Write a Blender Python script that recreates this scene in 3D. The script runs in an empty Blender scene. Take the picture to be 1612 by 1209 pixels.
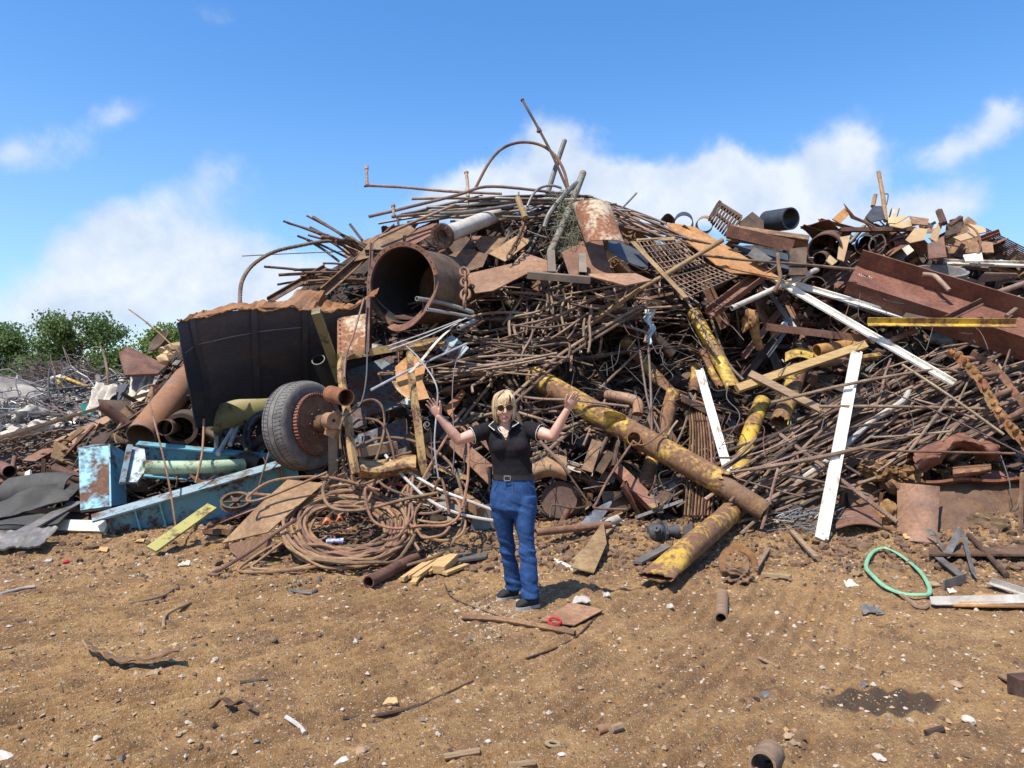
import bpy, bmesh, math, random
import numpy as np
from mathutils import Vector, Matrix

C = bpy.context.scene.collection
SC = bpy.context.scene
random.seed(11)
V = Vector
PI = math.pi

# ------------------------------------------------------------------ camera
F = 1173.0            # focal length in pixels of the 1612 px wide photograph
CAMZ = 1.65
PITCH = math.atan((622 - 604.5) / F)
cam_d = bpy.data.cameras.new("camera")
cam = bpy.data.objects.new("camera", cam_d)
C.objects.link(cam)
cam.location = (0, 0, CAMZ)
cam.rotation_euler = (PI / 2 + PITCH, 0, 0)
cam_d.sensor_width = 36
cam_d.lens = 36 * F / 1612
cam_d.clip_start = 0.1
cam_d.clip_end = 3000
SC.camera = cam

# ------------------------------------------------------------------ sun, sky
SUN_EL = math.radians(62)
SUN_AZ = math.radians(222)      # compass bearing of the sun, clockwise from +Y: behind the camera, to its left
sd = V((math.sin(SUN_AZ) * math.cos(SUN_EL), math.cos(SUN_AZ) * math.cos(SUN_EL), math.sin(SUN_EL)))
sun_d = bpy.data.lights.new("sun", 'SUN')
sun_d.energy = 4.9
sun_d.angle = math.radians(0.5)
sun_d.color = (1.0, 0.94, 0.845)
sun = bpy.data.objects.new("sun", sun_d)
C.objects.link(sun)
sun.rotation_euler = (-sd).to_track_quat('-Z', 'Y').to_euler()
sun.location = (0, 0, 30)

SC.view_settings.view_transform = 'Standard'
SC.view_settings.look = 'None'
SC.view_settings.gamma = 1
SC.view_settings.exposure = 0.5
SC.cycles.max_bounces = 6

world = bpy.data.worlds.new("World")
SC.world = world
world.use_nodes = True
wt = world.node_tree
for n in list(wt.nodes):
    wt.nodes.remove(n)


class NT:
    """tiny node-graph writer"""
    def __init__(s, t):
        s.t = t

    def n(s, typ, ins=None, **kw):
        nd = s.t.nodes.new(typ)
        for k, v in kw.items():
            setattr(nd, k, v)
        for k, v in (ins or {}).items():
            if hasattr(v, 'is_output'):
                s.t.links.new(v, nd.inputs[k])
            else:
                nd.inputs[k].default_value = v
        return nd

    def m(s, op, a, b=0.0, c=None, clamp=False):
        nd = s.t.nodes.new('ShaderNodeMath')
        nd.operation = op
        nd.use_clamp = clamp
        for i, v in enumerate((a, b, c)):
            if v is None:
                continue
            if hasattr(v, 'is_output'):
                s.t.links.new(v, nd.inputs[i])
            else:
                nd.inputs[i].default_value = v
        return nd.outputs[0]

    def ramp(s, fac, stops, interp='LINEAR'):
        nd = s.t.nodes.new('ShaderNodeValToRGB')
        cr = nd.color_ramp
        cr.interpolation = interp
        while len(cr.elements) < len(stops):
            cr.elements.new(0.5)
        for e, (p, c) in zip(cr.elements, stops):
            e.position = p
            e.color = (*c, 1) if len(c) == 3 else c
        s.t.links.new(fac, nd.inputs[0])
        return nd.outputs[0]

    def mix(s, fac, a, b, typ='MIX'):
        nd = s.t.nodes.new('ShaderNodeMix')
        nd.data_type = 'RGBA'
        nd.blend_type = typ
        for i, v in ((0, fac), (6, a), (7, b)):
            if hasattr(v, 'is_output'):
                s.t.links.new(v, nd.inputs[i])
            elif i == 0:
                nd.inputs[i].default_value = v
            else:
                nd.inputs[i].default_value = (*v, 1) if len(v) == 3 else v
        return nd.outputs[2]

    def noise(s, vec, scale, detail=6, rough=0.6, dist=0.0):
        nd = s.n('ShaderNodeTexNoise', {'Scale': scale, 'Detail': detail, 'Roughness': rough, 'Distortion': dist})
        s.t.links.new(vec, nd.inputs['Vector'])
        return nd.outputs['Fac']


def build_sky():
    g = NT(wt)
    sky = g.n('ShaderNodeTexSky', sky_type='NISHITA', sun_disc=False, sun_elevation=SUN_EL,
              sun_rotation=SUN_AZ, air_density=1.0, dust_density=0.6, ozone_density=2.2, altitude=50)
    hs = g.n('ShaderNodeHueSaturation', {'Color': sky.outputs[0], 'Saturation': 1.3, 'Value': 1.12, 'Hue': 0.504})
    gen = g.n('ShaderNodeTexCoord').outputs['Generated']
    sep = g.n('ShaderNodeSeparateXYZ', {0: gen})
    yy = g.m('ADD', g.m('ABSOLUTE', sep.outputs[1]), 0.12)
    yy = g.m('MAXIMUM', g.m('ABSOLUTE', sep.outputs[1]), 0.12)
    u = g.m('DIVIDE', sep.outputs[0], yy)
    v = g.m('DIVIDE', sep.outputs[2], yy)
    # slow warp so that the cloud masses get ragged edges
    n1 = g.noise(gen, 4.5, 6, 0.6)
    n2 = g.noise(g.n('ShaderNodeVectorMath', {0: gen, 1: (3.1, 5.2, 1.7)}, operation='ADD').outputs[0], 4.5, 6, 0.6)
    u = g.m('ADD', u, g.m('MULTIPLY', g.m('SUBTRACT', n1, 0.5), 0.20))
    v = g.m('ADD', v, g.m('MULTIPLY', g.m('SUBTRACT', n2, 0.5), 0.15))
    blobs = [(250, 430, 150, 95, .95), (325, 300, 60, 45, .5), (120, 395, 80, 45, .55), (450, 450, 160, 60, .9),
             (60, 490, 160, 55, .75), (190, 350, 60, 40, .3),
             (135, 172, 62, 28, .58), (25, 235, 74, 38, .7), (905, 215, 62, 55, .95), (850, 275, 130, 45, .8),
             (985, 290, 110, 50, .85), (1155, 255, 55, 50, .95), (1110, 310, 190, 50, .9), (1345, 222, 62, 42, .9),
             (1270, 262, 90, 40, .8), (1525, 232, 75, 32, .75), (1485, 318, 75, 42, .85), (1600, 195, 55, 32, .8),
             (720, 282, 70, 36, .65), (345, 12, 60, 25, .3), (340, 85, 45, 20, .3), (1280, 340, 200, 40, .7),
             (620, 330, 120, 40, .4)]
    tot = None
    for (px, py, rx, ry, a) in blobs:
        u0 = (px - 806) / F
        v0 = math.tan(math.atan((604.5 - py) / F) + PITCH)
        du = g.m('MULTIPLY', g.m('SUBTRACT', u, u0), F / rx / 1.02)
        dv = g.m('MULTIPLY', g.m('SUBTRACT', v, v0), F / ry / 1.05)
        q = g.m('ADD', g.m('MULTIPLY', du, du), g.m('MULTIPLY', dv, dv))
        e = g.m('MULTIPLY', g.m('POWER', 2.718, g.m('MULTIPLY', q, -1.0)), a)
        tot = e if tot is None else g.m('ADD', tot, e)
    fn = g.noise(gen, 7.5, 10, 0.62, 0.5)
    dens = g.m('ADD', tot, g.m('MULTIPLY', g.m('SUBTRACT', fn, 0.5), 1.25))
    dens = g.n('ShaderNodeMapRange', {0: dens, 1: 0.22, 2: 0.95, 3: 0.0, 4: 0.93}, interpolation_type='SMOOTHSTEP').outputs[0]
    # a pale veil low over the horizon
    low = g.n('ShaderNodeMapRange', {0: sep.outputs[2], 1: 0.02, 2: 0.42, 3: 0.42, 4: 0.0}, interpolation_type='SMOOTHSTEP').outputs[0]
    veil = g.mix(low, hs.outputs[0], (1.75, 2.85, 4.4))
    shade = g.noise(gen, 13.0, 6, 0.6, 0.2)
    cc = g.mix(g.n('ShaderNodeMapRange', {0: shade, 1: 0.35, 2: 0.65, 3: 0.0, 4: 1.0}).outputs[0], (3.1, 3.6, 4.4), (4.3, 4.55, 4.9))
    col = g.mix(dens, veil, cc)
    bg = g.n('ShaderNodeBackground', {'Color': col, 'Strength': 0.15})
    out = g.n('ShaderNodeOutputWorld')
    wt.links.new(bg.outputs[0], out.inputs[0])


build_sky()

# ------------------------------------------------------------------ pixel of the photograph + distance -> point in the yard
_cp, _sp = math.cos(PITCH), math.sin(PITCH)


def P(x, y, d):
    a = (x - 806) / F * d
    b = (604.5 - y) / F * d
    return V((a, d * _cp - b * _sp, CAMZ + d * _sp + b * _cp))


def D0(y):
    """distance of the heap's sloping front (above its foot) or of the flat ground (below it)"""
    if y <= 850:
        return 8.45 + (850 - y) * 0.0071
    return F * CAMZ / (y - 622) * 1.0


def S(x, y, o=0.0):
    return P(x, y, D0(y) + o)


def pt(t):
    return t if isinstance(t, Vector) else S(*t)


def R(a, b):
    return random.uniform(a, b)


# ------------------------------------------------------------------ value noise
_rng = np.random.RandomState(5)
_tab = _rng.rand(256, 256)


def vnoise(x, y, s=0):
    x = np.asarray(x, float) + s * 17.3
    y = np.asarray(y, float) + s * 9.7
    xi = np.floor(x).astype(int)
    yi = np.floor(y).astype(int)
    fx = x - xi
    fy = y - yi
    fx = fx * fx * (3 - 2 * fx)
    fy = fy * fy * (3 - 2 * fy)
    t = lambda a, b: _tab[a & 255, b & 255]
    return (t(xi, yi) * (1 - fx) + t(xi + 1, yi) * fx) * (1 - fy) + (t(xi, yi + 1) * (1 - fx) + t(xi + 1, yi + 1) * fx) * fy


def fbm(x, y, s=0, o=4):
    r = 0
    a = 0.5
    for i in range(o):
        r = r + a * (vnoise(x * 2 ** i, y * 2 ** i, s + i) - 0.5)
        a *= 0.5
    return r


# ------------------------------------------------------------------ mesh builder
def frame(ax, up=None):
    ax = ax.normalized()
    up = V((0, 0, 1)) if up is None else V(up)
    if abs(ax.dot(up.normalized())) > 0.98:
        up = V((0, -1, 0.2))
    s = ax.cross(up).normalized()
    return ax, s, s.cross(ax).normalized()


def catmull(pts, n=6, closed=False):
    pts = [V(p) for p in pts]
    if len(pts) < 3:
        return pts
    out = []
    L = len(pts)
    rng = range(L) if closed else range(L - 1)
    for i in rng:
        g = (lambda k: pts[k % L]) if closed else (lambda k: pts[max(0, min(L - 1, k))])
        p0, p1, p2, p3 = g(i - 1), g(i), g(i + 1), g(i + 2)
        for k in range(n):
            t = k / n
            out.append(0.5 * ((2 * p1) + (p2 - p0) * t + (2 * p0 - 5 * p1 + 4 * p2 - p3) * t * t + (3 * p1 - p0 - 3 * p2 + p3) * t ** 3))
    if not closed:
        out.append(pts[-1])
    return out


class MB:
    def __init__(s):
        s.v = []
        s.f = []
        s.mi = []
        s.cur = 0

    def add(s, vs, fs):
        b = len(s.v)
        s.v.extend(vs)
        s.f.extend([tuple(i + b for i in f) for f in fs])
        s.mi.extend([s.cur] * len(fs))
        return s

    def tube(s, pts, r, seg=7, closed=False, cap=True, flat=None, up=None):
        pts = [V(p) for p in pts]
        n = len(pts)
        rs = r if isinstance(r, (list, tuple)) else [r] * n
        vs = []
        fs = []
        prev = None
        for i in range(n):
            if closed:
                t = pts[(i + 1) % n] - pts[i - 1]
            else:
                t = pts[min(i + 1, n - 1)] - pts[max(i - 1, 0)]
            if t.length < 1e-9:
                t = V((0, 0, 1))
            t.normalize()
            if prev is None:
                _, a, b = frame(t, up)
            else:
                a = prev - t * prev.dot(t)
                a = a.normalized() if a.length > 1e-6 else frame(t)[1]
                b = a.cross(t)
            prev = a
            for k in range(seg):
                an = 2 * PI * k / seg
                fl = 1.0 if flat is None else flat
                vs.append(pts[i] + (a * math.cos(an) + b * math.sin(an) * fl) * rs[i])
        m = n if closed else n - 1
        for i in range(m):
            j = (i + 1) % n
            for k in range(seg):
                l = (k + 1) % seg
                fs.append((i * seg + k, i * seg + l, j * seg + l, j * seg + k))
        if cap and not closed:
            fs.append(tuple(range(seg - 1, -1, -1)))
            fs.append(tuple((n - 1) * seg + k for k in range(seg)))
        return s.add(vs, fs)

    def pipe(s, pts, r, t, seg=20, jag0=0.0, jag1=0.0, squash=None, seed=1):
        """hollow pipe along a polyline; jag = ragged torn ends; squash = list of (sx, sy) per point"""
        pts = [V(p) for p in pts]
        n = len(pts)
        rs = r if isinstance(r, (list, tuple)) else [r] * n
        rnd = random.Random(seed)
        j0 = [rnd.random() * jag0 for _ in range(seg)]
        j1 = [rnd.random() * jag1 for _ in range(seg)]
        vs = []
        fs = []
        prev = None
        for lay in (0, 1):
            prev = None
            for i in range(n):
                tt = (pts[min(i + 1, n - 1)] - pts[max(i - 1, 0)]).normalized()
                if prev is None:
                    _, a, b = frame(tt)
                else:
                    a = (prev - tt * prev.dot(tt)).normalized()
                    b = a.cross(tt)
                prev = a
                sx, sy = squash[i] if squash else (1, 1)
                rr = max(rs[i] - lay * t, 0.001)
                for k in range(seg):
                    an = 2 * PI * k / seg
                    o = V((0, 0, 0))
                    if i == 0:
                        o = tt * j0[k]
                    if i == n - 1:
                        o = -tt * j1[k]
                    vs.append(pts[i] + a * math.cos(an) * (rs[i] * sx - lay * t) + b * math.sin(an) * (rs[i] * sy - lay * t) + o)
        B = n * seg
        for i in range(n - 1):
            for k in range(seg):
                l = (k + 1) % seg
                fs.append((i * seg + k, i * seg + l, (i + 1) * seg + l, (i + 1) * seg + k))
                fs.append((B + i * seg + k, B + (i + 1) * seg + k, B + (i + 1) * seg + l, B + i * seg + l))
        for k in range(seg):
            l = (k + 1) % seg
            fs.append((k, B + k, B + l, l))
            e = (n - 1) * seg
            fs.append((e + k, e + l, B + e + l, B + e + k))
        return s.add(vs, fs)

    def prof(s, p0, p1, poly, up=None, twist=0.0):
        """2-D outline (side, up) swept from p0 to p1"""
        p0 = V(p0)
        p1 = V(p1)
        ax, a, b = frame(p1 - p0, up)
        n = len(poly)
        ca, sa = math.cos(twist), math.sin(twist)
        vs = [p0 + a * x + b * y for x, y in poly] + [p1 + a * (x * ca - y * sa) + b * (x * sa + y * ca) for x, y in poly]
        fs = [(i, (i + 1) % n, n + (i + 1) % n, n + i) for i in range(n)]
        fs.append(tuple(range(n - 1, -1, -1)))
        fs.append(tuple(range(n, 2 * n)))
        return s.add(vs, fs)

    def box(s, p0, p1, w, h, up=None, twist=0.0):
        return s.prof(p0, p1, [(-w / 2, -h / 2), (w / 2, -h / 2), (w / 2, h / 2), (-w / 2, h / 2)], up, twist)

    def plate(s, pts, t, nrm=None):
        """flat polygon of thickness t"""
        pts = [V(p) for p in pts]
        n = len(pts)
        if nrm is None:
            nrm = newell(pts)
        o = nrm * t / 2
        vs = [p + o for p in pts] + [p - o for p in pts]
        fs = [tuple(range(n)), tuple(range(2 * n - 1, n - 1, -1))]
        fs += [(i, n + i, n + (i + 1) % n, (i + 1) % n) for i in range(n)]
        return s.add(vs, fs)

    def sheet(s, fn, nu, nv, t):
        """curved sheet fn(u,v) with thickness"""
        g = [[V(fn(i / nu, j / nv)) for j in range(nv + 1)] for i in range(nu + 1)]
        vs = []
        off = []
        for i in range(nu + 1):
            for j in range(nv + 1):
                du = g[min(i + 1, nu)][j] - g[max(i - 1, 0)][j]
                dv = g[i][min(j + 1, nv)] - g[i][max(j - 1, 0)]
                nn = du.cross(dv)
                nn = nn.normalized() if nn.length > 1e-9 else V((0, 0, 1))
                vs.append(g[i][j] + nn * t / 2)
                off.append(g[i][j] - nn * t / 2)
        N = len(vs)
        vs += off
        fs = []
        w = nv + 1
        for i in range(nu):
            for j in range(nv):
                a, b, c, d = i * w + j, (i + 1) * w + j, (i + 1) * w + j + 1, i * w + j + 1
                fs.append((a, b, c, d))
                fs.append((N + d, N + c, N + b, N + a))
        for i in range(nu):
            for j, fl in ((0, 1), (nv, 0)):
                a, b = i * w + j, (i + 1) * w + j
                fs.append((a, N + a, N + b, b) if fl else (b, N + b, N + a, a))
        for j in range(nv):
            for i, fl in ((0, 0), (nu, 1)):
                a, b = i * w + j, i * w + j + 1
                fs.append((a, N + a, N + b, b) if fl else (b, N + b, N + a, a))
        return s.add(vs, fs)

    def lathe(s, prof, o, ax, seg=24, up=None, closed=False, a0=0.0, a1=2 * PI):
        """profile of (radius, height) spun round an axis; closed joins the profile's ends"""
        ax, a, b = frame(V(ax), up)
        o = V(o)
        n = len(prof)
        full = abs(a1 - a0 - 2 * PI) < 1e-4
        m = seg if full else seg + 1
        vs = []
        for k in range(m):
            an = a0 + (a1 - a0) * k / seg
            e = a * math.cos(an) + b * math.sin(an)
            for r, h in prof:
                vs.append(o + e * r + ax * h)
        fs = []
        for k in range(seg):
            l = (k + 1) % m
            for i in range(n if closed else n - 1):
                j = (i + 1) % n
                fs.append((k * n + i, l * n + i, l * n + j, k * n + j))
        if not full and closed:
            fs.append(tuple(range(n)))
            fs.append(tuple(seg * n + i for i in range(n - 1, -1, -1)))
        return s.add(vs, fs)

    def ring(s, o, ax, r0, r1, h, seg=28):
        return s.lathe([(r0, -h / 2), (r1, -h / 2), (r1, h / 2), (r0, h / 2)], o, ax, seg, closed=True)

    def disc(s, o, ax, r, h, seg=20):
        return s.lathe([(0.0005, -h / 2), (r, -h / 2), (r, h / 2), (0.0005, h / 2)], o, ax, seg, closed=True)

    def blob(s, c, r, seed=0, sq=(1, 1, 1), sub=2, amp=0.35, rot=None):
        bm = bmesh.new()
        bmesh.ops.create_icosphere(bm, subdivisions=sub, radius=1)
        rnd = random.Random(seed)
        ph = [(rnd.uniform(-1, 1), rnd.uniform(-1, 1), rnd.uniform(-1, 1), rnd.uniform(0, 6), rnd.uniform(1.2, 4.5)) for _ in range(7)]
        if sub >= 3:
            ph += [(rnd.uniform(-1, 1), rnd.uniform(-1, 1), rnd.uniform(-1, 1), rnd.uniform(0, 6), rnd.uniform(6, 15)) for _ in range(5)]
        M = rot or Matrix.Rotation(rnd.uniform(0, 6), 3, 'Z')
        vs = []
        for w in bm.verts:
            p = w.co
            k = 1 + amp * sum(math.sin((p.x * a + p.y * b + p.z * c2) * fr + d) for a, b, c2, d, fr in ph) / 3.5
            q = V((p.x * sq[0], p.y * sq[1], p.z * sq[2])) * k * r
            vs.append(V(c) + M @ q)
        w_ = [tuple(q.index for q in f.verts) for f in bm.faces]
        bm.free()
        return s.add(vs, w_)

    def loft(s, rings, seg=20):
        """closed body through ellipses: (centre, side vec, fore vec)"""
        vs = []
        n = len(rings)
        for c, a, b in rings:
            for k in range(seg):
                an = 2 * PI * k / seg
                vs.append(V(c) + V(a) * math.cos(an) + V(b) * math.sin(an))
        fs = []
        for i in range(n - 1):
            for k in range(seg):
                l = (k + 1) % seg
                fs.append((i * seg + k, i * seg + l, (i + 1) * seg + l, (i + 1) * seg + k))
        fs.append(tuple(range(seg - 1, -1, -1)))
        fs.append(tuple((n - 1) * seg + k for k in range(seg)))
        return s.add(vs, fs)

    def ball(s, c, rx, ry=None, rz=None, seg=16):
        ry = rx if ry is None else ry
        rz = rx if rz is None else rz
        pr = []
        vs = []
        m = seg // 2
        for i in range(m + 1):
            th = PI * i / m
            for k in range(seg):
                ph = 2 * PI * k / seg
                vs.append(V(c) + V((rx * math.sin(th) * math.cos(ph), ry * math.sin(th) * math.sin(ph), rz * math.cos(th))))
        fs = []
        for i in range(m):
            for k in range(seg):
                l = (k + 1) % seg
                fs.append((i * seg + k, (i + 1) * seg + k, (i + 1) * seg + l, i * seg + l))
        return s.add(vs, fs)

    def cone(s, p0, p1, r0, r1, seg=14):
        """round-ended taper"""
        p0 = V(p0)
        p1 = V(p1)
        L = (p1 - p0).length
        d = (p1 - p0).normalized()
        pts = []
        rs = []
        for t in (-0.98, -0.8, -0.5, -0.2):
            pts.append(p0 + d * r0 * t)
            rs.append(r0 * math.sqrt(1 - t * t))
        for t in (0, 0.25, 0.5, 0.75, 1):
            pts.append(p0.lerp(p1, t))
            rs.append(r0 + (r1 - r0) * t)
        for t in (0.2, 0.5, 0.8, 0.98):
            pts.append(p1 + d * r1 * t)
            rs.append(r1 * math.sqrt(1 - t * t))
        return s.tube(pts, rs, seg)


def newell(pts):
    n = V((0, 0, 0))
    for i in range(len(pts)):
        a, b = pts[i], pts[(i + 1) % len(pts)]
        n += V(((a.y - b.y) * (a.z + b.z), (a.z - b.z) * (a.x + b.x), (a.x - b.x) * (a.y + b.y)))
    return n.normalized() if n.length > 1e-12 else V((0, 0, 1))


WL = {}


def mk(name, mb, mat, parent=None, smooth=True, angle=38):
    co = np.array([tuple(p) for p in mb.v], dtype=np.float64)
    c = (co.min(0) + co.max(0)) / 2
    co = co - c
    me = bpy.data.meshes.new(name)
    me.from_pydata(co.tolist(), [], mb.f)
    mats = mat if isinstance(mat, (list, tuple)) else [mat]
    for m in mats:
        me.materials.append(m)
    if len(mats) > 1:
        me.polygons.foreach_set('material_index', mb.mi)
    bm = bmesh.new()
    bm.from_mesh(me)
    bmesh.ops.recalc_face_normals(bm, faces=bm.faces)
    bm.to_mesh(me)
    bm.free()
    if smooth:
        me.shade_smooth()
        me.set_sharp_from_angle(angle=math.radians(angle))
    o = bpy.data.objects.new(name, me)
    C.objects.link(o)
    c = V(c)
    WL[o.name] = c
    if parent is not None:
        o.parent = parent
        o.location = c - WL[parent.name]
    else:
        o.location = c
    return o


def tag(o, label=None, cat=None, group=None, kind=None):
    for k, v in (('label', label), ('category', cat), ('group', group), ('kind', kind)):
        if v:
            o[k] = v
    return o


def thing(name, label, cat, mb, mat, group=None, **kw):
    return tag(mk(name, mb, mat, **kw), label, cat, group)


def root(name, label, cat, loc, group=None):
    o = bpy.data.objects.new(name, None)
    o.empty_display_size = 0.1
    C.objects.link(o)
    o.location = loc
    WL[o.name] = V(loc)
    return tag(o, label, cat, group)


def copy_tree(o, parent=None):
    c = o.copy()
    C.objects.link(c)
    WL[c.name] = WL[o.name]
    if parent is not None:
        c.parent = parent
    for ch in list(o.children):
        copy_tree(ch, c)
    return c


# ------------------------------------------------------------------ materials
_mats = {}


def _new(name):
    m = bpy.data.materials.new(name)
    m.use_nodes = True
    t = m.node_tree
    for n in list(t.nodes):
        t.nodes.remove(n)
    g = NT(t)
    out = g.n('ShaderNodeOutputMaterial')
    bs = g.n('ShaderNodeBsdfPrincipled')
    t.links.new(bs.outputs[0], out.inputs[0])
    return m, g, bs


def _vary(g, col, lo=0.75, hi=1.3, hue=0.015):
    """each object its own shade of the colour"""
    rnd = g.n('ShaderNodeObjectInfo').outputs['Random']
    val = g.n('ShaderNodeMapRange', {0: rnd, 1: 0, 2: 1, 3: lo, 4: hi}).outputs[0]
    h = g.n('ShaderNodeMapRange', {0: g.m('FRACT', g.m('MULTIPLY', rnd, 7.31)), 1: 0, 2: 1, 3: 0.5 - hue, 4: 0.5 + hue}).outputs[0]
    return g.n('ShaderNodeHueSaturation', {'Hue': h, 'Value': val, 'Color': col}).outputs[0]


def _coord(g):
    tc = g.n('ShaderNodeTexCoord').outputs['Object']
    rnd = g.n('ShaderNodeObjectInfo').outputs['Random']
    k = g.n('ShaderNodeVectorMath', {0: (31.0, 17.0, 23.0)}, operation='SCALE')
    g.t.links.new(rnd, k.inputs['Scale'])
    return g.n('ShaderNodeVectorMath', {0: tc, 1: k.outputs[0]}, operation='ADD').outputs[0]


def rust(name, c1, c2, c3, scale=5.0, rough=0.8, bump=0.35, vary=(0.72, 1.3), metal=0.0):
    if name in _mats:
        return _mats[name]
    m, g, bs = _new(name)
    c1, c2, c3 = [(c[0] * .98, c[1] * 1.0, c[2] * .82) for c in (c1, c2, c3)]
    co = _coord(g)
    n1 = g.noise(co, scale, 8, 0.65, 0.4)
    n2 = g.noise(co, scale * 9, 5, 0.7)
    n3 = g.noise(co, scale * 0.35, 3, 0.5)
    base = g.ramp(n1, [(0.30, c1), (0.50, c2), (0.70, c3)])
    sp = g.n('ShaderNodeMapRange', {0: n2, 1: 0.3, 2: 0.7, 3: 0.62, 4: 1.3}).outputs[0]
    base = g.mix(1.0, base, g.n('ShaderNodeCombineColor', {0: sp, 1: sp, 2: sp}).outputs[0], 'MULTIPLY')
    # pale dust settled in patches
    dm = g.n('ShaderNodeMapRange', {0: n3, 1: 0.52, 2: 0.75, 3: 0.0, 4: 0.35}).outputs[0]
    base = g.mix(dm, base, (0.26, 0.185, 0.135))
    base = _vary(g, base, *vary)
    g.t.links.new(base, bs.inputs['Base Color'])
    bs.inputs['Roughness'].default_value = rough
    bs.inputs['Metallic'].default_value = metal
    bp = g.n('ShaderNodeBump', {'Strength': bump, 'Distance': 0.012, 'Height': g.m('ADD', n2, n1)})
    g.t.links.new(bp.outputs[0], bs.inputs['Normal'])
    _mats[name] = m
    return m


def paint(name, pc, rust_amt=0.45, scale=4.0, rough=0.5, rc=((0.05, 0.022, 0.016), (0.16, 0.075, 0.04)), edge=0.05, vary=(0.9, 1.08), fade=0.2, streak=0.0):
    """old paint flaking to rust; rust_amt 0..1 = share of the surface gone"""
    if name in _mats:
        return _mats[name]
    m, g, bs = _new(name)
    co = _coord(g)
    n1 = g.noise(co, scale, 9, 0.7, 0.15)
    n2 = g.noise(co, scale * 8, 5, 0.7)
    n3 = g.noise(co, scale * 0.6, 4, 0.6)
    th = 0.36 + 0.28 * rust_amt
    nm = g.m('ADD', g.m('MULTIPLY', n1, 0.74), g.m('MULTIPLY', n2, 0.26))
    mask = g.n('ShaderNodeMapRange', {0: nm, 1: th - edge, 2: th + edge, 3: 1.0, 4: 0.0}).outputs[0]
    rcol = g.ramp(n2, [(0.3, rc[0]), (0.7, rc[1])])
    pcol = g.mix(g.m('MULTIPLY', n3, fade * 2), pc, tuple(c * 0.55 + 0.06 for c in pc))
    dirt = g.n('ShaderNodeMapRange', {0: n2, 1: 0.5, 2: 0.8, 3: 0.0, 4: 0.4}).outputs[0]
    pcol = g.mix(dirt, pcol, (0.16, 0.1, 0.06))
    col = _vary(g, g.mix(mask, pcol, rcol), vary[0], vary[1], 0.006)
    g.t.links.new(col, bs.inputs['Base Color'])
    rr = g.m('ADD', g.m('MULTIPLY', mask, 0.35), rough, clamp=True)
    g.t.links.new(rr, bs.inputs['Roughness'])
    bp = g.n('ShaderNodeBump', {'Strength': 0.35, 'Distance': 0.01, 'Height': g.m('SUBTRACT', g.m('MULTIPLY', n2, 0.4), mask)})
    g.t.links.new(bp.outputs[0], bs.inputs['Normal'])
    _mats[name] = m
    return m


def plain(name, c1, c2=None, scale=8.0, rough=0.7, metal=0.0, bump=0.15, vary=(0.85, 1.12), stretch=None, bdist=0.01):
    if name in _mats:
        return _mats[name]
    m, g, bs = _new(name)
    co = _coord(g)
    if stretch:
        mp = g.n('ShaderNodeMapping', {0: co, 3: stretch})
        co = mp.outputs[0]
    n1 = g.noise(co, scale, 8, 0.65, 0.3)
    n2 = g.noise(co, scale * 7, 4, 0.7)
    c2 = c2 or tuple(c * 0.6 for c in c1)
    col = g.ramp(g.m('ADD', g.m('MULTIPLY', n1, 0.75), g.m('MULTIPLY', n2, 0.25)), [(0.35, c2), (0.62, c1)])
    col = _vary(g, col, vary[0], vary[1], 0.008)
    g.t.links.new(col, bs.inputs['Base Color'])
    bs.inputs['Roughness'].default_value = rough
    bs.inputs['Metallic'].default_value = metal
    bp = g.n('ShaderNodeBump', {'Strength': bump, 'Distance': bdist, 'Height': g.m('ADD', n1, n2)})
    g.t.links.new(bp.outputs[0], bs.inputs['Normal'])
    _mats[name] = m
    return m


RUST = rust('rusty steel', (0.075, 0.034, 0.024), (0.155, 0.075, 0.05), (0.26, 0.14, 0.085))
RUSTL = rust('dusty tan rust', (0.16, 0.085, 0.052), (0.27, 0.155, 0.095), (0.34, 0.21, 0.125), 2.2, 0.82, 0.15, (0.85, 1.15))
RUSTO = rust('orange rust', (0.15, 0.06, 0.03), (0.29, 0.125, 0.05), (0.4, 0.2, 0.08), 3.0)
OCHRE = rust('ochre rusted sheet', (0.22, 0.105, 0.04), (0.36, 0.19, 0.07), (0.42, 0.25, 0.1), 2.0, 0.8, 0.1, (0.9, 1.1))
RUSTR = rust('red brown rust', (0.1, 0.04, 0.028), (0.185, 0.078, 0.052), (0.25, 0.12, 0.08), 2.5, 0.75, 0.15, (0.85, 1.15))
RUSTD = rust('dark rust', (0.03, 0.018, 0.015), (0.07, 0.038, 0.028), (0.12, 0.066, 0.045))
REBAR = rust('weathered bar', (0.1, 0.058, 0.047), (0.205, 0.125, 0.1), (0.32, 0.21, 0.165), 6.0, 0.75, 0.4, (0.55, 1.35))
REBARD = rust('dark bar', (0.04, 0.025, 0.021), (0.085, 0.053, 0.043), (0.16, 0.1, 0.08), 6.0, 0.75, 0.4, (0.6, 1.35))
TUBER = rust('weathered tube', (0.13, 0.08, 0.066), (0.24, 0.155, 0.125), (0.33, 0.23, 0.175), 5.0, 0.65, 0.2, (0.7, 1.3))
CABLE = rust('rusted cable', (0.14, 0.066, 0.042), (0.26, 0.135, 0.085), (0.34, 0.2, 0.135), 6.0, 0.8, 0.3, (0.9, 1.1))
CABLED = rust('dull cable', (0.09, 0.046, 0.034), (0.17, 0.092, 0.066), (0.25, 0.15, 0.11), 6.0, 0.8, 0.3, (0.8, 1.2))
GALV = plain('galvanised steel', (0.5, 0.5, 0.48), (0.27, 0.26, 0.25), 6, 0.45, 0.35)
GREYM = plain('dull grey metal', (0.2, 0.185, 0.165), (0.09, 0.08, 0.07), 6, 0.5, 0.3)
PALEP = plain('pale pipe', (0.52, 0.49, 0.44), (0.3, 0.25, 0.2), 5, 0.6)
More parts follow.
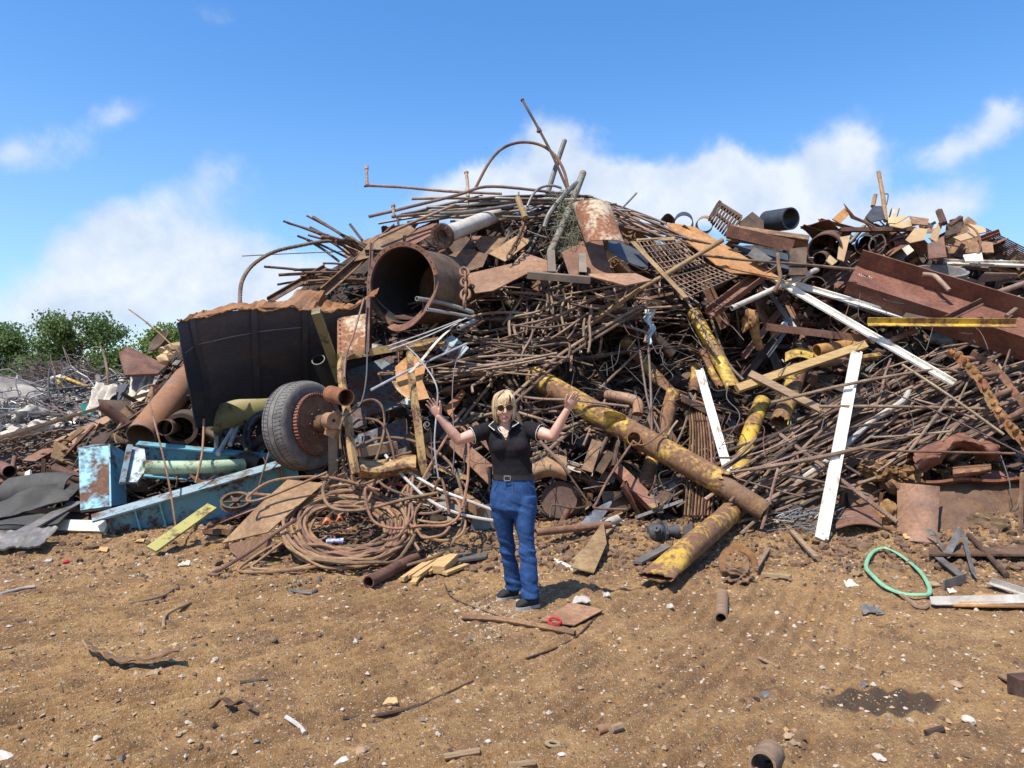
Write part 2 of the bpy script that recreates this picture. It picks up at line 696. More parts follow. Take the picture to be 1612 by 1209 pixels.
BLACKP = plain('black pipe', (0.045, 0.047, 0.052), (0.02, 0.02, 0.022), 9, 0.45)
NAVY = paint('black bin paint', (0.017, 0.022, 0.038), 0.16, 2.2, 0.42, rc=((0.05, 0.04, 0.037), (0.11, 0.075, 0.055)), edge=0.09, fade=0.25)
BLUE = paint('flaking blue paint', (0.13, 0.345, 0.42), 0.3, 3.0, 0.55, fade=0.05)
BLUER = paint('blue paint mostly rusted', (0.14, 0.36, 0.44), 0.5, 2.4, 0.55, fade=0.05)
BLUEP = paint('pale blue paint', (0.25, 0.345, 0.375), 0.42, 5.0, 0.5)
BLUED = paint('blue paint darkened for shade', (0.055, 0.08, 0.1), 0.45, 3.0, 0.6)  # darker blue, carries the shade under bin and drum in its colour
GREENP = paint('pale green paint', (0.4, 0.52, 0.33), 0.25, 5.0, 0.5)
OLIVE = paint('olive paint', (0.2, 0.19, 0.08), 0.4, 3.0, 0.55)
YEL = paint('flaking yellow paint', (0.58, 0.36, 0.03), 0.7, 2.8, 0.55, rc=((0.085, 0.045, 0.028), (0.25, 0.125, 0.055)), edge=0.045, fade=0.35)
YELB = paint('bright yellow paint', (0.6, 0.40, 0.035), 0.5, 3.0, 0.5, rc=((0.1, 0.05, 0.025), (0.28, 0.15, 0.05)), edge=0.06, fade=0.25)
YELW = paint('worn ochre paint', (0.42, 0.27, 0.1), 0.42, 5.0, 0.6)
WHITE = paint('white paint', (0.74, 0.71, 0.63), 0.26, 3.0, 0.5, rc=((0.3, 0.25, 0.18), (0.45, 0.4, 0.3)), fade=0.06)
WHITER = paint('stained white paint', (0.6, 0.56, 0.46), 0.35, 4.0, 0.6, rc=((0.14, 0.07, 0.04), (0.28, 0.17, 0.09)))
TANKW = paint('rusting pale tank paint', (0.55, 0.45, 0.3), 0.6, 3.0, 0.6, rc=((0.15, 0.06, 0.03), (0.33, 0.15, 0.07)))
TYREM = plain('worn tyre rubber', (0.2, 0.185, 0.165), (0.075, 0.07, 0.064), 9, 0.9, 0, 0.8, (.95, 1.05))
RUBBER = plain('old rubber sheet', (0.07, 0.064, 0.056), (0.028, 0.026, 0.024), 4, 0.8)
ROPE = plain('greasy wire rope', (0.05, 0.047, 0.047), (0.018, 0.017, 0.017), 9, 0.5)
WOOD = plain('raw split wood', (0.55, 0.36, 0.16), (0.36, 0.2, 0.08), 5, 0.8, 0, 0.3, stretch=(1, 6, 6))
WOODG = plain('weathered board', (0.3, 0.2, 0.12), (0.15, 0.095, 0.055), 5, 0.85, 0, 0.3, stretch=(1, 6, 6))
PALEW = plain('pale painted board', (0.7, 0.65, 0.5), (0.42, 0.35, 0.25), 4, 0.7)
CARD = plain('tan board', (0.48, 0.34, 0.18), (0.33, 0.22, 0.11), 4, 0.85, 0, 0.1)
ROT = rust('crumbling orange scale', (0.12, 0.055, 0.028), (0.27, 0.13, 0.058), (0.4, 0.22, 0.1), 12.0, 0.9, 1.0)
DIRT = rust('dirt crusted rust', (0.085, 0.045, 0.03), (0.16, 0.088, 0.05), (0.23, 0.135, 0.075), 4.0, 0.95, 1.0)
SOIL = plain('soil', (0.2, 0.125, 0.068), (0.095, 0.058, 0.032), 9, 0.95, 0, 0.6, bdist=0.02)
STONE = plain('pale stone', (0.55, 0.49, 0.4), (0.36, 0.29, 0.21), 9, 0.9, 0, 0.4, (0.8, 1.15))
STONET = plain('tan stone', (0.38, 0.27, 0.16), (0.25, 0.165, 0.09), 9, 0.9, 0, 0.4)
FABRIC = plain('dirty cream fabric', (0.55, 0.5, 0.42), (0.3, 0.26, 0.2), 6, 0.95, 0, 0.4)
PLASTIC = plain('white torn plastic', (0.62, 0.68, 0.68), (0.4, 0.46, 0.46), 7, 0.4, 0, 0.2)
GREENH = plain('green hose', (0.2, 0.42, 0.25), (0.13, 0.29, 0.17), 9, 0.5)
TEAL = plain('teal plastic', (0.03, 0.3, 0.27), None, 5, 0.5)
REDP = plain('red plastic', (0.55, 0.04, 0.03), None, 6, 0.5)
ORANGE = plain('orange plastic', (0.6, 0.14, 0.04), None, 6, 0.5)
WIREP = plain('pale wire', (0.34, 0.33, 0.32), (0.14, 0.13, 0.125), 4, 0.5, 0.3, 0, (0.8, 1.1))
WIRED = plain('dark wire', (0.09, 0.085, 0.085), (0.04, 0.038, 0.037), 4, 0.6)
WIREB = plain('brown wire', (0.16, 0.11, 0.085), (0.08, 0.05, 0.04), 4, 0.7)
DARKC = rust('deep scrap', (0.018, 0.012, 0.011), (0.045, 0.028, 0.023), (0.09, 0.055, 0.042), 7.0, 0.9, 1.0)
CHALK = plain('chalk mark', (0.6, 0.55, 0.5), None, 20, 0.9)

# ------------------------------------------------------------------ short forms for scrap


def px_plate(pts, t=0.012, flat=True):
    """polygon given by photo pixels (x, y, offset), put onto one plane"""
    p = [pt(q) for q in pts]
    if flat and len(p) > 3:
        c = sum(p, V((0, 0, 0))) / len(p)
        n = newell(p)
        o = V((0, 0, CAMZ))
        q = []
        for a in p:
            d = a - o
            den = d.dot(n)
            q.append(o + d * ((c - o).dot(n) / den) if abs(den) > 0.15 * d.length else a)
        p = q
    return MB().plate(p, t)


def path(pts, n=5, smooth=True):
    q = [pt(p) for p in pts]
    return catmull(q, n) if smooth and len(q) > 2 else q


def rod(name, label, cat, mat, pts, r, group=None, seg=7, n=5, smooth=True):
    return thing(name, label, cat, MB().tube(path(pts, n, smooth), r, seg), mat, group)


def ribbed(pts, r, pitch=0.028):
    """deformed bar: close rings along the path"""
    out = []
    rs = []
    for i in range(len(pts) - 1):
        L = (pts[i + 1] - pts[i]).length
        k = max(2, int(L / pitch * 2))
        for j in range(k):
            out.append(pts[i].lerp(pts[i + 1], j / k))
            rs.append(r * (1.14 if j % 2 else 0.9))
    out.append(pts[-1])
    rs.append(r)
    return out, rs


def ribrod(name, label, cat, mat, pts, r, group=None, seg=7, n=5):
    a, b = ribbed(path(pts, n), r)
    return thing(name, label, cat, MB().tube(a, b, seg), mat, group)


def pipe(name, label, cat, mat, pts, r, t=0.008, group=None, seg=20, n=5, **kw):
    return thing(name, label, cat, MB().pipe(path(pts, n), r, t, seg, **kw), mat, group)


def plate(name, label, cat, mat, pts, t=0.012, group=None, flat=True):
    return thing(name, label, cat, px_plate(pts, t, flat), mat, group)


def I_(w, h, t):
    a, b, c = w / 2, h / 2, t / 2
    return [(-a, -b), (a, -b), (a, -b + t), (c, -b + t), (c, b - t), (a, b - t), (a, b), (-a, b), (-a, b - t), (-c, b - t), (-c, -b + t), (-a, -b + t)]


def L_(w, h, t):
    return [(0, 0), (w, 0), (w, t), (t, t), (t, h), (0, h)]


def U_(w, h, t):
    return [(-w / 2, 0), (w / 2, 0), (w / 2, h), (w / 2 - t, h), (w / 2 - t, t), (-w / 2 + t, t), (-w / 2 + t, h), (-w / 2, h)]


def bar(name, label, cat, mat, a, b, prof, up=None, group=None, twist=0.0):
    return thing(name, label, cat, MB().prof(pt(a), pt(b), prof, up, twist), mat, group, smooth=False)


def sqtube(mb, p0, p1, w, t, up=None):
    """hollow square tube"""
    p0, p1 = V(p0), V(p1)
    ax, a, b = frame(p1 - p0, up)
    vs = []
    for p in (p0, p1):
        for k in (w / 2, w / 2 - t):
            for sx, sy in ((-1, -1), (1, -1), (1, 1), (-1, 1)):
                vs.append(p + a * sx * k + b * sy * k)
    fs = []
    for k in range(4):
        l = (k + 1) % 4
        fs += [(k, l, 8 + l, 8 + k), (4 + k, 12 + k, 12 + l, 4 + l), (k, 4 + k, 4 + l, l), (8 + k, 8 + l, 12 + l, 12 + k)]
    return mb.add(vs, fs)


def quad(c, nu=10, nv=8, amp=0.03, seed=1, sc=3.0, bend=0.0):
    """bilinear patch through four corners, dented by noise"""
    c = [pt(q) for q in c]
    n = newell(c)

    def fn(u, v):
        p = c[0].lerp(c[1], u).lerp(c[3].lerp(c[2], u), v)
        return p + n * (amp * 4 * float(fbm(u * sc, v * sc, seed, 3)) + bend * math.sin(PI * u))
    return fn
# ------------------------------------------------------------------ ground


def gz(x, y):
    x = np.asarray(x, float)
    y = np.asarray(y, float)
    near = np.clip((y - 1.5) / 1.0, 0, 1) * np.clip((14 - y) / 3.0, 0, 1) * np.clip((10 - abs(x)) / 2, 0, 1)
    berm = np.exp(-((y - 8.55) / 0.75) ** 2) * (0.10 + 0.10 * np.clip((x + 0.6) / 1.5, 0, 1)) * (0.7 + 0.8 * vnoise(x * 1.3, y * 1.3, 3))
    cl = 0.25 + 0.75 * np.clip((y - 6.2) / 1.3, 0, 1)
    rough = 0.16 * fbm(x * 0.5, y * 0.5, 1, 2) * np.clip((y - 2) / 6, 0.2, 1)
    h = rough + berm
    h = h + (0.075 * fbm(x * 4.5, y * 4.5, 2, 2) + 0.05 * np.maximum(fbm(x * 9, y * 9, 4, 3), -0.05)) * cl
    h = h + 0.034 * fbm(x * 17, y * 17, 7, 3) * (0.6 + 0.4 * cl)
    r = np.hypot(x + 10.5, y - 12.4)
    tr = np.clip(vnoise(x * 0.45, y * 0.45, 8) * 2.4 - 0.55, 0, 1) * np.clip((7.4 - y) / 1.0, 0, 1)
    wob = r * 52 + 4 * vnoise(x * 1.2, y * 1.2, 5)
    h = h + 0.014 * np.sin(wob) * tr * (0.4 + 1.2 * vnoise(x * 3, y * 3, 6)) - 0.012 * tr
    foot = np.exp(-(((x - 0.05) / 0.35) ** 2 + ((y - 5.9) / 0.45) ** 2))
    h = h * (1 - 0.85 * foot)
    return h * near


def G(x, y, lift=0.0):
    """where the ground of the yard lies behind a photo pixel"""
    p = P(x, y, F * CAMZ / (y - 622))
    return V((p.x, p.y, float(gz(p.x, p.y)) + lift))


def build_ground():
    fx = np.arange(-7.0, 7.01, 0.018)
    ox = 7.0 + np.cumsum(0.05 * 1.22 ** np.arange(46))
    xs = np.concatenate([-ox[::-1], fx, ox])
    fy = np.arange(2.8, 9.4, 0.018)
    oy = 9.4 + np.cumsum(0.05 * 1.2 ** np.arange(50))
    by = 2.8 - np.cumsum(0.06 * 1.25 ** np.arange(38))
    ys = np.concatenate([by[::-1], fy, oy])
    X, Y = np.meshgrid(xs, ys)
    Z = gz(X, Y)
    nx, ny = len(xs), len(ys)
    co = np.stack([X.ravel(), Y.ravel(), Z.ravel()], 1).astype(np.float32)
    idx = np.arange(nx * ny).reshape(ny, nx)
    q = np.stack([idx[:-1, :-1], idx[:-1, 1:], idx[1:, 1:], idx[1:, :-1]], -1).reshape(-1, 4).astype(np.int32)
    me = bpy.data.meshes.new('ground')
    me.vertices.add(len(co))
    me.vertices.foreach_set('co', co.ravel())
    me.loops.add(q.size)
    me.loops.foreach_set('vertex_index', q.ravel())
    me.polygons.add(len(q))
    me.polygons.foreach_set('loop_start', np.arange(0, q.size, 4, dtype=np.int32))
    me.polygons.foreach_set('loop_total', np.full(len(q), 4, dtype=np.int32))
    me.polygons.foreach_set('use_smooth', np.ones(len(q), dtype=bool))
    me.update()
    me.validate()
    m, g, bs = _new('packed dirt')
    co = g.n('ShaderNodeTexCoord').outputs['Object']
    n0 = g.noise(co, 0.55, 4, 0.55)
    n1 = g.noise(co, 3.2, 8, 0.65, 0.5)
    n2 = g.noise(co, 30, 6, 0.7)
    n3 = g.noise(co, 110, 3, 0.7)
    base = g.ramp(n1, [(0.28, (0.14, 0.076, 0.031)), (0.5, (0.295, 0.165, 0.063)), (0.72, (0.42, 0.262, 0.107))])
    big = g.ramp(n0, [(0.3, (0.72, 0.66, 0.6)), (0.55, (1.0, 0.98, 0.95)), (0.75, (1.2, 1.16, 1.1))])
    base = g.mix(1.0, base, big, 'MULTIPLY')
    sp = g.n('ShaderNodeMapRange', {0: g.m('ADD', g.m('MULTIPLY', n2, 0.6), g.m('MULTIPLY', n3, 0.4)), 1: 0.3, 2: 0.7, 3: 0.5, 4: 1.45}).outputs[0]
    base = g.mix(1.0, base, g.n('ShaderNodeCombineColor', {0: sp, 1: sp, 2: sp}).outputs[0], 'MULTIPLY')
    # grit: pale and dark grains
    for sc, lim, rad, colr in ((70, 0.86, 0.30, (0.45, 0.36, 0.25)), (38, 0.95, 0.26, (0.5, 0.42, 0.31)), (55, 0.88, 0.32, (0.06, 0.04, 0.03)), (120, 0.82, 0.34, (0.45, 0.34, 0.22))):
        vo = g.n('ShaderNodeTexVoronoi', {'Vector': co, 'Scale': sc})
        s1 = g.n('ShaderNodeSeparateColor', {0: vo.outputs['Color']}).outputs[0]
        k = g.m('MULTIPLY', g.m('GREATER_THAN', s1, lim), g.m('LESS_THAN', vo.outputs['Distance'], rad))
        base = g.mix(k, base, colr)
    # oil soaked patch
    c = G(1392, 1099)
    mp = g.n('ShaderNodeVectorMath', {0: co, 1: tuple(-c)}, operation='ADD').outputs[0]
    s3 = g.n('ShaderNodeSeparateXYZ', {0: mp})
    wob = g.m('MULTIPLY', g.m('SUBTRACT', g.noise(co, 6, 5, 0.65), 0.5), 0.8)
    ex = g.m('DIVIDE', s3.outputs[0], 0.33)
    ey = g.m('DIVIDE', s3.outputs[1], 0.17)
    q2 = g.m('ADD', g.m('ADD', g.m('MULTIPLY', ex, ex), g.m('MULTIPLY', ey, ey)), wob)
    oil = g.n('ShaderNodeMapRange', {0: q2, 1: 0.75, 2: 1.1, 3: 1.0, 4: 0.0}).outputs[0]
    base = g.mix(g.m('MULTIPLY', oil, 0.82), base, (0.03, 0.018, 0.012))
    m.node_tree.links.new(base, bs.inputs['Base Color'])
    bs.inputs['Roughness'].default_value = 0.95
    bp = g.n('ShaderNodeBump', {'Strength': 0.95, 'Distance': 0.03, 'Height': g.m('ADD', n2, g.m('MULTIPLY', n3, 0.5))})
    m.node_tree.links.new(bp.outputs[0], bs.inputs['Normal'])
    me.materials.append(m)
    o = bpy.data.objects.new('ground', me)
    C.objects.link(o)
    tag(o, kind='structure')


build_ground()

# ------------------------------------------------------------------ outline of the heap against the sky (photo pixels)
SIL = [(-500, 800), (-100, 745), (0, 705), (60, 690), (150, 650), (230, 600), (280, 520), (360, 490), (430, 462), (480, 425), (540, 385),
       (600, 358), (640, 345), (760, 318), (900, 312), (980, 335), (1040, 358), (1100, 365), (1200, 358), (1320, 360), (1400, 350),
       (1500, 362), (1560, 385), (1612, 418), (1750, 480), (2000, 600), (2400, 790)]
_sx = np.array([a for a, b in SIL], float)
_sy = np.array([b for a, b in SIL], float)


def sil(px):
    return np.interp(px, _sx, _sy)


def hol(px, py):
    """how deep the heap is hollowed under its overhangs (0..1)"""
    r = 0
    for cx, cy, rx, ry, a in ((1045, 560, 150, 62, 1.0), (610, 640, 75, 75, .7), (925, 765, 85, 50, .5), (1190, 560, 60, 55, .5), (385, 690, 60, 50, .5), (1330, 800, 80, 40, .4)):
        r = np.maximum(r, a * np.clip(1.35 - ((px - cx) / rx) ** 2 - ((py - cy) / ry) ** 2, 0, 1))
    return r


def build_core():
    mb = MB()
    pxs = np.arange(-500, 2400, 9.0)
    rows = []
    nf, nb = 64, 14
    n2 = lambda a, b, s_: fbm(a, b, s_, 4)
    for j in range(nf + nb + 1):
        row = []
        for px in pxs:
            st = float(sil(px)) + 26 + 14 * float(n2(px * .03, 3, 2))
            if j <= nf:
                py = 862 + (st - 862) * j / nf
                o = .62 + .95 * float(hol(px, py)) + .75 * float(n2(px * .022, py * .03, 3))
                p = P(px, py, 8.45 + (850 - py) * .0071 + o)
            else:
                k = (j - nf)
                p0 = P(px, st, 8.45 + (850 - st) * .0071 + .62)
                p = p0 + V((0, .35 * k, -.02 * k * k + .5 * float(n2(px * .02, k * .4, 5)) - .04 * k))
            p.z = max(p.z, -.3)
            row.append(p)
        rows.append(row)
    nx = len(pxs)
    for r in rows:
        mb.v.extend(r)
    for j in range(len(rows) - 1):
        for i in range(nx - 1):
            mb.f.append((j * nx + i, j * nx + i + 1, (j + 1) * nx + i + 1, (j + 1) * nx + i))
            mb.mi.append(0)
    # crushed small bits all over it
    rnd = random.Random(3)
    for k in range(8600):
        x = rnd.uniform(-120, 2050)
        st = float(sil(x))
        y = st + 34 + (848 - st - 34) * rnd.random()
        o = rnd.uniform(0.2, 0.62) + .95 * float(hol(x, y))
        p = S(x, y, o)
        L = rnd.choice((0.06, 0.1, 0.15, 0.25, 0.4) if y > st + 70 else (0.05, 0.08, 0.12)) * rnd.uniform(0.6, 1.3)
        a = V((rnd.uniform(-1, 1), rnd.uniform(-0.5, 0.5), rnd.uniform(-0.5, 0.6))).normalized()
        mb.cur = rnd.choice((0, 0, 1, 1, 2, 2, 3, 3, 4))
        kind = rnd.random()
        if kind < 0.5:
            w = rnd.uniform(0.005, 0.014)
            mb.tube([p - a * L, p + V((0, 0, rnd.uniform(-.03, .03))), p + a * L], w, 5)
        elif kind < 0.85:
            mb.box(p - a * L * 0.5, p + a * L * 0.5, rnd.uniform(0.03, 0.12), rnd.uniform(0.004, 0.02), up=(rnd.uniform(-1, 1), rnd.uniform(-1, 1), rnd.uniform(0, 1)))
        else:
            mb.blob(p, L * 0.35, k, (1, 0.7, 0.6), 1, 0.5)
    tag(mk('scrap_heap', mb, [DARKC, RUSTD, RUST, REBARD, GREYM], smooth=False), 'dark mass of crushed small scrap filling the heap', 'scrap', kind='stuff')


build_core()

# ------------------------------------------------------------------ trees beyond the yard


def leafmat(name, c1, c2):
    m, g, bs = _new(name)
    co = g.n('ShaderNodeTexCoord').outputs['Object']
    n = g.noise(co, 0.9, 3, 0.6)
    n2 = g.noise(co, 6, 3, 0.6)
    c = g.ramp(g.m('ADD', g.m('MULTIPLY', n, 0.5), g.m('MULTIPLY', n2, 0.5)), [(0.35, c1), (0.65, c2)])
    g.t.links.new(c, bs.inputs['Base Color'])
    bs.inputs['Roughness'].default_value = 0.6
    bs.inputs['Specular IOR Level'].default_value = 0.25
    tr = g.n('ShaderNodeBsdfTranslucent')
    g.t.links.new(c, tr.inputs[0])
    mx = g.n('ShaderNodeMixShader', {0: 0.3})
    g.t.links.new(bs.outputs[0], mx.inputs[1])
    g.t.links.new(tr.outputs[0], mx.inputs[2])
    out = [q for q in m.node_tree.nodes if q.type == 'OUTPUT_MATERIAL'][0]
    g.t.links.new(mx.outputs[0], out.inputs[0])
    return m


LEAF = leafmat('tree leaves', (0.06, 0.105, 0.032), (0.165, 0.24, 0.075))
LEAF2 = leafmat('bright tree leaves', (0.1, 0.165, 0.04), (0.22, 0.31, 0.08))
BARK = plain('bark', (0.13, 0.1, 0.075), None, 8, 0.9, 0, 0.5)


def tree(px, top, d, w, label, leaf, seed, group='trees beyond the scrap'):
    rnd = random.Random(seed)
    base = P(px, 622 + F * CAMZ / d, d)
    base.z = 0
    H = P(px, top, d).z
    r0 = root('tree', label, 'tree', base, group)
    tb = MB()
    tips = []
    tb.tube([base + V((0, 0, -0.2)), base + V((0.1, 0, H * 0.2)), base + V((-0.1, 0.1, H * 0.45)), base + V((0.1, 0, H * 0.8))], [0.22, 0.18, 0.13, 0.04], 8)
    W = w / F * d / 2
    for k in range(44):
        h0 = rnd.uniform(0.14, 0.75)
        a = rnd.uniform(0, 2 * PI)
        up = rnd.uniform(0.08, 0.5)
        hh = min(h0 + up * 0.55, 0.96)
        prof = math.sqrt(max(0.05, 1 - ((hh - 0.5) / 0.52) ** 2))
        L = W * prof * rnd.uniform(0.55, 1.05)
        p0 = base + V((0, 0, H * h0))
        p2 = base + V((math.cos(a) * L, math.sin(a) * L * 0.8, H * hh))
        p1 = p0.lerp(p2, 0.5) + V((0, 0, -0.06 * H * rnd.random()))
        tb.tube([p0, p1, p2], [0.06, 0.04, 0.015], 5)
        tips.append((p2, rnd.uniform(0.45, 0.95)))
        tips.append((p1.lerp(p2, 0.4), rnd.uniform(0.4, 0.8)))
    tips.append((base + V((0, 0, H * 0.93)), 0.6))
    mk('trunk', tb, BARK, r0)
    lb = MB()
    for c, rad in tips:
        rad *= W / 2.9 * rnd.uniform(.7, 1.25)
        for k in range(int(400 * rad)):
            q = V((rnd.gauss(0, 0.5), rnd.gauss(0, 0.5), rnd.gauss(0, 0.38))) * rad
            p = c + q
            if p.z > H * 1.02:
                continue
            n = V((rnd.uniform(-1, 1), rnd.uniform(-1, 1), rnd.uniform(-0.2, 1))).normalized()
            _, a, b = frame(n, (rnd.uniform(-1, 1), rnd.uniform(-1, 1), 0.3))
            s = rnd.uniform(0.055, 0.125)
            lb.add([p - a * s, p + b * s * 0.55, p + a * s, p - b * s * 0.55 + n * s * 0.2], [(0, 1, 2, 3)])
    mk('crown', lb, leaf, r0, smooth=False)


tree(-2, 508, 44, 165, 'dark green tree cut by the left edge of the picture', LEAF, 1)
tree(126, 494, 42, 168, 'tallest round green tree at the left, behind the pale wire heap', LEAF, 2)
tree(268, 512, 40, 110, 'light green tree half hidden behind the black steel bin', LEAF2, 4)
tree(190, 570, 52, 80, 'small low tree showing between the round tree and the rusty wedge', LEAF, 5)

# ------------------------------------------------------------------ far heap of wire at the left


def far(x, y, d):
    return P(x, y, d)


def build_far():
    rnd = random.Random(8)
    mb = MB()
    xs = np.arange(-26, -2.5, 0.2)
    ds = np.arange(12.5, 24, 0.2)
    X, Dd = np.meshgrid(xs, ds)
    px = 806 + X / Dd * F
    topy = np.interp(px, [-900, -200, 0, 100, 170, 230, 300, 400], [640, 600, 588, 606, 615, 585, 560, 560])
    top = CAMZ + (622 - topy) / F * 17 - 0.1
    Z = np.minimum(top, (Dd - 12.5) * 0.62) + 0.5 * fbm(X * 0.9, Dd * 0.9, 6, 4)
    Z = np.where(Dd > 19, Z - (Dd - 19) * 0.8, Z)
    nx = len(xs)
    mb.v = [V((float(a), float(b), float(max(c, -0.3)))) for a, b, c in zip(X.ravel(), Dd.ravel(), Z.ravel())]
    for j in range(len(ds) - 1):
        for i in range(nx - 1):
            mb.f.append((j * nx + i, j * nx + i + 1, (j + 1) * nx + i + 1, (j + 1) * nx + i))
            mb.mi.append(0)

    def spot(x, y):
        d = 12.9 + (700 - y) * 0.034 + rnd.uniform(-0.3, 0.2)
        return P(x, y, d)
    for k in range(420):
        x = rnd.uniform(-120, 260)
        y = rnd.uniform(598, 715)
        if y > 690 - 0.33 * max(0, x - 20):
            continue
        c = spot(x, y)
        pale = rnd.random() < (0.75 if x < 75 else 0.25)
        mb.cur = rnd.choice((1, 1, 3)) if pale else rnd.choice((2, 2, 3, 4))
        n = rnd.randint(5, 9)
        s = rnd.uniform(0.15, 0.5)
        pts = [c + V((rnd.gauss(0, s), rnd.gauss(0, s * 0.6), rnd.gauss(0, s * 0.5))) for _ in range(n)]
        mb.tube(catmull(pts, 4), rnd.choice((0.005, 0.008, 0.012)) if pale else rnd.choice((0.01, 0.018)), 4)
    for k in range(900):
        x = rnd.uniform(-120, 270)
        y = rnd.uniform(596, 715)
        if y > 700 - 0.33 * max(0, x - 20):
            continue
        c = spot(x, y)
        a = V((rnd.uniform(-1, 1), rnd.uniform(-.5, .5), rnd.uniform(-.5, .5))).normalized()
        mb.cur = rnd.choice((0, 2, 2, 3, 4, 5, 5, 6))
        L = rnd.uniform(0.08, 0.4)
        mb.box(c - a * L / 2, c + a * L / 2, rnd.uniform(0.03, 0.16), rnd.uniform(0.006, 0.04), up=(rnd.uniform(-1, 1), -1, rnd.uniform(0, 1)))
    tag(mk('wire_heap', mb, [GREYM, WIREP, WIRED, GREYM, WIREB, STONE, GALV], smooth=False), 'far heap of tangled pale wire and mixed scrap below the trees', 'scrap', kind='stuff')

    # brown wire bale, loops and single things on it
    mb = MB()
    for k in range(150):
        c = P(rnd.uniform(50, 150), rnd.uniform(585, 618), 17 + rnd.uniform(-.8, .8))
        pts = [c + V((rnd.gauss(0, .35), rnd.gauss(0, .3), rnd.gauss(0, .2))) for _ in range(6)]
        mb.tube(catmull(pts, 4), 0.007, 4)
    thing('wire_bale', 'brown bale of fine crumpled wire below the tallest round tree', 'wire bale', mb, WIREB)
    mb = MB()
    for k in range(9):
        c = P(112, 597, 15.6)
        a0 = rnd.uniform(0, 6)
        rr = rnd.uniform(.8, 1.1)
        pts = [c + V((math.cos(t) * .19 * rr, rnd.uniform(-.05, .05), math.sin(t) * .26 * rr + .04 * math.sin(2 * t + a0))) for t in [i * PI / 8 for i in range(16)]]
        mb.tube(pts, 0.007, 4, closed=True)
    thing('wire_loop', 'loose round coil of pale wire standing above the far scrap', 'wire coil', mb, WIREP)
    a, b = P(100, 594, 15.5), P(143, 611, 15.3)
    thing('yellow_pole', 'long yellow pole lying across the far wire heap', 'pole', MB().tube([a, b], 0.035, 8), YELB)
    a, b = P(88, 598, 15.5), P(97, 611, 15.4)
    thing('yellow_post', 'short yellow post stub left of the long yellow pole', 'post', MB().box(a, b, .09, .06), YELB)
    pts = [P(158, 543, 14.6), P(165, 563, 14.6), P(169, 585, 14.5), P(171, 606, 14.5)]
    thing('stick', 'thin pale stick standing upright in front of the tallest tree', 'stick', MB().tube(catmull(pts, 3), [.018 + .001 * i for i in range(10)], 6), WOODG)
    for nm, lb, quad_, mat, sd in (
            ('tarpaulin', 'cream cloth draped over scrap left of the black steel bin', [(205, 585), (250, 583), (238, 632), (206, 628)], FABRIC, 2),
            ('tarpaulin', 'cream crumpled cloth beside the teal box', [(150, 603), (186, 606), (170, 642), (142, 652)], FABRIC, 3)):
        c = [P(x, y, 12.6 + (640 - y) * .02) for x, y in quad_]
        fn = (lambda c, sd: lambda u, v: c[0].lerp(c[1], u).lerp(c[3].lerp(c[2], u), v) + V((0, -.10 * abs(math.sin(u * 9 + sd + 2 * v)) + .3 * float(fbm(u * 5, v * 4, sd)), .15 * float(fbm(u * 4, v * 5, sd + 3)))))(c, sd)
        thing(nm, lb, 'cloth', MB().sheet(fn, 24, 12, .01), mat, 'cream cloths on the far scrap')
    c = P(141, 645, 13.2)
    thing('teal_box', 'small teal plastic box in the far scrap', 'box', MB().box(c + V((-.1, 0, 0)), c + V((.1, .02, .01)), .2, .2), TEAL)
    for x, y, r, lb in ((36, 680, .22, 'cream bag slumped nearest the long rusty strips'), (95, 598, .18, 'dusty cream bag near the yellow post'), (62, 672, .17, 'small cream bag right of the slumped one'),
                        (48, 654, .26, 'long grey white sack among pale wire'), (178, 615, .2, 'grey bag beside the dark frame')):
        d = 12.7 + (690 - y) * .034
        thing('sack', lb, 'bag', MB().blob(P(x, y, d), r, int(x), (1.2, .7, .6), 3, .35), FABRIC, 'bags on the far wire heap')
    thing('metal_rack', 'dark metal frame leaning beside the cream cloth', 'frame', MB().box(P(176, 640, 12.9), P(196, 606, 13.4), .16, .05, up=(0, -1, .3)), BLACKP)
    # the brown wedge and things right of it
    m = MB()
    w = [P(187, 557, 13.2), P(203, 547, 13.6), P(262, 577, 13.4), P(248, 590, 12.9), P(197, 592, 12.9)]
    m.plate([w[0], w[1], w[2], w[3], w[4]], .05)
    m.plate([w[0], w[1], w[2] + V((0, .5, -.1)), w[3] + V((0, .6, -.1))], .02)
    thing('steel_wedge', 'brown wedge shaped steel chute end left of the black bin', 'chute', m, RUST)
    thing('rusty_drum_lid', 'rusty bent lid sticking up beside the light green tree', 'lid', MB().lathe([(.001, 0), (.16, .02), (.24, .1), (.22, .11), (.15, .04), (.001, .02)], P(257, 541, 12.6), (-.5, -.6, .5), 18, closed=True), RUSTD)
    rod('thin_rod', 'thin long rod pointing up to the left above the brown wedge', 'rod', RUST, [(203, 487, 1.2), (240, 515, .9), (284, 556, .5)], .011)
    for k, (x, y) in enumerate(((268, 552), (276, 560), (270, 568), (280, 545))):
        mm = MB()
        c = S(x, y, 1.2)
        mm.blob(c, .17, k + 40, (1.3, .8, .6), 2, .5)
        thing('crushed_can', 'crumpled tan lump of sheet piled against the black bin', 'scrap lump', mm, (CARD, RUSTL)[k % 2], 'crumpled lumps left of the black bin')


build_far()
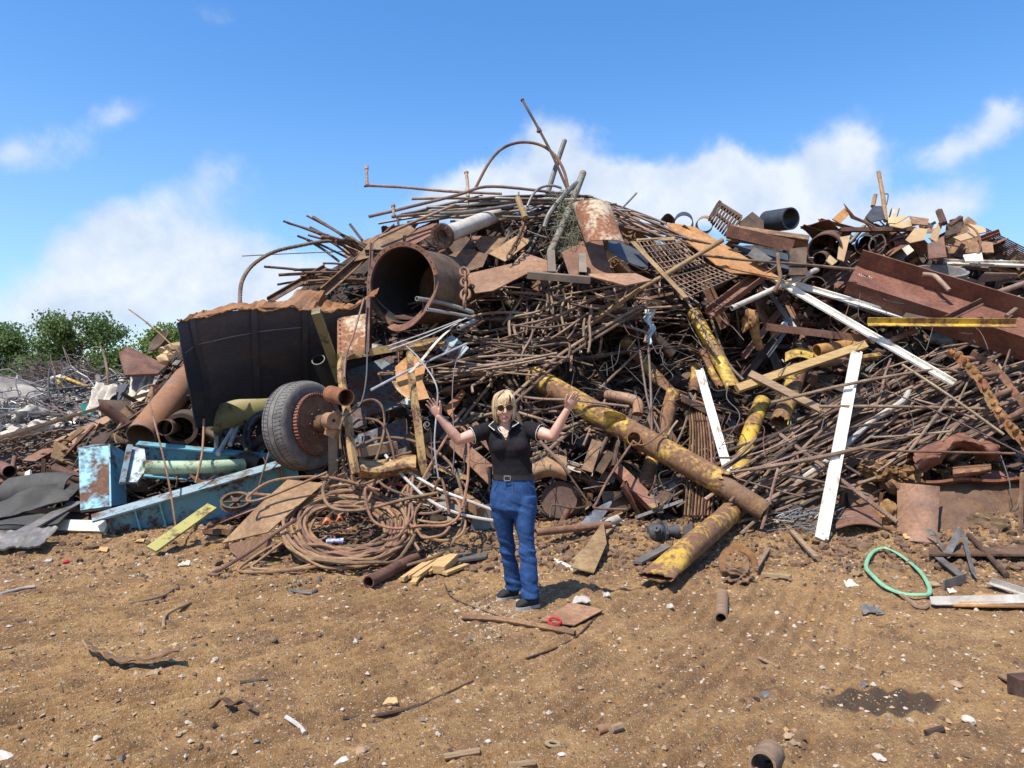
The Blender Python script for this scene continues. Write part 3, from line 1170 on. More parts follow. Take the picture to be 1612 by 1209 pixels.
# ------------------------------------------------------------------ the woman
SKIN = plain('skin', (0.60, 0.365, 0.265), (0.48, 0.255, 0.175), 11, 0.5, 0, 0.12, (1, 1))
LIPS = plain('lips', (0.5, 0.25, 0.19), None, 14, 0.5, 0, 0.02, (1, 1))
HAIRM = plain('blond hair', (0.56, 0.41, 0.22), (0.27, 0.17, 0.085), 16, 0.5, 0, 0.3, (1, 1), stretch=(3, 3, 0.4))
SHIRTM = plain('black knit', (0.017, 0.015, 0.0175), (0.011, 0.0098, 0.0115), 60, 0.85, 0, 0.1, (1, 1))
TRIM = plain('white trim', (0.75, 0.72, 0.68), None, 30, 0.7, 0, 0.05, (1, 1))
DENIM = plain('blue denim', (0.036, 0.092, 0.222), (0.011, 0.033, 0.1), 7, 0.9, 0, 0.35, (1, 1))
LEATHER = plain('black leather', (0.02, 0.019, 0.02), None, 30, 0.45, 0, 0.1, (1, 1))
STEELB = plain('buckle steel', (0.6, 0.58, 0.55), None, 10, 0.3, 0.8, 0, (1, 1))
LENS = plain('dark lens', (0.02, 0.012, 0.01), None, 4, 0.08, 0, 0, (1, 1))
SHOEM = plain('black shoe knit', (0.035, 0.035, 0.038), None, 60, 0.8, 0, 0.3, (1, 1))
SOLEM = plain('grey shoe sole', (0.4, 0.38, 0.34), None, 30, 0.8, 0, 0.1, (1, 1))

for _m in (SHIRTM, DENIM, SHOEM):
    [n for n in _m.node_tree.nodes if n.type == 'BSDF_PRINCIPLED'][0].inputs['Specular IOR Level'].default_value = 0.15


def remesh(mb, vox, it=3, fac=0.5):
    me = bpy.data.meshes.new('t')
    me.from_pydata([tuple(p) for p in mb.v], [], mb.f)
    o = bpy.data.objects.new('t', me)
    C.objects.link(o)
    r = o.modifiers.new('r', 'REMESH')
    r.mode = 'VOXEL'
    r.voxel_size = vox
    s = o.modifiers.new('s', 'SMOOTH')
    s.iterations = it
    s.factor = fac
    dg = bpy.context.evaluated_depsgraph_get()
    dg.update()
    em = bpy.data.meshes.new_from_object(o.evaluated_get(dg))
    q = MB()
    q.v = [v.co.copy() for v in em.vertices]
    q.f = [tuple(p.vertices) for p in em.polygons]
    q.mi = [0] * len(q.f)
    nr = [v.normal.copy() for v in em.vertices]
    bpy.data.objects.remove(o)
    bpy.data.meshes.remove(me)
    bpy.data.meshes.remove(em)
    return q, nr


def build_woman():
    BD = 5.95
    m = BD / F                         # metres per photo pixel at her distance
    Q = lambda x, y, dy=0.0: P(x, y, BD + dy)
    rt = root('person', 'woman in black polo shirt and blue jeans with both arms raised before the scrap heap', 'person', V((Q(812, 900).x, 5.95, 0)))
    X, Y, Z = V((1, 0, 0)), V((0, 1, 0)), V((0, 0, 1))

    def ell(x, y, dy, hw, dep):
        return (Q(x, y, dy), X * hw * m, Y * dep)
    torso = [(797, 668, .03, 17, .062), (798, 674, .02, 31, .075), (798.5, 683, .01, 36.5, .09), (800, 695, .0, 34.5, .108), (802, 707, -.005, 33, .115),
             (804, 720, 0, 31, .105), (806, 733, 0, 30.5, .098), (808, 746, .0, 31.5, .1), (808, 757, .0, 33, .105)]
    # ---- body
    b = MB()
    b.loft([(c, a * 0.88, d * 0.88) for c, a, d in [ell(*t) for t in torso]], 24)
    b.loft([ell(808, 752, 0, 29, .09), ell(808, 780, 0, 31, .09), ell(808, 798, 0, 25, .075)], 24)
    legs = {0: [(791, 783, .02, 17.5, .088), (792.5, 823, .04, 12.5, .065), (798, 855, .07, 8.5, .045), (803, 890, .11, 7.5, .042), (807, 924, .16, 7.5, .045)],
            1: [(826, 783, 0, 19, .09), (825.5, 823, -.02, 13, .065), (829, 859, -.05, 8.5, .045), (832, 898, -.09, 7.5, .042), (836, 946, -.13, 7.5, .045)]}
    for k in (0, 1):
        b.loft([ell(*t) for t in legs[k]], 18)
    # neck and head
    H = Q(793.6, 639.5, 0.0)
    fw = V((0.10, -0.985, -0.10)).normalized()
    up0 = V((-0.03, -0.06, 1)).normalized()
    sx = fw.cross(up0).normalized() * 1.0            # towards the picture's right? fixed below
    if sx.x < 0:
        sx = -sx
    up = sx.cross(fw)
    if up.z < 0:
        up = -up
    hl = lambda x, y, z: H + sx * x - fw * y + up * z      # y negative = towards the face

    def hball(c, rx, ry, rz, seg=20):
        t = MB().ball((0, 0, 0), rx, ry, rz, seg)
        t.v = [hl(c[0] + p.x, c[1] + p.y, c[2] + p.z) for p in t.v]
        b.add(t.v, t.f)
    b.cone(Q(797, 684, .03), hl(0, .015, -.06), .062, .052, 18)
    hball((0, .005, .0), .074, .094, .106)
    hball((0, -.02, -.035), .066, .073, .075)
    hball((0, -.028, -.074), .056, .062, .052)
    hball((0, -.055, -.078), .034, .04, .036)
    hball((0, -.068, -.108), .028, .022, .02)
    hball((-.036, -.056, -.042), .03, .03, .032)
    hball((.036, -.056, -.042), .03, .03, .032)
    hball((0, -.083, .022), .05, .014, .012)
    b.cone(hl(0, -.092, .006), hl(0, -.112, -.036), .009, .0115, 10)
    hball((-.011, -.1, -.04), .009, .009, .008, 10)
    hball((.011, -.1, -.04), .009, .009, .008, 10)
    hball((0, -.089, -.072), .024, .0085, .0055, 12)
    hball((0, -.088, -.081), .022, .009, .006, 12)
    for s in (-1, 1):
        hball((s * .076, .01, -.02), .01, .018, .03, 12)

    # arms and hands
    def hand(w, tip, thumb_side, nrm):
        f = (tip - w).normalized()
        s = thumb_side - f * thumb_side.dot(f)
        s.normalize()
        n = nrm - f * nrm.dot(f) - s * nrm.dot(s)
        n.normalize()
        k = 0.95
        b.loft([(w - f * .01, s * .025, n * .019), (w + f * .02 * k, s * .031, n * .019), (w + f * .055 * k, s * .040, n * .0165),
                (w + f * .088 * k, s * .040, n * .012), (w + f * .097 * k, s * .035, n * .008)], 16)
        for o, L, sp, cu in ((.0305, .068, .05, .07), (.0105, .078, .015, .10), (-.0098, .072, -.04, .16), (-.0295, .056, -.12, .24)):
            p = w + f * (.088 - abs(o) * .2) * k + s * o
            d = (f + s * sp).normalized()
            r = .0088
            for j, (fr, a) in enumerate(((.45, .5), (.30, 1.0), (.25, 1.3))):
                d = (d + n * cu * a).normalized()
                q = p + d * L * fr
                b.cone(p, q, r, r * .9, 10)
                p = q
                r *= .9
        p = w + f * .022 + s * .024 + n * .004
        d = (f * .75 + s * .62 + n * .22).normalized()
        r = .0145
        for fr, tw in ((.042, 0), (.032, .35), (.027, .3)):
            d = (d + f * tw).normalized()
            q = p + d * fr
            b.cone(p, q, r, r * .84, 12)
            p = q
            r *= .84
    shL, elL, wrL, tpL = Q(765, 678, .0), Q(722, 692.5, -.10), Q(690.8, 655.5, -.14), Q(675, 628, -.17)
    shR, elR, wrR, tpR = Q(833, 676, .0), Q(870, 687, -.12), Q(893, 645, -.16), Q(911, 617, -.19)
    for sh, el, wr in ((shL, elL, wrL), (shR, elR, wrR)):
        b.cone(sh, sh.lerp(el, .55), .054, .05, 18)
        b.cone(sh.lerp(el, .5), el, .050, .040, 18)
        b.cone(el, el.lerp(wr, .3), .041, .041, 18)
        b.cone(el.lerp(wr, .3), wr, .041, .0265, 18)
    hand(wrL, tpL, V((1, -.25, .35)), V((.25, -1, .3)))
    hand(wrR, tpR, V((-1, -.3, .35)), V((-.25, -1, .3)))
    body, nr = remesh(b, .0036, 3)
    li = []
    for f in body.f:
        c = sum((body.v[i] for i in f), V((0, 0, 0))) / len(f) - H
        x, y, z = c.dot(sx), -c.dot(fw), c.dot(up)
        li.append(1 if (abs(x) < .0235 and y < -.085 and -.0875 + .25 * abs(x) < z < -.0665 - .25 * abs(x)) else 0)
    body.mi = li
    mk('body', body, [SKIN, LIPS], rt, angle=80)

    # ---- shirt
    s = MB()
    s.loft([ell(*t) for t in torso[1:-1]] + [ell(808, 751, 0, 33, .107)], 28)
    s.loft([ell(797, 666, .035, 22, .066), ell(797, 674, .025, 28, .075), ell(798, 682, .01, 33, .085)], 24)
    for x, y in ((789, 704), (818, 703)):
        s.ball(Q(x, y, -.062), .076, .068, .072, 18)
    cuffs = []
    for sh, el, fr in ((shL, elL, .52), (shR, elR, .47)):
        c = sh.lerp(el, fr)
        d = (el - sh).normalized()
        _, a, e = frame(d)
        s.loft([(sh - d * .05, a * .05, e * .055), (sh, a * .066, e * .068), (sh.lerp(c, .5), a * .068, e * .07), (c, a * .067, e * .070)], 22)
        cuffs.append((c, d, a, e))
    sh_, nr = remesh(s, .006, 6)
    for i, p in enumerate(sh_.v):
        w = .010 * float(fbm(p.x * 9 + p.z * 5, p.z * 15 - p.x * 6, 3, 3))
        arm = min(1.0, max(0.0, (abs(p.x - Q(799, 690).x) - .17) / .05))
        w += arm * .0035 * math.sin((p.x * .9 + p.z * .45) * 190)
        sh_.v[i] = p + nr[i] * w
    # open the neck in a V down the front
    A, B_, D_ = (781.5, 664), (809, 662), (796, 693)

    def topx(p):
        d = p.y
        return 806 + p.x / d * F, 622 - (p.z - CAMZ) / d * F

    def inside(x, y):
        def e(a, b2):
            return (b2[0] - a[0]) * (y - a[1]) - (b2[1] - a[1]) * (x - a[0])
        k = [e(A, B_), e(B_, D_), e(D_, A)]
        return all(q > 0 for q in k) or all(q < 0 for q in k)
    keep = []
    for f in sh_.f:
        c = sum((sh_.v[i] for i in f), V((0, 0, 0))) / len(f)
        x, y = topx(c)
        if (c.y < BD - .01 and inside(x, y)) or (y < 664 and abs(x - 795) < 17):
            continue
        keep.append(f)
    sh_.f = keep
    sh_.mi = [0] * len(keep)
    shirt = mk('polo_shirt', sh_, SHIRTM, rt, angle=80)
    for c, d, a, e in cuffs:
        t = MB()
        ring = [c + d * .001 + (a * .0655) * math.cos(k * PI / 14) + (e * .0685) * math.sin(k * PI / 14) for k in range(28)]
        t.tube(ring, .0026, 6, closed=True)
        mk('sleeve_trim', t, TRIM, shirt)
    # collar flaps with pale piping, placket
    cb = MB()
    trs = []
    for pts, edge in (([(780, 660, .02), (777, 663.5, -.015), (769.5, 670, -.06), (778.5, 677.5, -.105), (789, 685.5, -.112), (786, 678, -.075), (783, 670, -.05)], (1, 2, 3)),
                      ([(806, 658, .02), (809, 660, -.015), (816.5, 666, -.06), (806.5, 672, -.105), (799.5, 684, -.112), (801, 676, -.075), (804, 667, -.05)], (1, 2, 3))):
        q = [Q(*p) for p in pts]
        cb.add(*(q + [p + V((0, .006, -.004)) for p in q], [tuple(range(7)), tuple(range(13, 6, -1))] + [(i, 7 + i, 7 + (i + 1) % 7, (i + 1) % 7) for i in range(7)]))
        trs.append(MB().tube([q[i] + V((0, -.003, 0)) for i in edge], .0036, 6))
    cb.tube(catmull([Q(780, 661, .0), Q(783, 659, .06), Q(795, 658, .085), Q(805, 658, .06), Q(807, 659, 0)], 5), .012, 8)
    collar = mk('collar', cb, SHIRTM, shirt, angle=60)
    for tr in trs:
        mk('collar_trim', tr, TRIM, shirt)
    # ---- necklace
    nb = MB()
    for p in catmull([Q(783.5, 672, -.045), Q(785, 676.5, -.068), Q(789, 681, -.086), Q(794, 683.3, -.094), Q(799, 681, -.088), Q(802.5, 676.5, -.07), Q(804, 672, -.046)], 5):
        nb.ball(p, .0047, seg=8)
    mk('necklace', nb, TRIM, rt)

    # ---- jeans
    j = MB()
    j.loft([ell(808, 752, 0, 32.3, .104), ell(808, 765, .0, 34.5, .112), ell(808, 785, .01, 37.3, .122), ell(808.5, 800, .005, 36.5, .115), ell(809, 815, 0, 17, .07)], 28)
    j.loft([ell(790.5, 780, .02, 18, .1), ell(790.5, 800, .02, 18.5, .102), ell(792.5, 823, .04, 15.6, .09), ell(796, 845, .06, 13.2, .074), ell(798.5, 860, .075, 12.2, .068),
            ell(801.5, 880, .1, 12.8, .07), ell(804.5, 898, .125, 12.9, .072), ell(807.8, 912, .145, 13.9, .084), ell(810.3, 925.5, .165, 14.6, .09)], 22)
    j.loft([ell(826, 780, 0, 19.5, .104), ell(826, 800, -.01, 20, .104), ell(825.5, 823, -.02, 16.6, .092), ell(828, 845, -.04, 13.0, .075), ell(829.3, 860, -.05, 12.0, .07),
            ell(831, 880, -.075, 13.4, .072), ell(832.5, 900, -.095, 13.8, .075), ell(835.5, 940, -.13, 14.6, .092)], 22)
    je, nr = remesh(j, .0055, 14)
    for i, p in enumerate(je.v):
        x, y = topx(p)
        kn = math.exp(-((y - 868) / 22) ** 2) + .5 * math.exp(-((y - 800) / 12) ** 2) + .9 * math.exp(-((y - 925) / 16) ** 2)
        je.v[i] = p + nr[i] * (.05 * kn * float(fbm(p.x * 7, p.z * 26 + p.x * 9, 5, 2)) + .006 * float(fbm(p.x * 20, p.z * 20, 2, 2)))
    jeans = mk('jeans', je, DENIM, rt, angle=80)
    dth = plain('denim thread', (0.10, 0.15, 0.27), None, 30, 0.9, 0, 0, (1, 1))
    for pts in ([(782, 757), (781.5, 764), (776, 770)], [(831, 757), (833, 763), (841, 768)], [(806, 757), (807, 772), (811, 782)]):
        mk('seam', MB().tube(catmull([Q(x, y, -.122 + abs(x - 808) * .0018) for x, y in pts], 4), .0022, 5), dth, jeans)
    # ---- belt
    bl = MB()
    c1 = ell(808, 750.5, 0, 33.6, .111)
    n = 40
    vs = []
    for dz in (-.017, .017):
        for rr in (1.0, 0.93):
            for k in range(n):
                an = 2 * PI * k / n
                vs.append(c1[0] + c1[1] * math.cos(an) * rr + c1[2] * math.sin(an) * rr + Z * dz)
    fs = []
    for k in range(n):
        l = (k + 1) % n
        fs += [(k, l, 2 * n + l, 2 * n + k), (n + k, 3 * n + k, 3 * n + l, n + l), (k, n + k, n + l, l), (2 * n + k, 2 * n + l, 3 * n + l, 3 * n + k)]
    bl.add(vs, fs)
    belt = mk('belt', bl, LEATHER, rt)
    bk = MB()
    cc = Q(798.5, 753, -.122)
    rr = [cc + X * .024 + Z * .018, cc - X * .024 + Z * .018, cc - X * .024 - Z * .018, cc + X * .024 - Z * .018]
    for i in range(4):
        bk.box(rr[i], rr[(i + 1) % 4], .006, .006, up=(0, -1, 0))
    mk('buckle', bk, STEELB, belt)
    ho = MB()
    ho.loft([(Q(771.5, 735, -.0), X * .016, Y * .035), (Q(771.5, 764, 0), X * .015, Y * .034)], 10)
    mk('phone_holster', ho, LEATHER, belt)
    cl = MB()
    cl.disc(Q(837, 748, -.075), (.5, -1, 0), .011, .012, 14)
    mk('belt_clip', cl, LEATHER, belt)

    # ---- shoes
    for heel, toe, dh, dt in (((814, 925), (784, 930), .19, .075), ((847, 946), (813, 953.5), -.115, -.20)):
        h = Q(heel[0], heel[1], dh)
        tt = Q(toe[0], toe[1], dt)
        h.z = float(gz(h.x, h.y)) + .028
        tt.z = float(gz(tt.x, tt.y)) + .024
        d = (tt - h)
        L = d.length
        d.normalize()
        sd_ = d.cross(Z).normalized()
        uu = sd_.cross(d)
        up_ = MB()
        rings = []
        for f_, w_, hh in ((-.02, .018, .03), (.0, .030, .048), (.12, .034, .052), (.3, .036, .05), (.5, .040, .042), (.7, .045, .034), (.85, .043, .028), (.96, .030, .02), (1.02, .012, .012)):
            rings.append((h + d * L * f_ + uu * (hh - .012), sd_ * w_, uu * hh))
        up_.loft(rings, 18)
        up_.cone(h + d * .05 + uu * .03, h + d * .045 + uu * .10, .042, .04, 16)
        so, nr = remesh(up_, .004, 3)
        so.v = [p if (p - h).dot(uu) > -.008 else p - uu * ((p - h).dot(uu) + .008) for p in so.v]
        shoe = mk('shoe', so, SHOEM, rt, angle=80)
        sl = MB()
        out = []
        for f_, w_ in ((-.04, .016), (-.02, .028), (.1, .036), (.3, .036), (.5, .041), (.7, .047), (.86, .045), (.97, .033), (1.04, .014)):
            out.append((f_, w_))
        ring = [h + d * L * f_ + sd_ * w_ for f_, w_ in out] + [h + d * L * f_ - sd_ * w_ for f_, w_ in reversed(out)]
        sl.plate([p - uu * .016 for p in ring], .024, uu)
        mk('sole', sl, SOLEM, shoe)
        lc = MB()
        for q in (.42, .5, .58, .66):
            p = h + d * L * q + uu * (.088 - .03 * q * 1.3)
            lc.tube([p - sd_ * .018 - uu * .006, p + uu * .002, p + sd_ * .018 - uu * .006], .0028, 5)
        mk('laces', lc, SOLEM, shoe)

    # ---- hair
    hb = MB()
    t = MB().ball((0, 0, 0), .0815, .094, .108, 26)
    hb.add([hl(p.x, p.y + .021, p.z + .013) for p in t.v], t.f)
    rnd = random.Random(4)
    # strands from the parting down the sides and back
    for k in range(380):
        hb.cur = rnd.choice((0, 0, 0, 1, 2))
        a = rnd.uniform(-1, 1)
        phi = PI / 2 + a * math.radians(136)           # 90 deg = back of the head, +-146 reaches the temples
        bl_ = rnd.uniform(.96, 1.12)
        end = -.112 + .035 * abs(math.cos(phi)) * 0 + rnd.uniform(-.032, .03)
        pts = []
        for th in (8, 26, 46, 66, 86):
            q = math.radians(th)
            x = .085 * math.sin(q) * math.cos(phi) * bl_
            y = .02 + .099 * math.sin(q) * math.sin(phi) * bl_
            z = .012 + .114 * math.cos(q) * (bl_ * .3 + .7)
            pts.append((x + (.016 if th < 30 else 0), y, z))
        x, y, z = pts[-1]
        n = 4
        for i in range(1, n + 1):
            f_ = i / n
            k2 = 1 + .06 * math.sin(f_ * 2.2) - .17 * f_ * f_
            pts.append((x * k2, (y - .02) * k2 + .02 - .012 * f_, z + (end - z) * f_))
        w = rnd.uniform(.0045, .0085)
        hb.tube(catmull([hl(*p) for p in pts], 3), [w * (0.6 + .4 * min(1, i / 4)) * (1 if i < 18 else .75 - .12 * (i - 18)) for i in range(25)], 5, flat=.5)
    # fringe swept over the forehead from a parting on the picture's right
    for k in range(140):
        hb.cur = rnd.choice((0, 0, 1, 2, 2))
        a = rnd.random()
        st = (.022 + rnd.uniform(-.012, .012), -.01 + rnd.uniform(-.03, .03), .122)
        if a < .8:
            u = rnd.random()
            e = (.03 - .105 * u, -.103 + .05 * u * u, .038 - .012 * math.sin(u * 3) - .06 * u * u + rnd.uniform(-.012, .008))
            mid = (.03 - .07 * u, -.085 + .02 * u, .098 - .016 * u)
        else:
            u = rnd.random()
            e = (.05 + .03 * u, -.085 + .045 * u, .03 - .05 * u)
            mid = (.048 + .015 * u, -.07 + .02 * u, .092)
        w = rnd.uniform(.004, .007)
        pts = catmull([hl(*st), hl(*mid), hl(*((mid[0] + e[0]) / 2 * 1.08, (mid[1] + e[1]) / 2 - .012, (mid[2] + e[2]) / 2 + .006)), hl(*e)], 5)
        hb.tube(pts, [w * (1 - .75 * (i / (len(pts) - 1)) ** 2) for i in range(len(pts))], 5, flat=.5)
    mk('hair', hb, [HAIRM, plain('dark blond hair', (0.36, 0.24, 0.12), (0.2, 0.12, 0.06), 16, .5, 0, .3, (1, 1)), plain('light blond hair', (0.72, 0.57, 0.34), (0.5, 0.36, 0.2), 16, .45, 0, .3, (1, 1))], rt, angle=80)

    # ---- sunglasses
    g = MB()
    ln = MB()
    for s_ in (-1, 1):
        c = hl(s_ * .0335, -.1015, -.002)
        n_ = (fw + sx * s_ * .18).normalized()
        _, a, e = frame(n_, up)
        outl = []
        for k in range(22):
            an = 2 * PI * k / 22
            dx = .030 * math.cos(an) * (1 - .12 * math.sin(an) * s_ * 0)
            dy = .0245 * math.sin(an)
            dx += -s_ * .003 * math.sin(an) if False else 0
            if dy < 0:
                dx *= 1 - .18 * abs(dy) / .0245
            outl.append(c + sx * dx + up * dy)
        ln.plate(outl, .002, n_)
        g.tube(outl, .0016, 6, closed=True)
        g.tube([hl(s_ * .064, -.094, .004), hl(s_ * .078, -.06, .002), hl(s_ * .082, .0, -.004)], .002, 6)
    g.tube([hl(-.01, -.107, .008), hl(0, -.109, .010), hl(.01, -.107, .008)], .0018, 6)
    g.tube([hl(-.02, -.106, .019), hl(0, -.109, .019), hl(.02, -.106, .019)], .0015, 6)
    gl = mk('sunglasses', g, plain('gold frame', (0.35, 0.25, 0.12), None, 10, 0.3, 0.8, 0, (1, 1)), rt)
    mk('lens', ln, LENS, gl)


build_woman()
# ================================================================== named scrap, left part of the heap
# ---- big black steel bin lying on its side, open flange on top


def build_bin():
    rt = root('steel_bin', 'large black steel bin shell with rusty top flange above the tyre', 'bin', S(420, 640, .2))
    # wall leaning out: the top edge is nearer than the foot
    topx = [(278, 508), (300, 500), (363, 490), (410, 484), (468, 484), (505, 490), (545, 488), (585, 466)]
    botx = [(309, 674), (330, 640), (372, 628), (415, 627), (463, 622), (505, 615), (545, 605), (585, 596)]

    def fn(u, v):
        k = u * 7
        i = min(6, int(k))
        f = k - i
        a = (topx[i][0] + (topx[i + 1][0] - topx[i][0]) * f, topx[i][1] + (topx[i + 1][1] - topx[i][1]) * f)
        b = (botx[i][0] + (botx[i + 1][0] - botx[i][0]) * f, botx[i][1] + (botx[i + 1][1] - botx[i][1]) * f)
        x = a[0] + (b[0] - a[0]) * v
        y = a[1] + (b[1] - a[1]) * v
        d = 8.45 + 1.1 * u + (.62 + .5 * u) * v ** 1.3 - .06 * math.sin(PI * v)
        p = P(x, y, d)
        p.y += .05 * float(fbm(u * 5, v * 4, 3))
        return p
    mk('wall', MB().sheet(fn, 40, 14, .012), NAVY, rt, angle=50)
    # left return of the shell, going back

    def fl(u, v):
        p = fn(0, v)
        return p + V((-.05 * u, 1.0 * u, .15 * u * (1 - v)))
    mk('end_wall', MB().sheet(fl, 6, 10, .012), NAVY, rt, angle=50)
    # ragged rusty flange running along the top

    def rim(u, v):
        p = fn(u, 0)
        w = .42 + .16 * math.sin(u * 9) * .4 + (.25 if .42 < u < .68 else 0)
        q = p + V((0.02, w * v, .15 * v + .11 * float(fbm(u * 17, v * 3, 6)) + .05 * float(fbm(u * 60, v * 2, 9)) + (.16 * v if .5 < u < .65 else 0) - .03 * (1 - v) * abs(math.sin(u * 23))))
        if v == 0:
            q += V((0, -.05, .01 + .012 * math.sin(u * 40)))
        return q
    mk('flange', MB().sheet(rim, 110, 6, .012), RUSTO, rt, angle=22)
    for u, du in ((.40, 0), (.145, -.012), (.62, .02)):
        m = MB()

        def rb(a, v, u=u, du=du):
            p = fn(min(1, max(0, u + (a - .5) * .03 + du * v)), v * .97 + .005)
            return p + V((0, -.03, -.008))
        m.sheet(rb, 3, 12, .02)
        mk('rib', m, NAVY, rt, angle=50)
    mk('seam', MB().tube([fn(i / 20 * .6, .26 + .05 * math.sin(i / 20 * 2.6 + 1.2)) + V((0, -.012, 0)) for i in range(1, 21)], .008, 5), GREYM, rt)


build_bin()

# square post and tubes seen in front of the bin
bar('olive_post', 'olive green square post leaning against the right of the black bin', 'post', OLIVE, (497, 490, -2.45), (535, 598, -1.0), [(-.05, -.05), (.05, -.05), (.05, .05), (-.05, .05)], up=(0, -1, .3))
pipe('round_pipe', 'dark open pipe end poking out beside the olive post', 'pipe', BLACKP, [(501, 566, -1.25), (520, 606, -.6)], .085, .012, seg=22)
# ---- wheel with tyre and chain sprocket


def build_wheel():
    ax = V((.88, -.46, .10)).normalized()
    c = P(478, 670, 8.42)
    rt = root('wheel', 'worn black tyre on its axle under the black steel bin', 'wheel', c)
    R0 = .505
    prof = [(.30, -.14), (.40, -.158), (.455, -.158), (.487, -.14), (.5, -.105), (.505, -.03), (.505, .03), (.5, .105), (.487, .14), (.455, .158), (.40, .158), (.30, .14), (.29, .1), (.29, -.1)]
    mb = MB().lathe(prof, c, ax, 56, closed=True)
    mk('tyre', mb, TYREM, rt, angle=50)
    a_, s_, u_ = frame(ax)
    for side in (-1, 1):
        g = MB()
        for k in range(70):
            t = 2 * PI * k / 70
            e = lambda q: s_ * math.cos(q) + u_ * math.sin(q)
            g.box(c + e(t) * (R0 - .004) + ax * side * .055, c + e(t + .035) * (R0 - .016) + ax * side * .135, .006, .012, up=e(t))
        tag(mk('tread_sipes', g, BLACKP, rt, smooth=False), kind='stuff')
    mk('tread_groove', MB().ring(c + ax * -.035, ax, R0 - .006, R0 + .0025, .008, 56), BLACKP, rt)
    mk('tread_groove', MB().ring(c + ax * .035, ax, R0 - .006, R0 + .0025, .008, 56), BLACKP, rt)
    mk('tread_groove', MB().ring(c + ax * -.1, ax, R0 - .01, R0 - .001, .008, 56), BLACKP, rt)
    mk('rim', MB().lathe([(.05, .02), (.2, .03), (.27, .1), (.305, .15), (.31, .19), (.29, .19), (.25, .12), (.19, .06), (.05, .05)], c, ax, 36, closed=True), BLUED, rt)
    sp = MB()
    a_, s_, u_ = frame(ax)
    o = c + ax * .205
    n = 38
    pts = []
    for k in range(n * 4):
        r = (.315, .315, .345, .345)[k % 4]
        t = 2 * PI * k / (n * 4)
        pts.append(o + s_ * math.cos(t) * r + u_ * math.sin(t) * r)
    inner = [o + s_ * math.cos(2 * PI * k / (n * 4)) * .17 + u_ * math.sin(2 * PI * k / (n * 4)) * .17 for k in range(n * 4)]
    N = len(pts)
    w = ax * .012
    vs = [p + w for p in pts] + [p - w for p in pts] + [p + w for p in inner] + [p - w for p in inner]
    fs = []
    for k in range(N):
        l = (k + 1) % N
        fs += [(k, l, N + l, N + k), (2 * N + k, k, l, 2 * N + l), (N + k, 3 * N + k, 3 * N + l, N + l), (2 * N + l, 3 * N + l, 3 * N + k, 2 * N + k)]
    sp.add(vs, fs)
    sp.ring(o, ax, .10, .2, .04, 30)
    mk('sprocket', sp, RUST, rt, smooth=False)
    ch = MB()
    for k in range(58):
        t = 2 * PI * k / 58
        p = o + s_ * math.cos(t) * .335 + u_ * math.sin(t) * .335
        ch.disc(p, ax, .016, .055, 8)
    mk('drive_chain', ch, RUSTR, rt)
    hub = MB().lathe([(.001, -.1), (.1, -.1), (.1, .12), (.075, .13), (.07, .18), (.05, .19), (.05, .22), (.03, .23), (.001, .23)], o, ax, 22, closed=True)
    mk('hub', hub, DIRT, rt)
    for k in range(8):
        t = 2 * PI * k / 8
        bo = MB().disc(o + ax * .03 + s_ * math.cos(t) * .15 + u_ * math.sin(t) * .15, ax, .016, .04, 6)
        mk('wheel_bolt', bo, RUSTD, rt)


build_wheel()
# bearing block in front of the hub
mb = MB().lathe([(.02, -.06), (.085, -.06), (.085, .06), (.02, .06)], P(521, 662, 7.75), (.7, -.7, 0), 20, closed=True)
mb.box(P(514, 672, 7.85), P(533, 650, 7.8), .10, .08)
mb.box(P(515, 676, 7.9), P(531, 684, 7.85), .07, .1)
thing('bearing_block', 'tan grey bearing block mounted before the sprocket', 'bearing', mb, RUSTL)
bar('axle_beam', 'grey axle upright standing below the bearing block', 'beam', GREYM, (525, 675, -1.7), (526, 760, -.9), [(-.05, -.04), (.05, -.04), (.05, .04), (-.05, .04)], up=(0, -1, 0))
pipe('pipe_stub', 'short orange rusty pipe stub over the tyre and yellow post', 'pipe', RUSTO, [(521, 620, -2.2), (545, 626, -2.55)], .088, .01, seg=26)
# yellow bent tube frame
YP = lambda *a: catmull([pt(q) for q in a], 5)
m = MB().tube(YP((556, 556, -1.5), (541, 563, -1.85), (537, 580, -2.0), (540, 612, -1.95), (548, 660, -1.85), (553, 706, -1.7), (560, 745, -1.5)), .045, 4)
thing('bent_yellow_tube', 'bent worn yellow square tube behind the pipe stub', 'tube', m, YELW, 'worn yellow tubes left of the woman')
m = MB().tube(YP((700, 540, -1.45), (668, 545, -1.6), (647, 551, -1.75), (646, 575, -1.8), (651, 620, -1.75), (658, 670, -1.6), (664, 720, -1.4), (668, 752, -1.2)), .047, 4)
thing('bent_yellow_tube', 'tall worn yellow square tube left of the woman\'s raised hand', 'tube', m, YELW, 'worn yellow tubes left of the woman')
bar('yellow_crossbar', 'worn yellow crossbar with rusty patches under the bolt hole panel', 'beam', YELW, (531, 563, -1.55), (690, 536, -1.35), [(-.03, -.045), (.03, -.045), (.03, .045), (-.03, .045)])
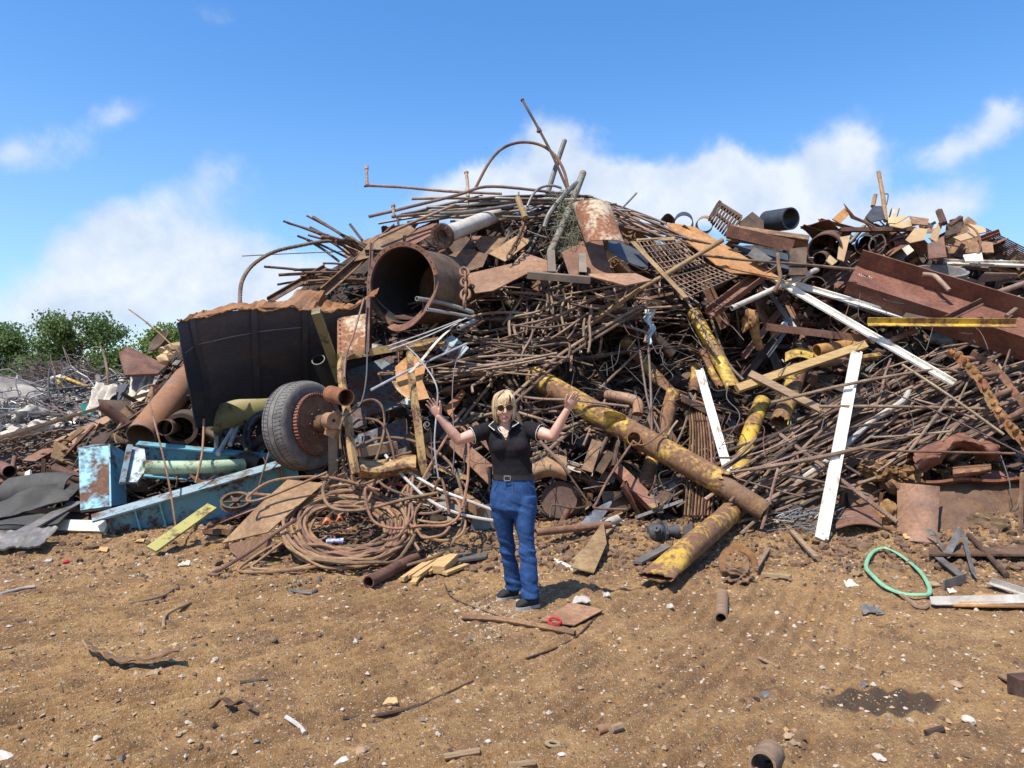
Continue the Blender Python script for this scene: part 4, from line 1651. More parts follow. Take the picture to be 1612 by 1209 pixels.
# bolt hole panel
m = px_plate([(531, 501, -1.6), (577, 494, -1.6), (580, 557, -1.5), (531, 563, -1.5)], .012)
r0 = root('bolt_panel', 'dusty panel with a row of bolt holes right of the olive post', 'panel', S(556, 530, -1.5))
mk('sheet', m, TANKW, r0)
for k in range(8):
    for x0 in (534.5, 575.5):
        mk('bolt_hole', MB().disc(S(x0 + .3 * k * .5, 503 + k * 7.4 - (2 if x0 > 560 else 0), -1.62 + k * .013), (0, -1, .35), .012, .008, 10), BLACKP, r0)
m = MB().box(S(580, 470, -1.75), S(578, 556, -1.6), .05, .04, up=(0, -1, .3))
thing('flat_strip', 'upright rusty strip at the right edge of the bolt hole panel', 'strip', m, RUST)
plate('tan_sheet', 'torn tan sheet behind the tall yellow tube', 'sheet', OCHRE, [(622, 578, -.9), (645, 557, -.9), (672, 570, -.9), (665, 600, -.9), (676, 627, -.9), (660, 630, -.9), (640, 622, -.9), (624, 605, -.9)], .01)
m = MB().tube(path([(620, 600, -1.05), (628, 613, -1.1), (638, 622, -1.1), (645, 627, -1.1)]), .03, 5, flat=.3)
thing('curled_edge', 'pale curled edge strip under the tan sheet', 'strip', m, YELW)
# dark machinery under it; the shade over it is put into the blue
for nm, lb, mt, q, t in (
        ('machine_panel', 'dim blue machine plate right of the wheel hub', BLUED, [(536, 652), (577, 642), (577, 668), (562, 676), (538, 672)], .05),
        ('machine_panel', 'small pale blue machine plate behind the tall yellow tube', BLUEP, [(627, 628), (648, 620), (650, 640), (626, 640)], .05),
        ('machine_panel', 'dull blue steel side behind the bent yellow tube', BLUED, [(545, 585), (620, 560), (640, 640), (560, 660)], .05),
        ('machine_panel', 'dark scuffed plate low behind the two yellow tubes', BLUED, [(552, 690), (640, 660), (648, 715), (560, 720)], .05),
        ('machine_panel', 'blue plate with bolt holes under the grey strips', BLUEP, [(688, 543), (712, 528), (738, 548), (716, 572)], .02)):
    plate(nm, lb, 'panel', mt, [(x, y, -.15 + (y - 560) * .001 - (1.0 if 'hub' in lb else .7 if 'holes' in lb else 0)) for x, y in q], t)
m = MB()
m.sheet(lambda u, v: S(565 + u * 90, 722 + 4 * math.sin(u * 5) + v * 26, -1.25 + .25 * math.sin(v * PI) * -1), 16, 8, .03)
thing('yellow_casing', 'battered yellow machine casing behind the cable coil', 'casing', m, YELW)
bar('timber_block', 'weathered yellow grey block lying on the yellow casing', 'block', WOODG, (566, 712, -1.25), (622, 701, -1.15), [(-.09, -.05), (.09, -.05), (.09, .05), (-.09, .05)])
# grey strips and tubes fanning out left of the rebar nest
for lb, a, c, mt, w in (('upper pale perforated strip fanning left below the steel drum', (610, 545, -2.0), [(670, 524, -1.7), (725, 503, -1.4)], GALV, .022),
                        ('lower pale perforated strip fanning left below the steel drum', (612, 551, -2.05), [(672, 529, -1.75), (735, 500, -1.4)], GALV, .022),
                        ('pale strip hanging steeply over the tall yellow tube', (644, 587, -2.2), [(665, 565, -2.0), (690, 535, -1.7), (720, 508, -1.4)], WHITER, .02)):
    thing('steel_strip', lb, 'strip', MB().tube(path([a] + c), w, 4, flat=.35), mt, 'pale strips below the steel drum')
rod('conduit', 'straight pale conduit pointing down left across the tall yellow tube', 'pipe', GALV, [(584, 614, -2.3), (650, 580, -2.0), (735, 541, -1.4)], .014)
pipe('conduit', 'thick grey channel end pointing left at the right of the steel drum', 'pipe', GALV, [(656, 470, -1.8), (700, 478, -1.3), (745, 492, -.9)], .03, .006, seg=12)
pipe('conduit', 'thin pale tube below the thick grey channel end', 'pipe', GALV, [(673, 487, -1.8), (715, 494, -1.3), (745, 500, -.9)], .022, .005, seg=12)
pipe('conduit', 'bright pipe end facing out beside the blue bolt hole plate', 'pipe', GALV, [(722, 516, -1.5), (748, 505, -1.0)], .028, .006, seg=16)
# wires hanging in front
for k, (lb, q, r, mt) in enumerate((
        ('pale wire hanging straight beside the raised left hand', [(640, 545, -2.1), (662, 567, -2.15), (687, 607, -2.25), (687, 650, -2.1), (684, 700, -1.9), (690, 752, -1.6)], .0085, GALV),
        ('thin dark wire dropping past the shoulder of the drum', [(733, 545, -1.6), (718, 570, -1.9), (712, 620, -1.9), (715, 700, -1.6), (712, 745, -1.4)], .006, WIREB),
        ('black hose curling from the drum down to the tyre', [(578, 540, -2.0), (577, 590, -2.2), (570, 630, -2.3), (556, 648, -2.3), (541, 658, -2.3)], .009, WIRED),
        ('curled grey wire with a spiral tip left of the woman', [(669, 668, -2.1), (672, 672, -2.1), (676, 668, -2.1), (672, 664, -2.1), (667, 669, -2.1), (671, 676, -2.1), (678, 678, -2.0), (680, 715, -1.8), (684, 745, -1.6)], .006, GREYM),
        ('ribbed rod leaning across the bolt hole panel', [(573, 470, -1.9), (557, 525, -2.0), (545, 560, -2.1), (542, 595, -2.2)], .013, REBAR))):
    thing(('wire', 'wire', 'hose', 'wire', 'rebar_rod')[k], lb, ('wire', 'wire', 'hose', 'wire', 'rod')[k], MB().tube(path(q, 6), r, 6), mt)

# ---- big steel drum with torn flange


def build_drum():
    ax = V((-.42, -.90, -.06)).normalized()         # towards the open end
    c = P(633, 448, 9.75)
    rt = root('steel_drum', 'large rusty steel drum with open flanged end facing left', 'drum', c)
    Rr = .50
    n = 44
    mb = MB()
    # shell: ring profile, torn short at the lower left
    _, s_, u_ = frame(ax)
    rnd = random.Random(2)

    def tear(t):
        # t: angle; lower left is where the flange is torn open
        x, z = math.cos(t), math.sin(t)
        return 0.0
    mb.lathe([(Rr, .0), (Rr, -1.25), (Rr - .012, -1.25), (Rr - .012, 0)], c, ax, n, closed=True)
    mb.disc(c - ax * 1.2, ax, Rr - .02, .012, n)
    mk('inner_wall', MB().lathe([(Rr - .016, -.03), (Rr - .03, -1.15), (Rr - .02, -1.15), (Rr - .013, -.03)], c, ax, n, closed=True), plain('dark lining steel', (0.03, 0.026, 0.026), (0.012, 0.011, 0.012), 4, .8), rt)  # added lining; the dark of the drum's inside is put into its colour
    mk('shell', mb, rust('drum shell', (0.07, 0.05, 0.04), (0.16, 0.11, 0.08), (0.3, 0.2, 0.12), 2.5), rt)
    fl = MB().lathe([(Rr - .005, -.012), (Rr + .055, -.012), (Rr + .055, .012), (Rr - .005, .012)], c, ax, 40, up=(0, 0, 1), closed=True, a0=math.radians(-72), a1=math.radians(170))
    mk('flange', fl, RUST, rt)
    # torn lower lip, bent forward

    def lip(u, v):
        t = math.radians(180 + u * 110)
        e = s_ * math.cos(t) + u_ * math.sin(t)
        rr = Rr + .03 + .06 * v + .05 * math.sin(u * PI) * v
        return c + e * rr + ax * (.10 * v + .20 * math.sin(u * PI) - .03 + .03 * float(fbm(u * 8, v * 2, 4)))
    mk('torn_lip', MB().sheet(lip, 24, 4, .014), RUST, rt, angle=50)
    for k in range(22):
        t = math.radians(-70 + k * 11)
        e = s_ * math.cos(t) + u_ * math.sin(t)
        mk('bolt_hole', MB().disc(c + e * (Rr + .028) + ax * .014, ax, .010, .006, 8), BLACKP, rt)
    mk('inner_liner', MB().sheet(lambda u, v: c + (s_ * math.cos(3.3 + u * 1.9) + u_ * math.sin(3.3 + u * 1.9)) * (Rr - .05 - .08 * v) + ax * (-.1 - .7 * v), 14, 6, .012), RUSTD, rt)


build_drum()

# ---- pale flanged pipe at the crest
c0 = P(697, 371, 10.3)
c1 = P(782, 338, 11.6)
ax = (c0 - c1).normalized()
rt = root('flanged_pipe', 'pale grey pipe with dark bolted flange on top of the heap', 'pipe', c0)
mk('tube', MB().pipe([c0, c1], .115, .01, 26), PALEP, rt)
mk('flange', MB().lathe([(.085, -.02), (.175, -.02), (.175, .035), (.12, .035), (.12, .02), (.085, .02)], c0, ax, 30, closed=True), RUSTD, rt)
_, s_, u_ = frame(ax)
for k in range(8):
    t = 2 * PI * k / 8
    mk('bolt', MB().disc(c0 + ax * .035 + (s_ * math.cos(t) + u_ * math.sin(t)) * .148, ax, .014, .03, 6), DIRT, rt)

# ---- blue beams and pipes at the lower left
rt = root('blue_gusset', 'boxy blue steel bracket with flaking rusty face at the heap\'s left foot', 'bracket', S(165, 800, -.2))
mk('face_plate', px_plate([(124, 706, -.55), (172, 701, -.55), (176, 797, -.45), (127, 804, -.45)], .02), BLUER, rt)
mk('side_plate', px_plate([(172, 699, -.58), (174, 797, -.48), (198, 793, -.1), (196, 712, -.2)], .02, flat=False), BLUE, rt)
mk('top_plate', px_plate([(122, 706, -.56), (172, 699, -.58), (205, 697, .1), (150, 700, .25)], .016, flat=False), BLUEP, rt)
mk('bottom_plate', px_plate([(127, 806, -.46), (176, 799, -.46), (205, 792, .2), (150, 797, .3)], .016, flat=False), RUSTD, rt)
rt = root('blue_bracket', 'pale blue angular bracket holding a pipe end beside the blue bracket box', 'bracket', S(210, 740, -.3))
mk('web_plate', px_plate([(205, 703, -.55), (228, 708, -.55), (232, 738, -.5), (216, 760, -.5), (190, 760, -.5)], .03), BLUEP, rt)
mk('edge_plate', px_plate([(200, 701, -.66), (208, 702, -.62), (196, 761, -.56), (188, 760, -.6)], .05), BLUEP, rt)
bar('blue_beam', 'blue I beam lying behind the pale green pipe', 'beam', BLUE, (215, 722, -.1), (435, 742, .35), I_(.14, .42, .02), up=(0, -.25, 1))
m = MB()
a, b = S(172, 838, -.35), S(470, 748, .0)
rt = root('blue_girder', 'long flaking blue girder sloping down to the dirt at the heap\'s left foot', 'beam', a)
ax_, sd_, up_ = frame(b - a, (0, -.25, 1))
mk('web', MB().box(a, b, .02, .40, up=(0, -.25, 1)), BLUE, rt, smooth=False)
mk('top_flange', MB().box(a + up_ * .21 - ax_ * .12, b + up_ * .21, .22, .022, up=(0, -.25, 1)), BLUEP, rt, smooth=False)
mk('bottom_flange', MB().box(a - up_ * .21, b - up_ * .21, .22, .022, up=(0, -.25, 1)), BLUEP, rt, smooth=False)
for f, mt_ in ((.02, BLUER), (.14, BLUE), (.26, BLUE), (.9, YELW)):
    p = a.lerp(b, f)
    mk('stiffener', MB().box(p - up_ * .195 + sd_ * .055, p + up_ * .195 + sd_ * .055, .018, .09, up=sd_), mt_, rt, smooth=False)
thing('rust_plate', 'flat brown plate lying under the blue bracket box', 'plate', px_plate([(68, 838, -.2), (118, 806, -.1), (182, 800, .0), (168, 815, -.2), (102, 838, -.35)], .02), RUST)
plate('rust_plate', 'dark brown plate standing below the flat one at the girder\'s end', 'plate', RUSTD, [(102, 839, -.1), (164, 817, -.1), (172, 850, -.1), (150, 852, -.1)], .02)
pipe('green_pipe', 'pale green pipe with rusty open end across the blue beams', 'pipe', GREENP, [(226, 735, -.75), (262, 736, -.6), (330, 735, -.4), (382, 732, -.1)], .078, .01, seg=24)
pipe('scorched_pipe', 'thick scorched orange and black pipe slanting up behind the blue bracket', 'pipe', paint('scorched pipe', (0.07, 0.072, 0.085), .62, 1.2, .6, rc=((0.2, 0.08, 0.035), (0.36, 0.17, 0.07)), edge=.12), [(222, 688, -.2), (300, 590, .5)], .19, .015, seg=30)
pipe('pipe_ring', 'dark thick walled pipe end below the black bin', 'pipe', RUSTD, [(284, 676, -.25), (292, 668, .3)], .205, .05, seg=30)
pipe('pipe_ring', 'thin rimmed pipe end in front of the thick walled one', 'pipe', RUST, [(259, 673, -.55), (275, 671, .1)], .10, .01, seg=26)
pipe('olive_pipe', 'thick dirty olive pipe lying under the lip of the black bin', 'pipe', paint('olive pipe paint', (0.27, 0.23, 0.08), .3, 2.0, .6), [(318, 676, .1), (380, 648, .15), (520, 620, .3)], .235, .015, seg=30)
m = MB()
for k in range(7):
    t0 = k * .9
    pts = [S(420 - 36 * math.cos(q) * (1 - .04 * k), 690 - 42 * math.sin(q) * (1 - .05 * k), -.35 + .05 * k + .1 * math.sin(q * 2 + k)) for q in [i * 1.75 / 14 * 1.2 - .5 for i in range(15)]]
    m.tube(pts, .024, 7)
thing('wire_rope', 'coil of thick black wire rope left of the tyre', 'rope', m, ROPE)
for k, (a, b) in enumerate((((343, 715, -.2), (366, 676, .1)), ((362, 700, -.1), (376, 668, .2)))):
    rod('white_rod', ('left pale rod leaning in front of the wire rope', 'right pale rod leaning in front of the wire rope')[k], 'rod', PALEP, [a, b], .03, seg=10)
for lb, q, r, mt in (('thin rusty rod standing across the pale green pipe', [(234, 630, -.7), (250, 690, -.9), (266, 760, -.95), (278, 838, -.75)], .011, RUST),
                     ('rusty rod dropping from the tip of the black bin', [(321, 660, -.75), (318, 715, -.75), (308, 760, -.6)], .013, RUSTL),
                     ('dark rod leaning on the blue girder below the tyre', [(431, 688, -.5), (415, 740, -.55), (404, 778, -.5)], .012, RUSTD)):
    rod('thin_rod', lb, 'rod', mt, q, r)
# pulley
c = S(371, 790, -.55)
rt = root('pulley', 'dark spoked pulley wheel resting on the blue girder', 'pulley', c)
ax = V((.1, -.45, .9)).normalized()
mk('rim', MB().lathe([(.135, -.025), (.165, -.03), (.15, 0), (.165, .03), (.135, .025)], c, ax, 30, closed=True), RUSTD, rt)
_, s_, u_ = frame(ax)
mk('hub', MB().disc(c, ax, .04, .06, 14), RUSTD, rt)
for k in range(6):
    t = PI * k / 3
    e = s_ * math.cos(t) + u_ * math.sin(t)
    mk('spoke', MB().box(c + e * .035, c + e * .14, .02, .015, up=ax), RUSTD, rt)
# long rusty strips climbing to the right
for k, (a, b, w, h, mt, lb) in enumerate((
        ((-60, 712, .6), (302, 596, 1.1), .16, .03, RUST, 'uppermost long brown strip climbing to the black bin'),
        ((-40, 700, .7), (240, 618, 1.3), .05, .05, REBAR, 'thin long bar along the uppermost brown strip'),
        ((40, 795, .1), (228, 692, .5), .10, .16, RUST, 'brown box beam climbing left of the blue bracket'),
        ((10, 765, .3), (190, 690, .6), .09, .09, RUSTD, 'dark beam above the brown box beam'),
        ((-40, 770, .3), (150, 690, .8), .06, .05, RUST, 'narrow brown bar over the slotted grating'),
        ((180, 668, .9), (308, 580, 1.0), .05, .05, PALEP, 'pale straight tube leaning up to the black bin'),
        ((130, 700, .9), (215, 640, 1.1), .04, .03, RUST, 'short thin bar beside the pale straight tube'),
        ((100, 735, .6), (330, 590, 1.4), .06, .04, RUSTD, 'long thin dark bar below the pale straight tube'))):
    bar('steel_bar', lb, 'bar', mt, a, b, [(-w / 2, -h / 2), (w / 2, -h / 2), (w / 2, h / 2), (-w / 2, h / 2)], group='long bars at the left of the heap')
plate('rust_sheet', 'wide tan rusted sheet between the long bars at the left', 'sheet', RUSTL, [(72, 700, .6), (178, 650, 1.0), (168, 672, .8), (90, 718, .5)], .015)
plate('rust_sheet', 'brown sheet lying below the slotted grating at the left edge', 'sheet', RUST, [(-30, 752, .3), (40, 742, .4), (120, 700, .7), (50, 790, .1), (-30, 800, .0)], .015)
m = MB()
for k in range(7):
    for s_ in range(5):
        a = S(-20 + k * 17 + s_ * 3, 702 + s_ * 16 - k * 3, .28)
        b = S(-6 + k * 17 + s_ * 3, 694 + s_ * 16 - k * 3, .16)
        c = S(8 + k * 17 + s_ * 3, 699 + s_ * 16 - k * 3, .28)
        m.tube(catmull([a, b, c], 4), .014, 5)
for s_ in range(6):
    m.tube([S(-25 + s_ * 3, 708 + s_ * 16, .28), S(105 + s_ * 3, 684 + s_ * 16, .28)], .012, 5)
thing('slotted_grating', 'rusty grating of curved slots at the left edge', 'grating', m, RUST)
m = MB()
cb = lambda u, x0, x1, y0, y1, o: S(x0 + (x1 - x0) * u, y0 + (y1 - y0) * u, o)
m.sheet(lambda u, v: cb(u, 22, 124, 776, 770, -.15) + V((0, -.20 * math.sin(v * 2.7 - .5) - .1, (.17 + .05 * math.sin(u * 3)) * math.cos(v * 2.7 - .4) + .05 * float(fbm(u * 5, v * 3, 3)))), 26, 12, .016)
m.sheet(lambda u, v: cb(u, -25, 124, 806, 772, -.35) + V((0, -.30 * v - .12 * math.sin(u * 4), .13 * math.sin(u * 2.6) * (1 - v) - .10 * v + .10 * float(fbm(u * 5, v * 2, 8)))), 30, 8, .016)
m.sheet(lambda u, v: cb(u, -25, 110, 824, 800, -.45) + V((0, -.22 * v, .05 * math.sin(u * 5) - .09 * v)), 24, 6, .016)
thing('rubber_sheet', 'folded dark rubber sheet at the left edge beside the blue bracket', 'rubber sheet', m, RUBBER, angle=60)
bar('rubber_edge', 'dark flat bar slanting under the rubber sheet', 'bar', GREYM, (34, 838, -.6), (122, 790, -.3), [(-.09, -.01), (.09, -.01), (.09, .01), (-.09, .01)])
bar('short_board', 'short pale board stub standing above the rubber sheet', 'board', PALEW, (41, 772, -.1), (45, 742, -.1), [(-.035, -.015), (.035, -.015), (.035, .015), (-.035, .015)], up=(0, -1, 0))
thing('white_plank', 'long white painted plank lying on the dirt at the left edge', 'plank', MB().box(G(-40, 848, .10), G(170, 858, .06), .13, .05, up=(0, -.8, .6)), PALEW, smooth=False)
thing('grey_plank', 'weathered grey plank lying behind the white painted one', 'plank', MB().box(G(-40, 838, .16), G(178, 846, .14), .12, .04), WOODG, smooth=False)
thing('foam_slab', 'crumpled grey foam slab under the white plank', 'slab', MB().sheet(lambda u, v: G(-20 + u * 115, 866, .02) + V((0, -.05 - .3 * v, .14 * (1 - v) + .08 * float(fbm(u * 12, v * 6, 2)))), 40, 8, .02), GREYM, angle=80)
thing('green_board', 'weathered yellow green board slanting from the dirt to the blue girder', 'board', MB().box(G(238, 883, .05), S(334, 797, -.75), .13, .025, up=(0, -.7, .7)), paint('yellow green board', (0.35, 0.31, 0.09), .3, 4, .8), smooth=False)
# ================================================================== named scrap, middle


def coilpt(x, y, lift=0.0):
    """the coil lies tilted: front on the dirt, back up on the scrap"""
    d = 6.95 + (905 - y) * .0088
    p = P(x, y, d)
    return V((p.x, p.y - lift * .4, max(p.z, .02) + lift))


def build_coil():
    rnd = random.Random(6)
    rt = root('cable_coil', 'big coil of rusted brown cable on the dirt left of the woman', 'cable coil', coilpt(545, 850))
    for k in range(17):
        q = k / 16
        rx = 62 + 40 * q + rnd.uniform(-5, 5)
        ry = 34 + 28 * q + rnd.uniform(-4, 4)
        cx = 548 + rnd.uniform(-9, 9)
        cy = 838 + rnd.uniform(-5, 7) + q * 2
        a0 = rnd.uniform(0, 6)
        pts = [coilpt(cx + rx * math.cos(t) * (1 + .03 * math.sin(2 * t + a0)), cy + ry * math.sin(t) * (1 + .05 * math.sin(3 * t + a0)), .02 + .07 * rnd.random() + .02 * math.sin(2 * t + a0)) for t in [i * 2 * PI / 16 for i in range(16)]]
        mk('cable_turn', MB().tube(catmull(pts, 3, True), rnd.uniform(.015, .019), 7, closed=True), CABLE if k % 3 else CABLED, rt)


build_coil()
LOOSE = [
    ('wide loose loop of brown cable dipping to the dirt left of the coil', [(436, 858, .02), (400, 880, .02), (376, 900, .0), (385, 914, .0), (430, 914, .0), (490, 902, .02), (560, 885, .05), (640, 862, .05)], .0155, CABLE),
    ('inner loose cable loop beside the coil\'s left foot', [(445, 862, .05), (410, 884, .02), (396, 893, .0), (410, 902, .0), (450, 905, .0), (500, 893, .04)], .0145, CABLE),
    ('cable end reaching down left onto the dirt', [(470, 850, .22), (440, 854, .12), (400, 872, .05), (352, 905, .02), (332, 922, .0), (345, 928, .0)], .018, CABLED),
    ('cable looping left over the brown bent plate', [(600, 800, .2), (520, 794, .3), (440, 806, .35), (400, 822, .3), (398, 830, .28), (430, 825, .3), (520, 795, .36)], .0145, CABLE),
    ('large upright cable loop over the coil\'s back', [(545, 770, .25), (540, 740, .45), (560, 718, .55), (590, 710, .6), (608, 718, .55), (608, 745, .45), (590, 775, .3), (560, 790, .2), (545, 770, .25)], .015, CABLED),
    ('second upright cable loop crossing the yellow casing', [(560, 800, .2), (552, 760, .45), (565, 733, .5), (590, 728, .5), (612, 745, .5), (625, 780, .3), (610, 810, .2)], .014, CABLED),
    ('long cable curving from the coil over to the woman\'s left', [(535, 775, .35), (590, 748, .4), (640, 746, .4), (690, 760, .35), (720, 790, .3), (730, 830, .1), (700, 870, .02), (640, 895, .02)], .016, CABLED),
    ('tall cable arch just left of the woman\'s legs', [(655, 805, .2), (690, 770, .4), (715, 745, .5), (733, 745, .5), (739, 765, .45), (737, 800, .3), (728, 830, .2)], .015, CABLE),
    ('loop of cable lying between the coil and the woman', [(640, 830, .1), (690, 838, .1), (730, 832, .1), (725, 850, .05), (690, 858, .05), (650, 845, .1), (632, 815, .2), (650, 790, .25)], .015, CABLE),
    ('cable loop right of the coil against the scrap', [(650, 760, .35), (610, 775, .35), (600, 800, .3), (640, 815, .25), (700, 815, .2), (735, 820, .15)], .014, CABLED),
    ('low cable loop standing right of the coil', [(660, 870, .02), (640, 840, .12), (645, 800, .25), (652, 795, .3), (640, 850, .1), (620, 880, .02)], .014, CABLE),
    ('thick hose looping across the coil\'s inside', [(520, 790, .3), (512, 810, .25), (525, 828, .2), (570, 832, .2), (640, 822, .25), (690, 812, .25)], .018, CABLED),
]
rnd = random.Random(17)
for k in range(4):
    cx, cy, rx, ry = rnd.uniform(600, 700), rnd.uniform(780, 845), rnd.uniform(28, 75), rnd.uniform(18, 42)
    a0 = rnd.uniform(0, 6)
    LOOSE.append(('loose loop of brown cable piled right of the big coil', [(cx + rx * math.cos(a0 + i * .62), cy + ry * math.sin(a0 + i * .62) * (1 + .2 * math.sin(i)), .12 + .3 * rnd.random() * (1 if math.sin(a0 + i * .62) < 0 else .3)) for i in range(rnd.randint(8, 11))], .0145, rnd.choice((CABLE, CABLED))))
for lb, q, r, mt in LOOSE:
    thing('loose_cable', lb, 'cable', MB().tube(catmull([coilpt(*p) for p in q], 6), r, 7), mt, 'loose cables round the coil')
for lb, q in (('upper pale conduit curving in behind the woman\'s knees', [(620, 770, .3), (645, 785, .3), (690, 805, .25), (740, 818, .2), (800, 826, .1)]),
              ('lower pale conduit curving in behind the woman\'s knees', [(610, 765, .35), (640, 795, .3), (680, 818, .2), (730, 828, .12), (800, 830, .05)])):
    thing('conduit', lb, 'pipe', MB().tube(catmull([coilpt(*p) for p in q], 6), .017, 8), PALEP)
# litter inside the coil
mb = MB()
rnd = random.Random(9)
for k in range(130):
    p = coilpt(rnd.uniform(505, 590), rnd.uniform(815, 862), .05 + rnd.random() * .05)
    a = V((rnd.uniform(-1, 1), rnd.uniform(-1, 1), rnd.uniform(-.3, .3))).normalized() * rnd.uniform(.02, .06)
    mb.cur = rnd.choice((0, 0, 0, 1, 2))
    mb.box(p - a, p + a, rnd.uniform(.006, .03), .006)
tag(mk('coil_litter', mb, [RUSTD, RUST, WOODG], smooth=False), 'dark litter of bark and rust flakes inside the cable coil', 'litter', kind='stuff')
for k, (x, y, L, lb) in enumerate(((515, 842, .08, 'orange plastic shard at the left inside the cable coil'), (535, 838, .06, 'small orange plastic shard in the middle of the cable coil'), (620, 785, .28, 'long orange plastic strip behind the cable coil'))):
    p = coilpt(x, y, .1)
    thing('plastic_shard', lb, 'plastic', MB().sheet(lambda u, v: p + V((L * (u - .5), .02 * v + .03 * u, .05 * math.sin(u * 3) + .03 * v)), 6, 3, .004), ORANGE, 'orange shards by the coil')
p = coilpt(529, 867, .1)
thing('blue_can', 'crushed blue and white can lying on the cable coil', 'can', MB().pipe([p + V((-.075, 0, 0)), p + V((0, -.01, .01)), p + V((.075, .01, 0))], .036, .003, 14, squash=[(1, .7), (.8, .5), (1, .8)]), paint('blue can', (0.05, 0.1, 0.4), .5, 14, .4, rc=((.5, .5, .55), (.7, .7, .72))))

# brown bent plate under the coil
rt = root('bent_plate', 'brown folded steel plate under the left of the cable coil', 'plate', G(420, 872))
mk('upper_leaf', MB().plate([G(350, 876, .12), coilpt(408, 815, .12), coilpt(455, 772, .12), coilpt(512, 778, .12), coilpt(470, 815, .12), coilpt(424, 853, .1)], .014), RUSTL, rt)
mk('front_leaf', MB().plate([G(352, 877, .11), coilpt(424, 855, .09), coilpt(440, 868, .0), G(380, 884, .01)], .014), RUST, rt)
bar('flat_bar', 'rusty flat bar lying level left of the folded brown plate', 'bar', RUST, (322, 836, -.35), (400, 838, -.6), [(-.03, -.025), (.03, -.025), (.03, .025), (-.03, .025)])
rod('eye_rod', 'long rusty rod with an eye end pointing left over the folded plate', 'rod', RUSTL, [(392, 777, -.75), (440, 781, -.85), (520, 785, -1.0)], .02, seg=9)
thing('hook_rod', 'short bent hook of bar standing left of the folded plate', 'rod', MB().tube(path([(356, 862, -.6), (361, 842, -.6), (370, 829, -.55), (376, 833, -.5)]), .017, 7), RUSTD)
rod('thin_rod', 'thin rod rising to the right over the folded plate', 'rod', RUST, [(322, 833, -.5), (430, 790, -.8), (550, 742, -1.1)], .012)
rod('thin_rod', 'thin rod crossing the coil\'s upper left', 'rod', RUSTD, [(498, 782, -1.0), (520, 755, -1.1), (538, 730, -1.1)], .01)

# ---- plates and pieces across the upper middle
plate('brown_sheet', 'wide flat tan steel sheet right of the steel drum', 'sheet', RUSTL, [(735, 432, -1.0), (808, 415, -1.0), (824, 398, -.9), (866, 412, -1.0), (862, 428, -1.15), (832, 430, -1.3), (776, 458, -1.35), (748, 462, -1.3)], .014)
plate('brown_sheet', 'long tan steel sheet with pointed right end above the rebar nest', 'sheet', RUSTL, [(926, 432, -1.3), (1000, 431, -1.2), (1026, 442, -1.25), (985, 450, -1.45), (930, 436, -1.4)], .02)
bar('folded_channel', 'grey brown folded channel joining the two tan sheets', 'channel', plain('dull channel', (0.2, 0.15, 0.11), None, 5, .7, 0, .2), (832, 432, -1.35), (930, 440, -1.45), [(-.02, -.045), (.1, -.045), (.1, .045), (-.02, .045)], up=(0, -.3, 1))
plate('red_plate', 'red brown plate with a slanted top edge at the centre of the heap', 'plate', RUSTR, [(884, 398, -.9), (944, 365, -.75), (963, 430, -1.1), (950, 433, -1.1), (896, 433, -1.1)], .014)
plate('crumpled_plate', 'brown plate lying in shade left of the tan sheet', 'plate', RUST, [(740, 372, -.5), (805, 372, -.4), (800, 395, -.6), (760, 402, -.7)], .012)
for k, (a, b, lb) in enumerate((((869, 432, -1.3), (867, 398, -1.2), 'left grey square tube standing before the red brown plate'), ((917, 433, -1.35), (916, 403, -1.25), 'right grey square tube standing before the red brown plate'))):
    m = sqtube(MB(), pt(a), pt(b), .105, .008, up=(0, -1, .3))
    thing('square_tube', lb, 'tube', m, plain('dull channel', (0.3, 0.25, 0.2)), smooth=False)
m = MB().pipe([P(945, 318, 10.9), P(968, 395, 10.1)], .30, .012, 30, squash=[(1, .8), (1, .8)])


def shell(u, v):
    # curved broken tank wall
    t = -1.5 + u * 2.6
    c = P(925 + v * 22, 322 + v * 62, 10.9 - v * .5)
    return c + V((.27 * math.sin(t) + .05, -.27 * math.cos(t), .03 * float(fbm(u * 6, v * 6, 3))))


thing('tank_shell', 'curved rusty white tank shell standing behind the red brown plate', 'tank', MB().sheet(shell, 16, 10, .012), TANKW)
m = MB()
m.sheet(lambda u, v: S(958 + u * 62, 372 + u * 30 + v * 12 * math.sin(u * 2 + .6) + v * 14, -.8 - .25 * v + .1 * u), 14, 6, .012)
thing('grey_trough', 'dark grey curved trough right of the red brown plate', 'trough', m, plain('slate sheet', (0.09, 0.1, 0.11), None, 5, .5))
# leaning pole with torn wire netting
rod('broken_pole', 'mossy grey pole leaning up to the right at the heap\'s crest', 'pole', paint('mossy pole', (0.2, 0.2, 0.16), .35, 5, .8), [(866, 398, -.9), (890, 345, -.8), (918, 272, -.6)], .055, seg=10)
rod('grey_tube', 'bent grey tube beside the mossy pole', 'tube', GREYM, [(857, 358, -.7), (866, 335, -.8), (890, 305, -.8), (908, 288, -.7)], .04, seg=9)
mb = MB()
rnd = random.Random(14)
for k in range(170):
    u, v = rnd.random(), rnd.random()
    c = S(878 + u * 48, 308 + v * 88 + u * 12, -.75 + rnd.uniform(-.1, .1))
    mb.tube(catmull([c + V((rnd.gauss(0, .09), rnd.gauss(0, .06), rnd.gauss(0, .1))) for _ in range(5)], 3), .0045, 4)
thing('wire_netting', 'torn crumpled wire netting hanging from the mossy pole', 'netting', mb, plain('netting wire', (0.2, 0.19, 0.12), None, 6, .7))
# chains


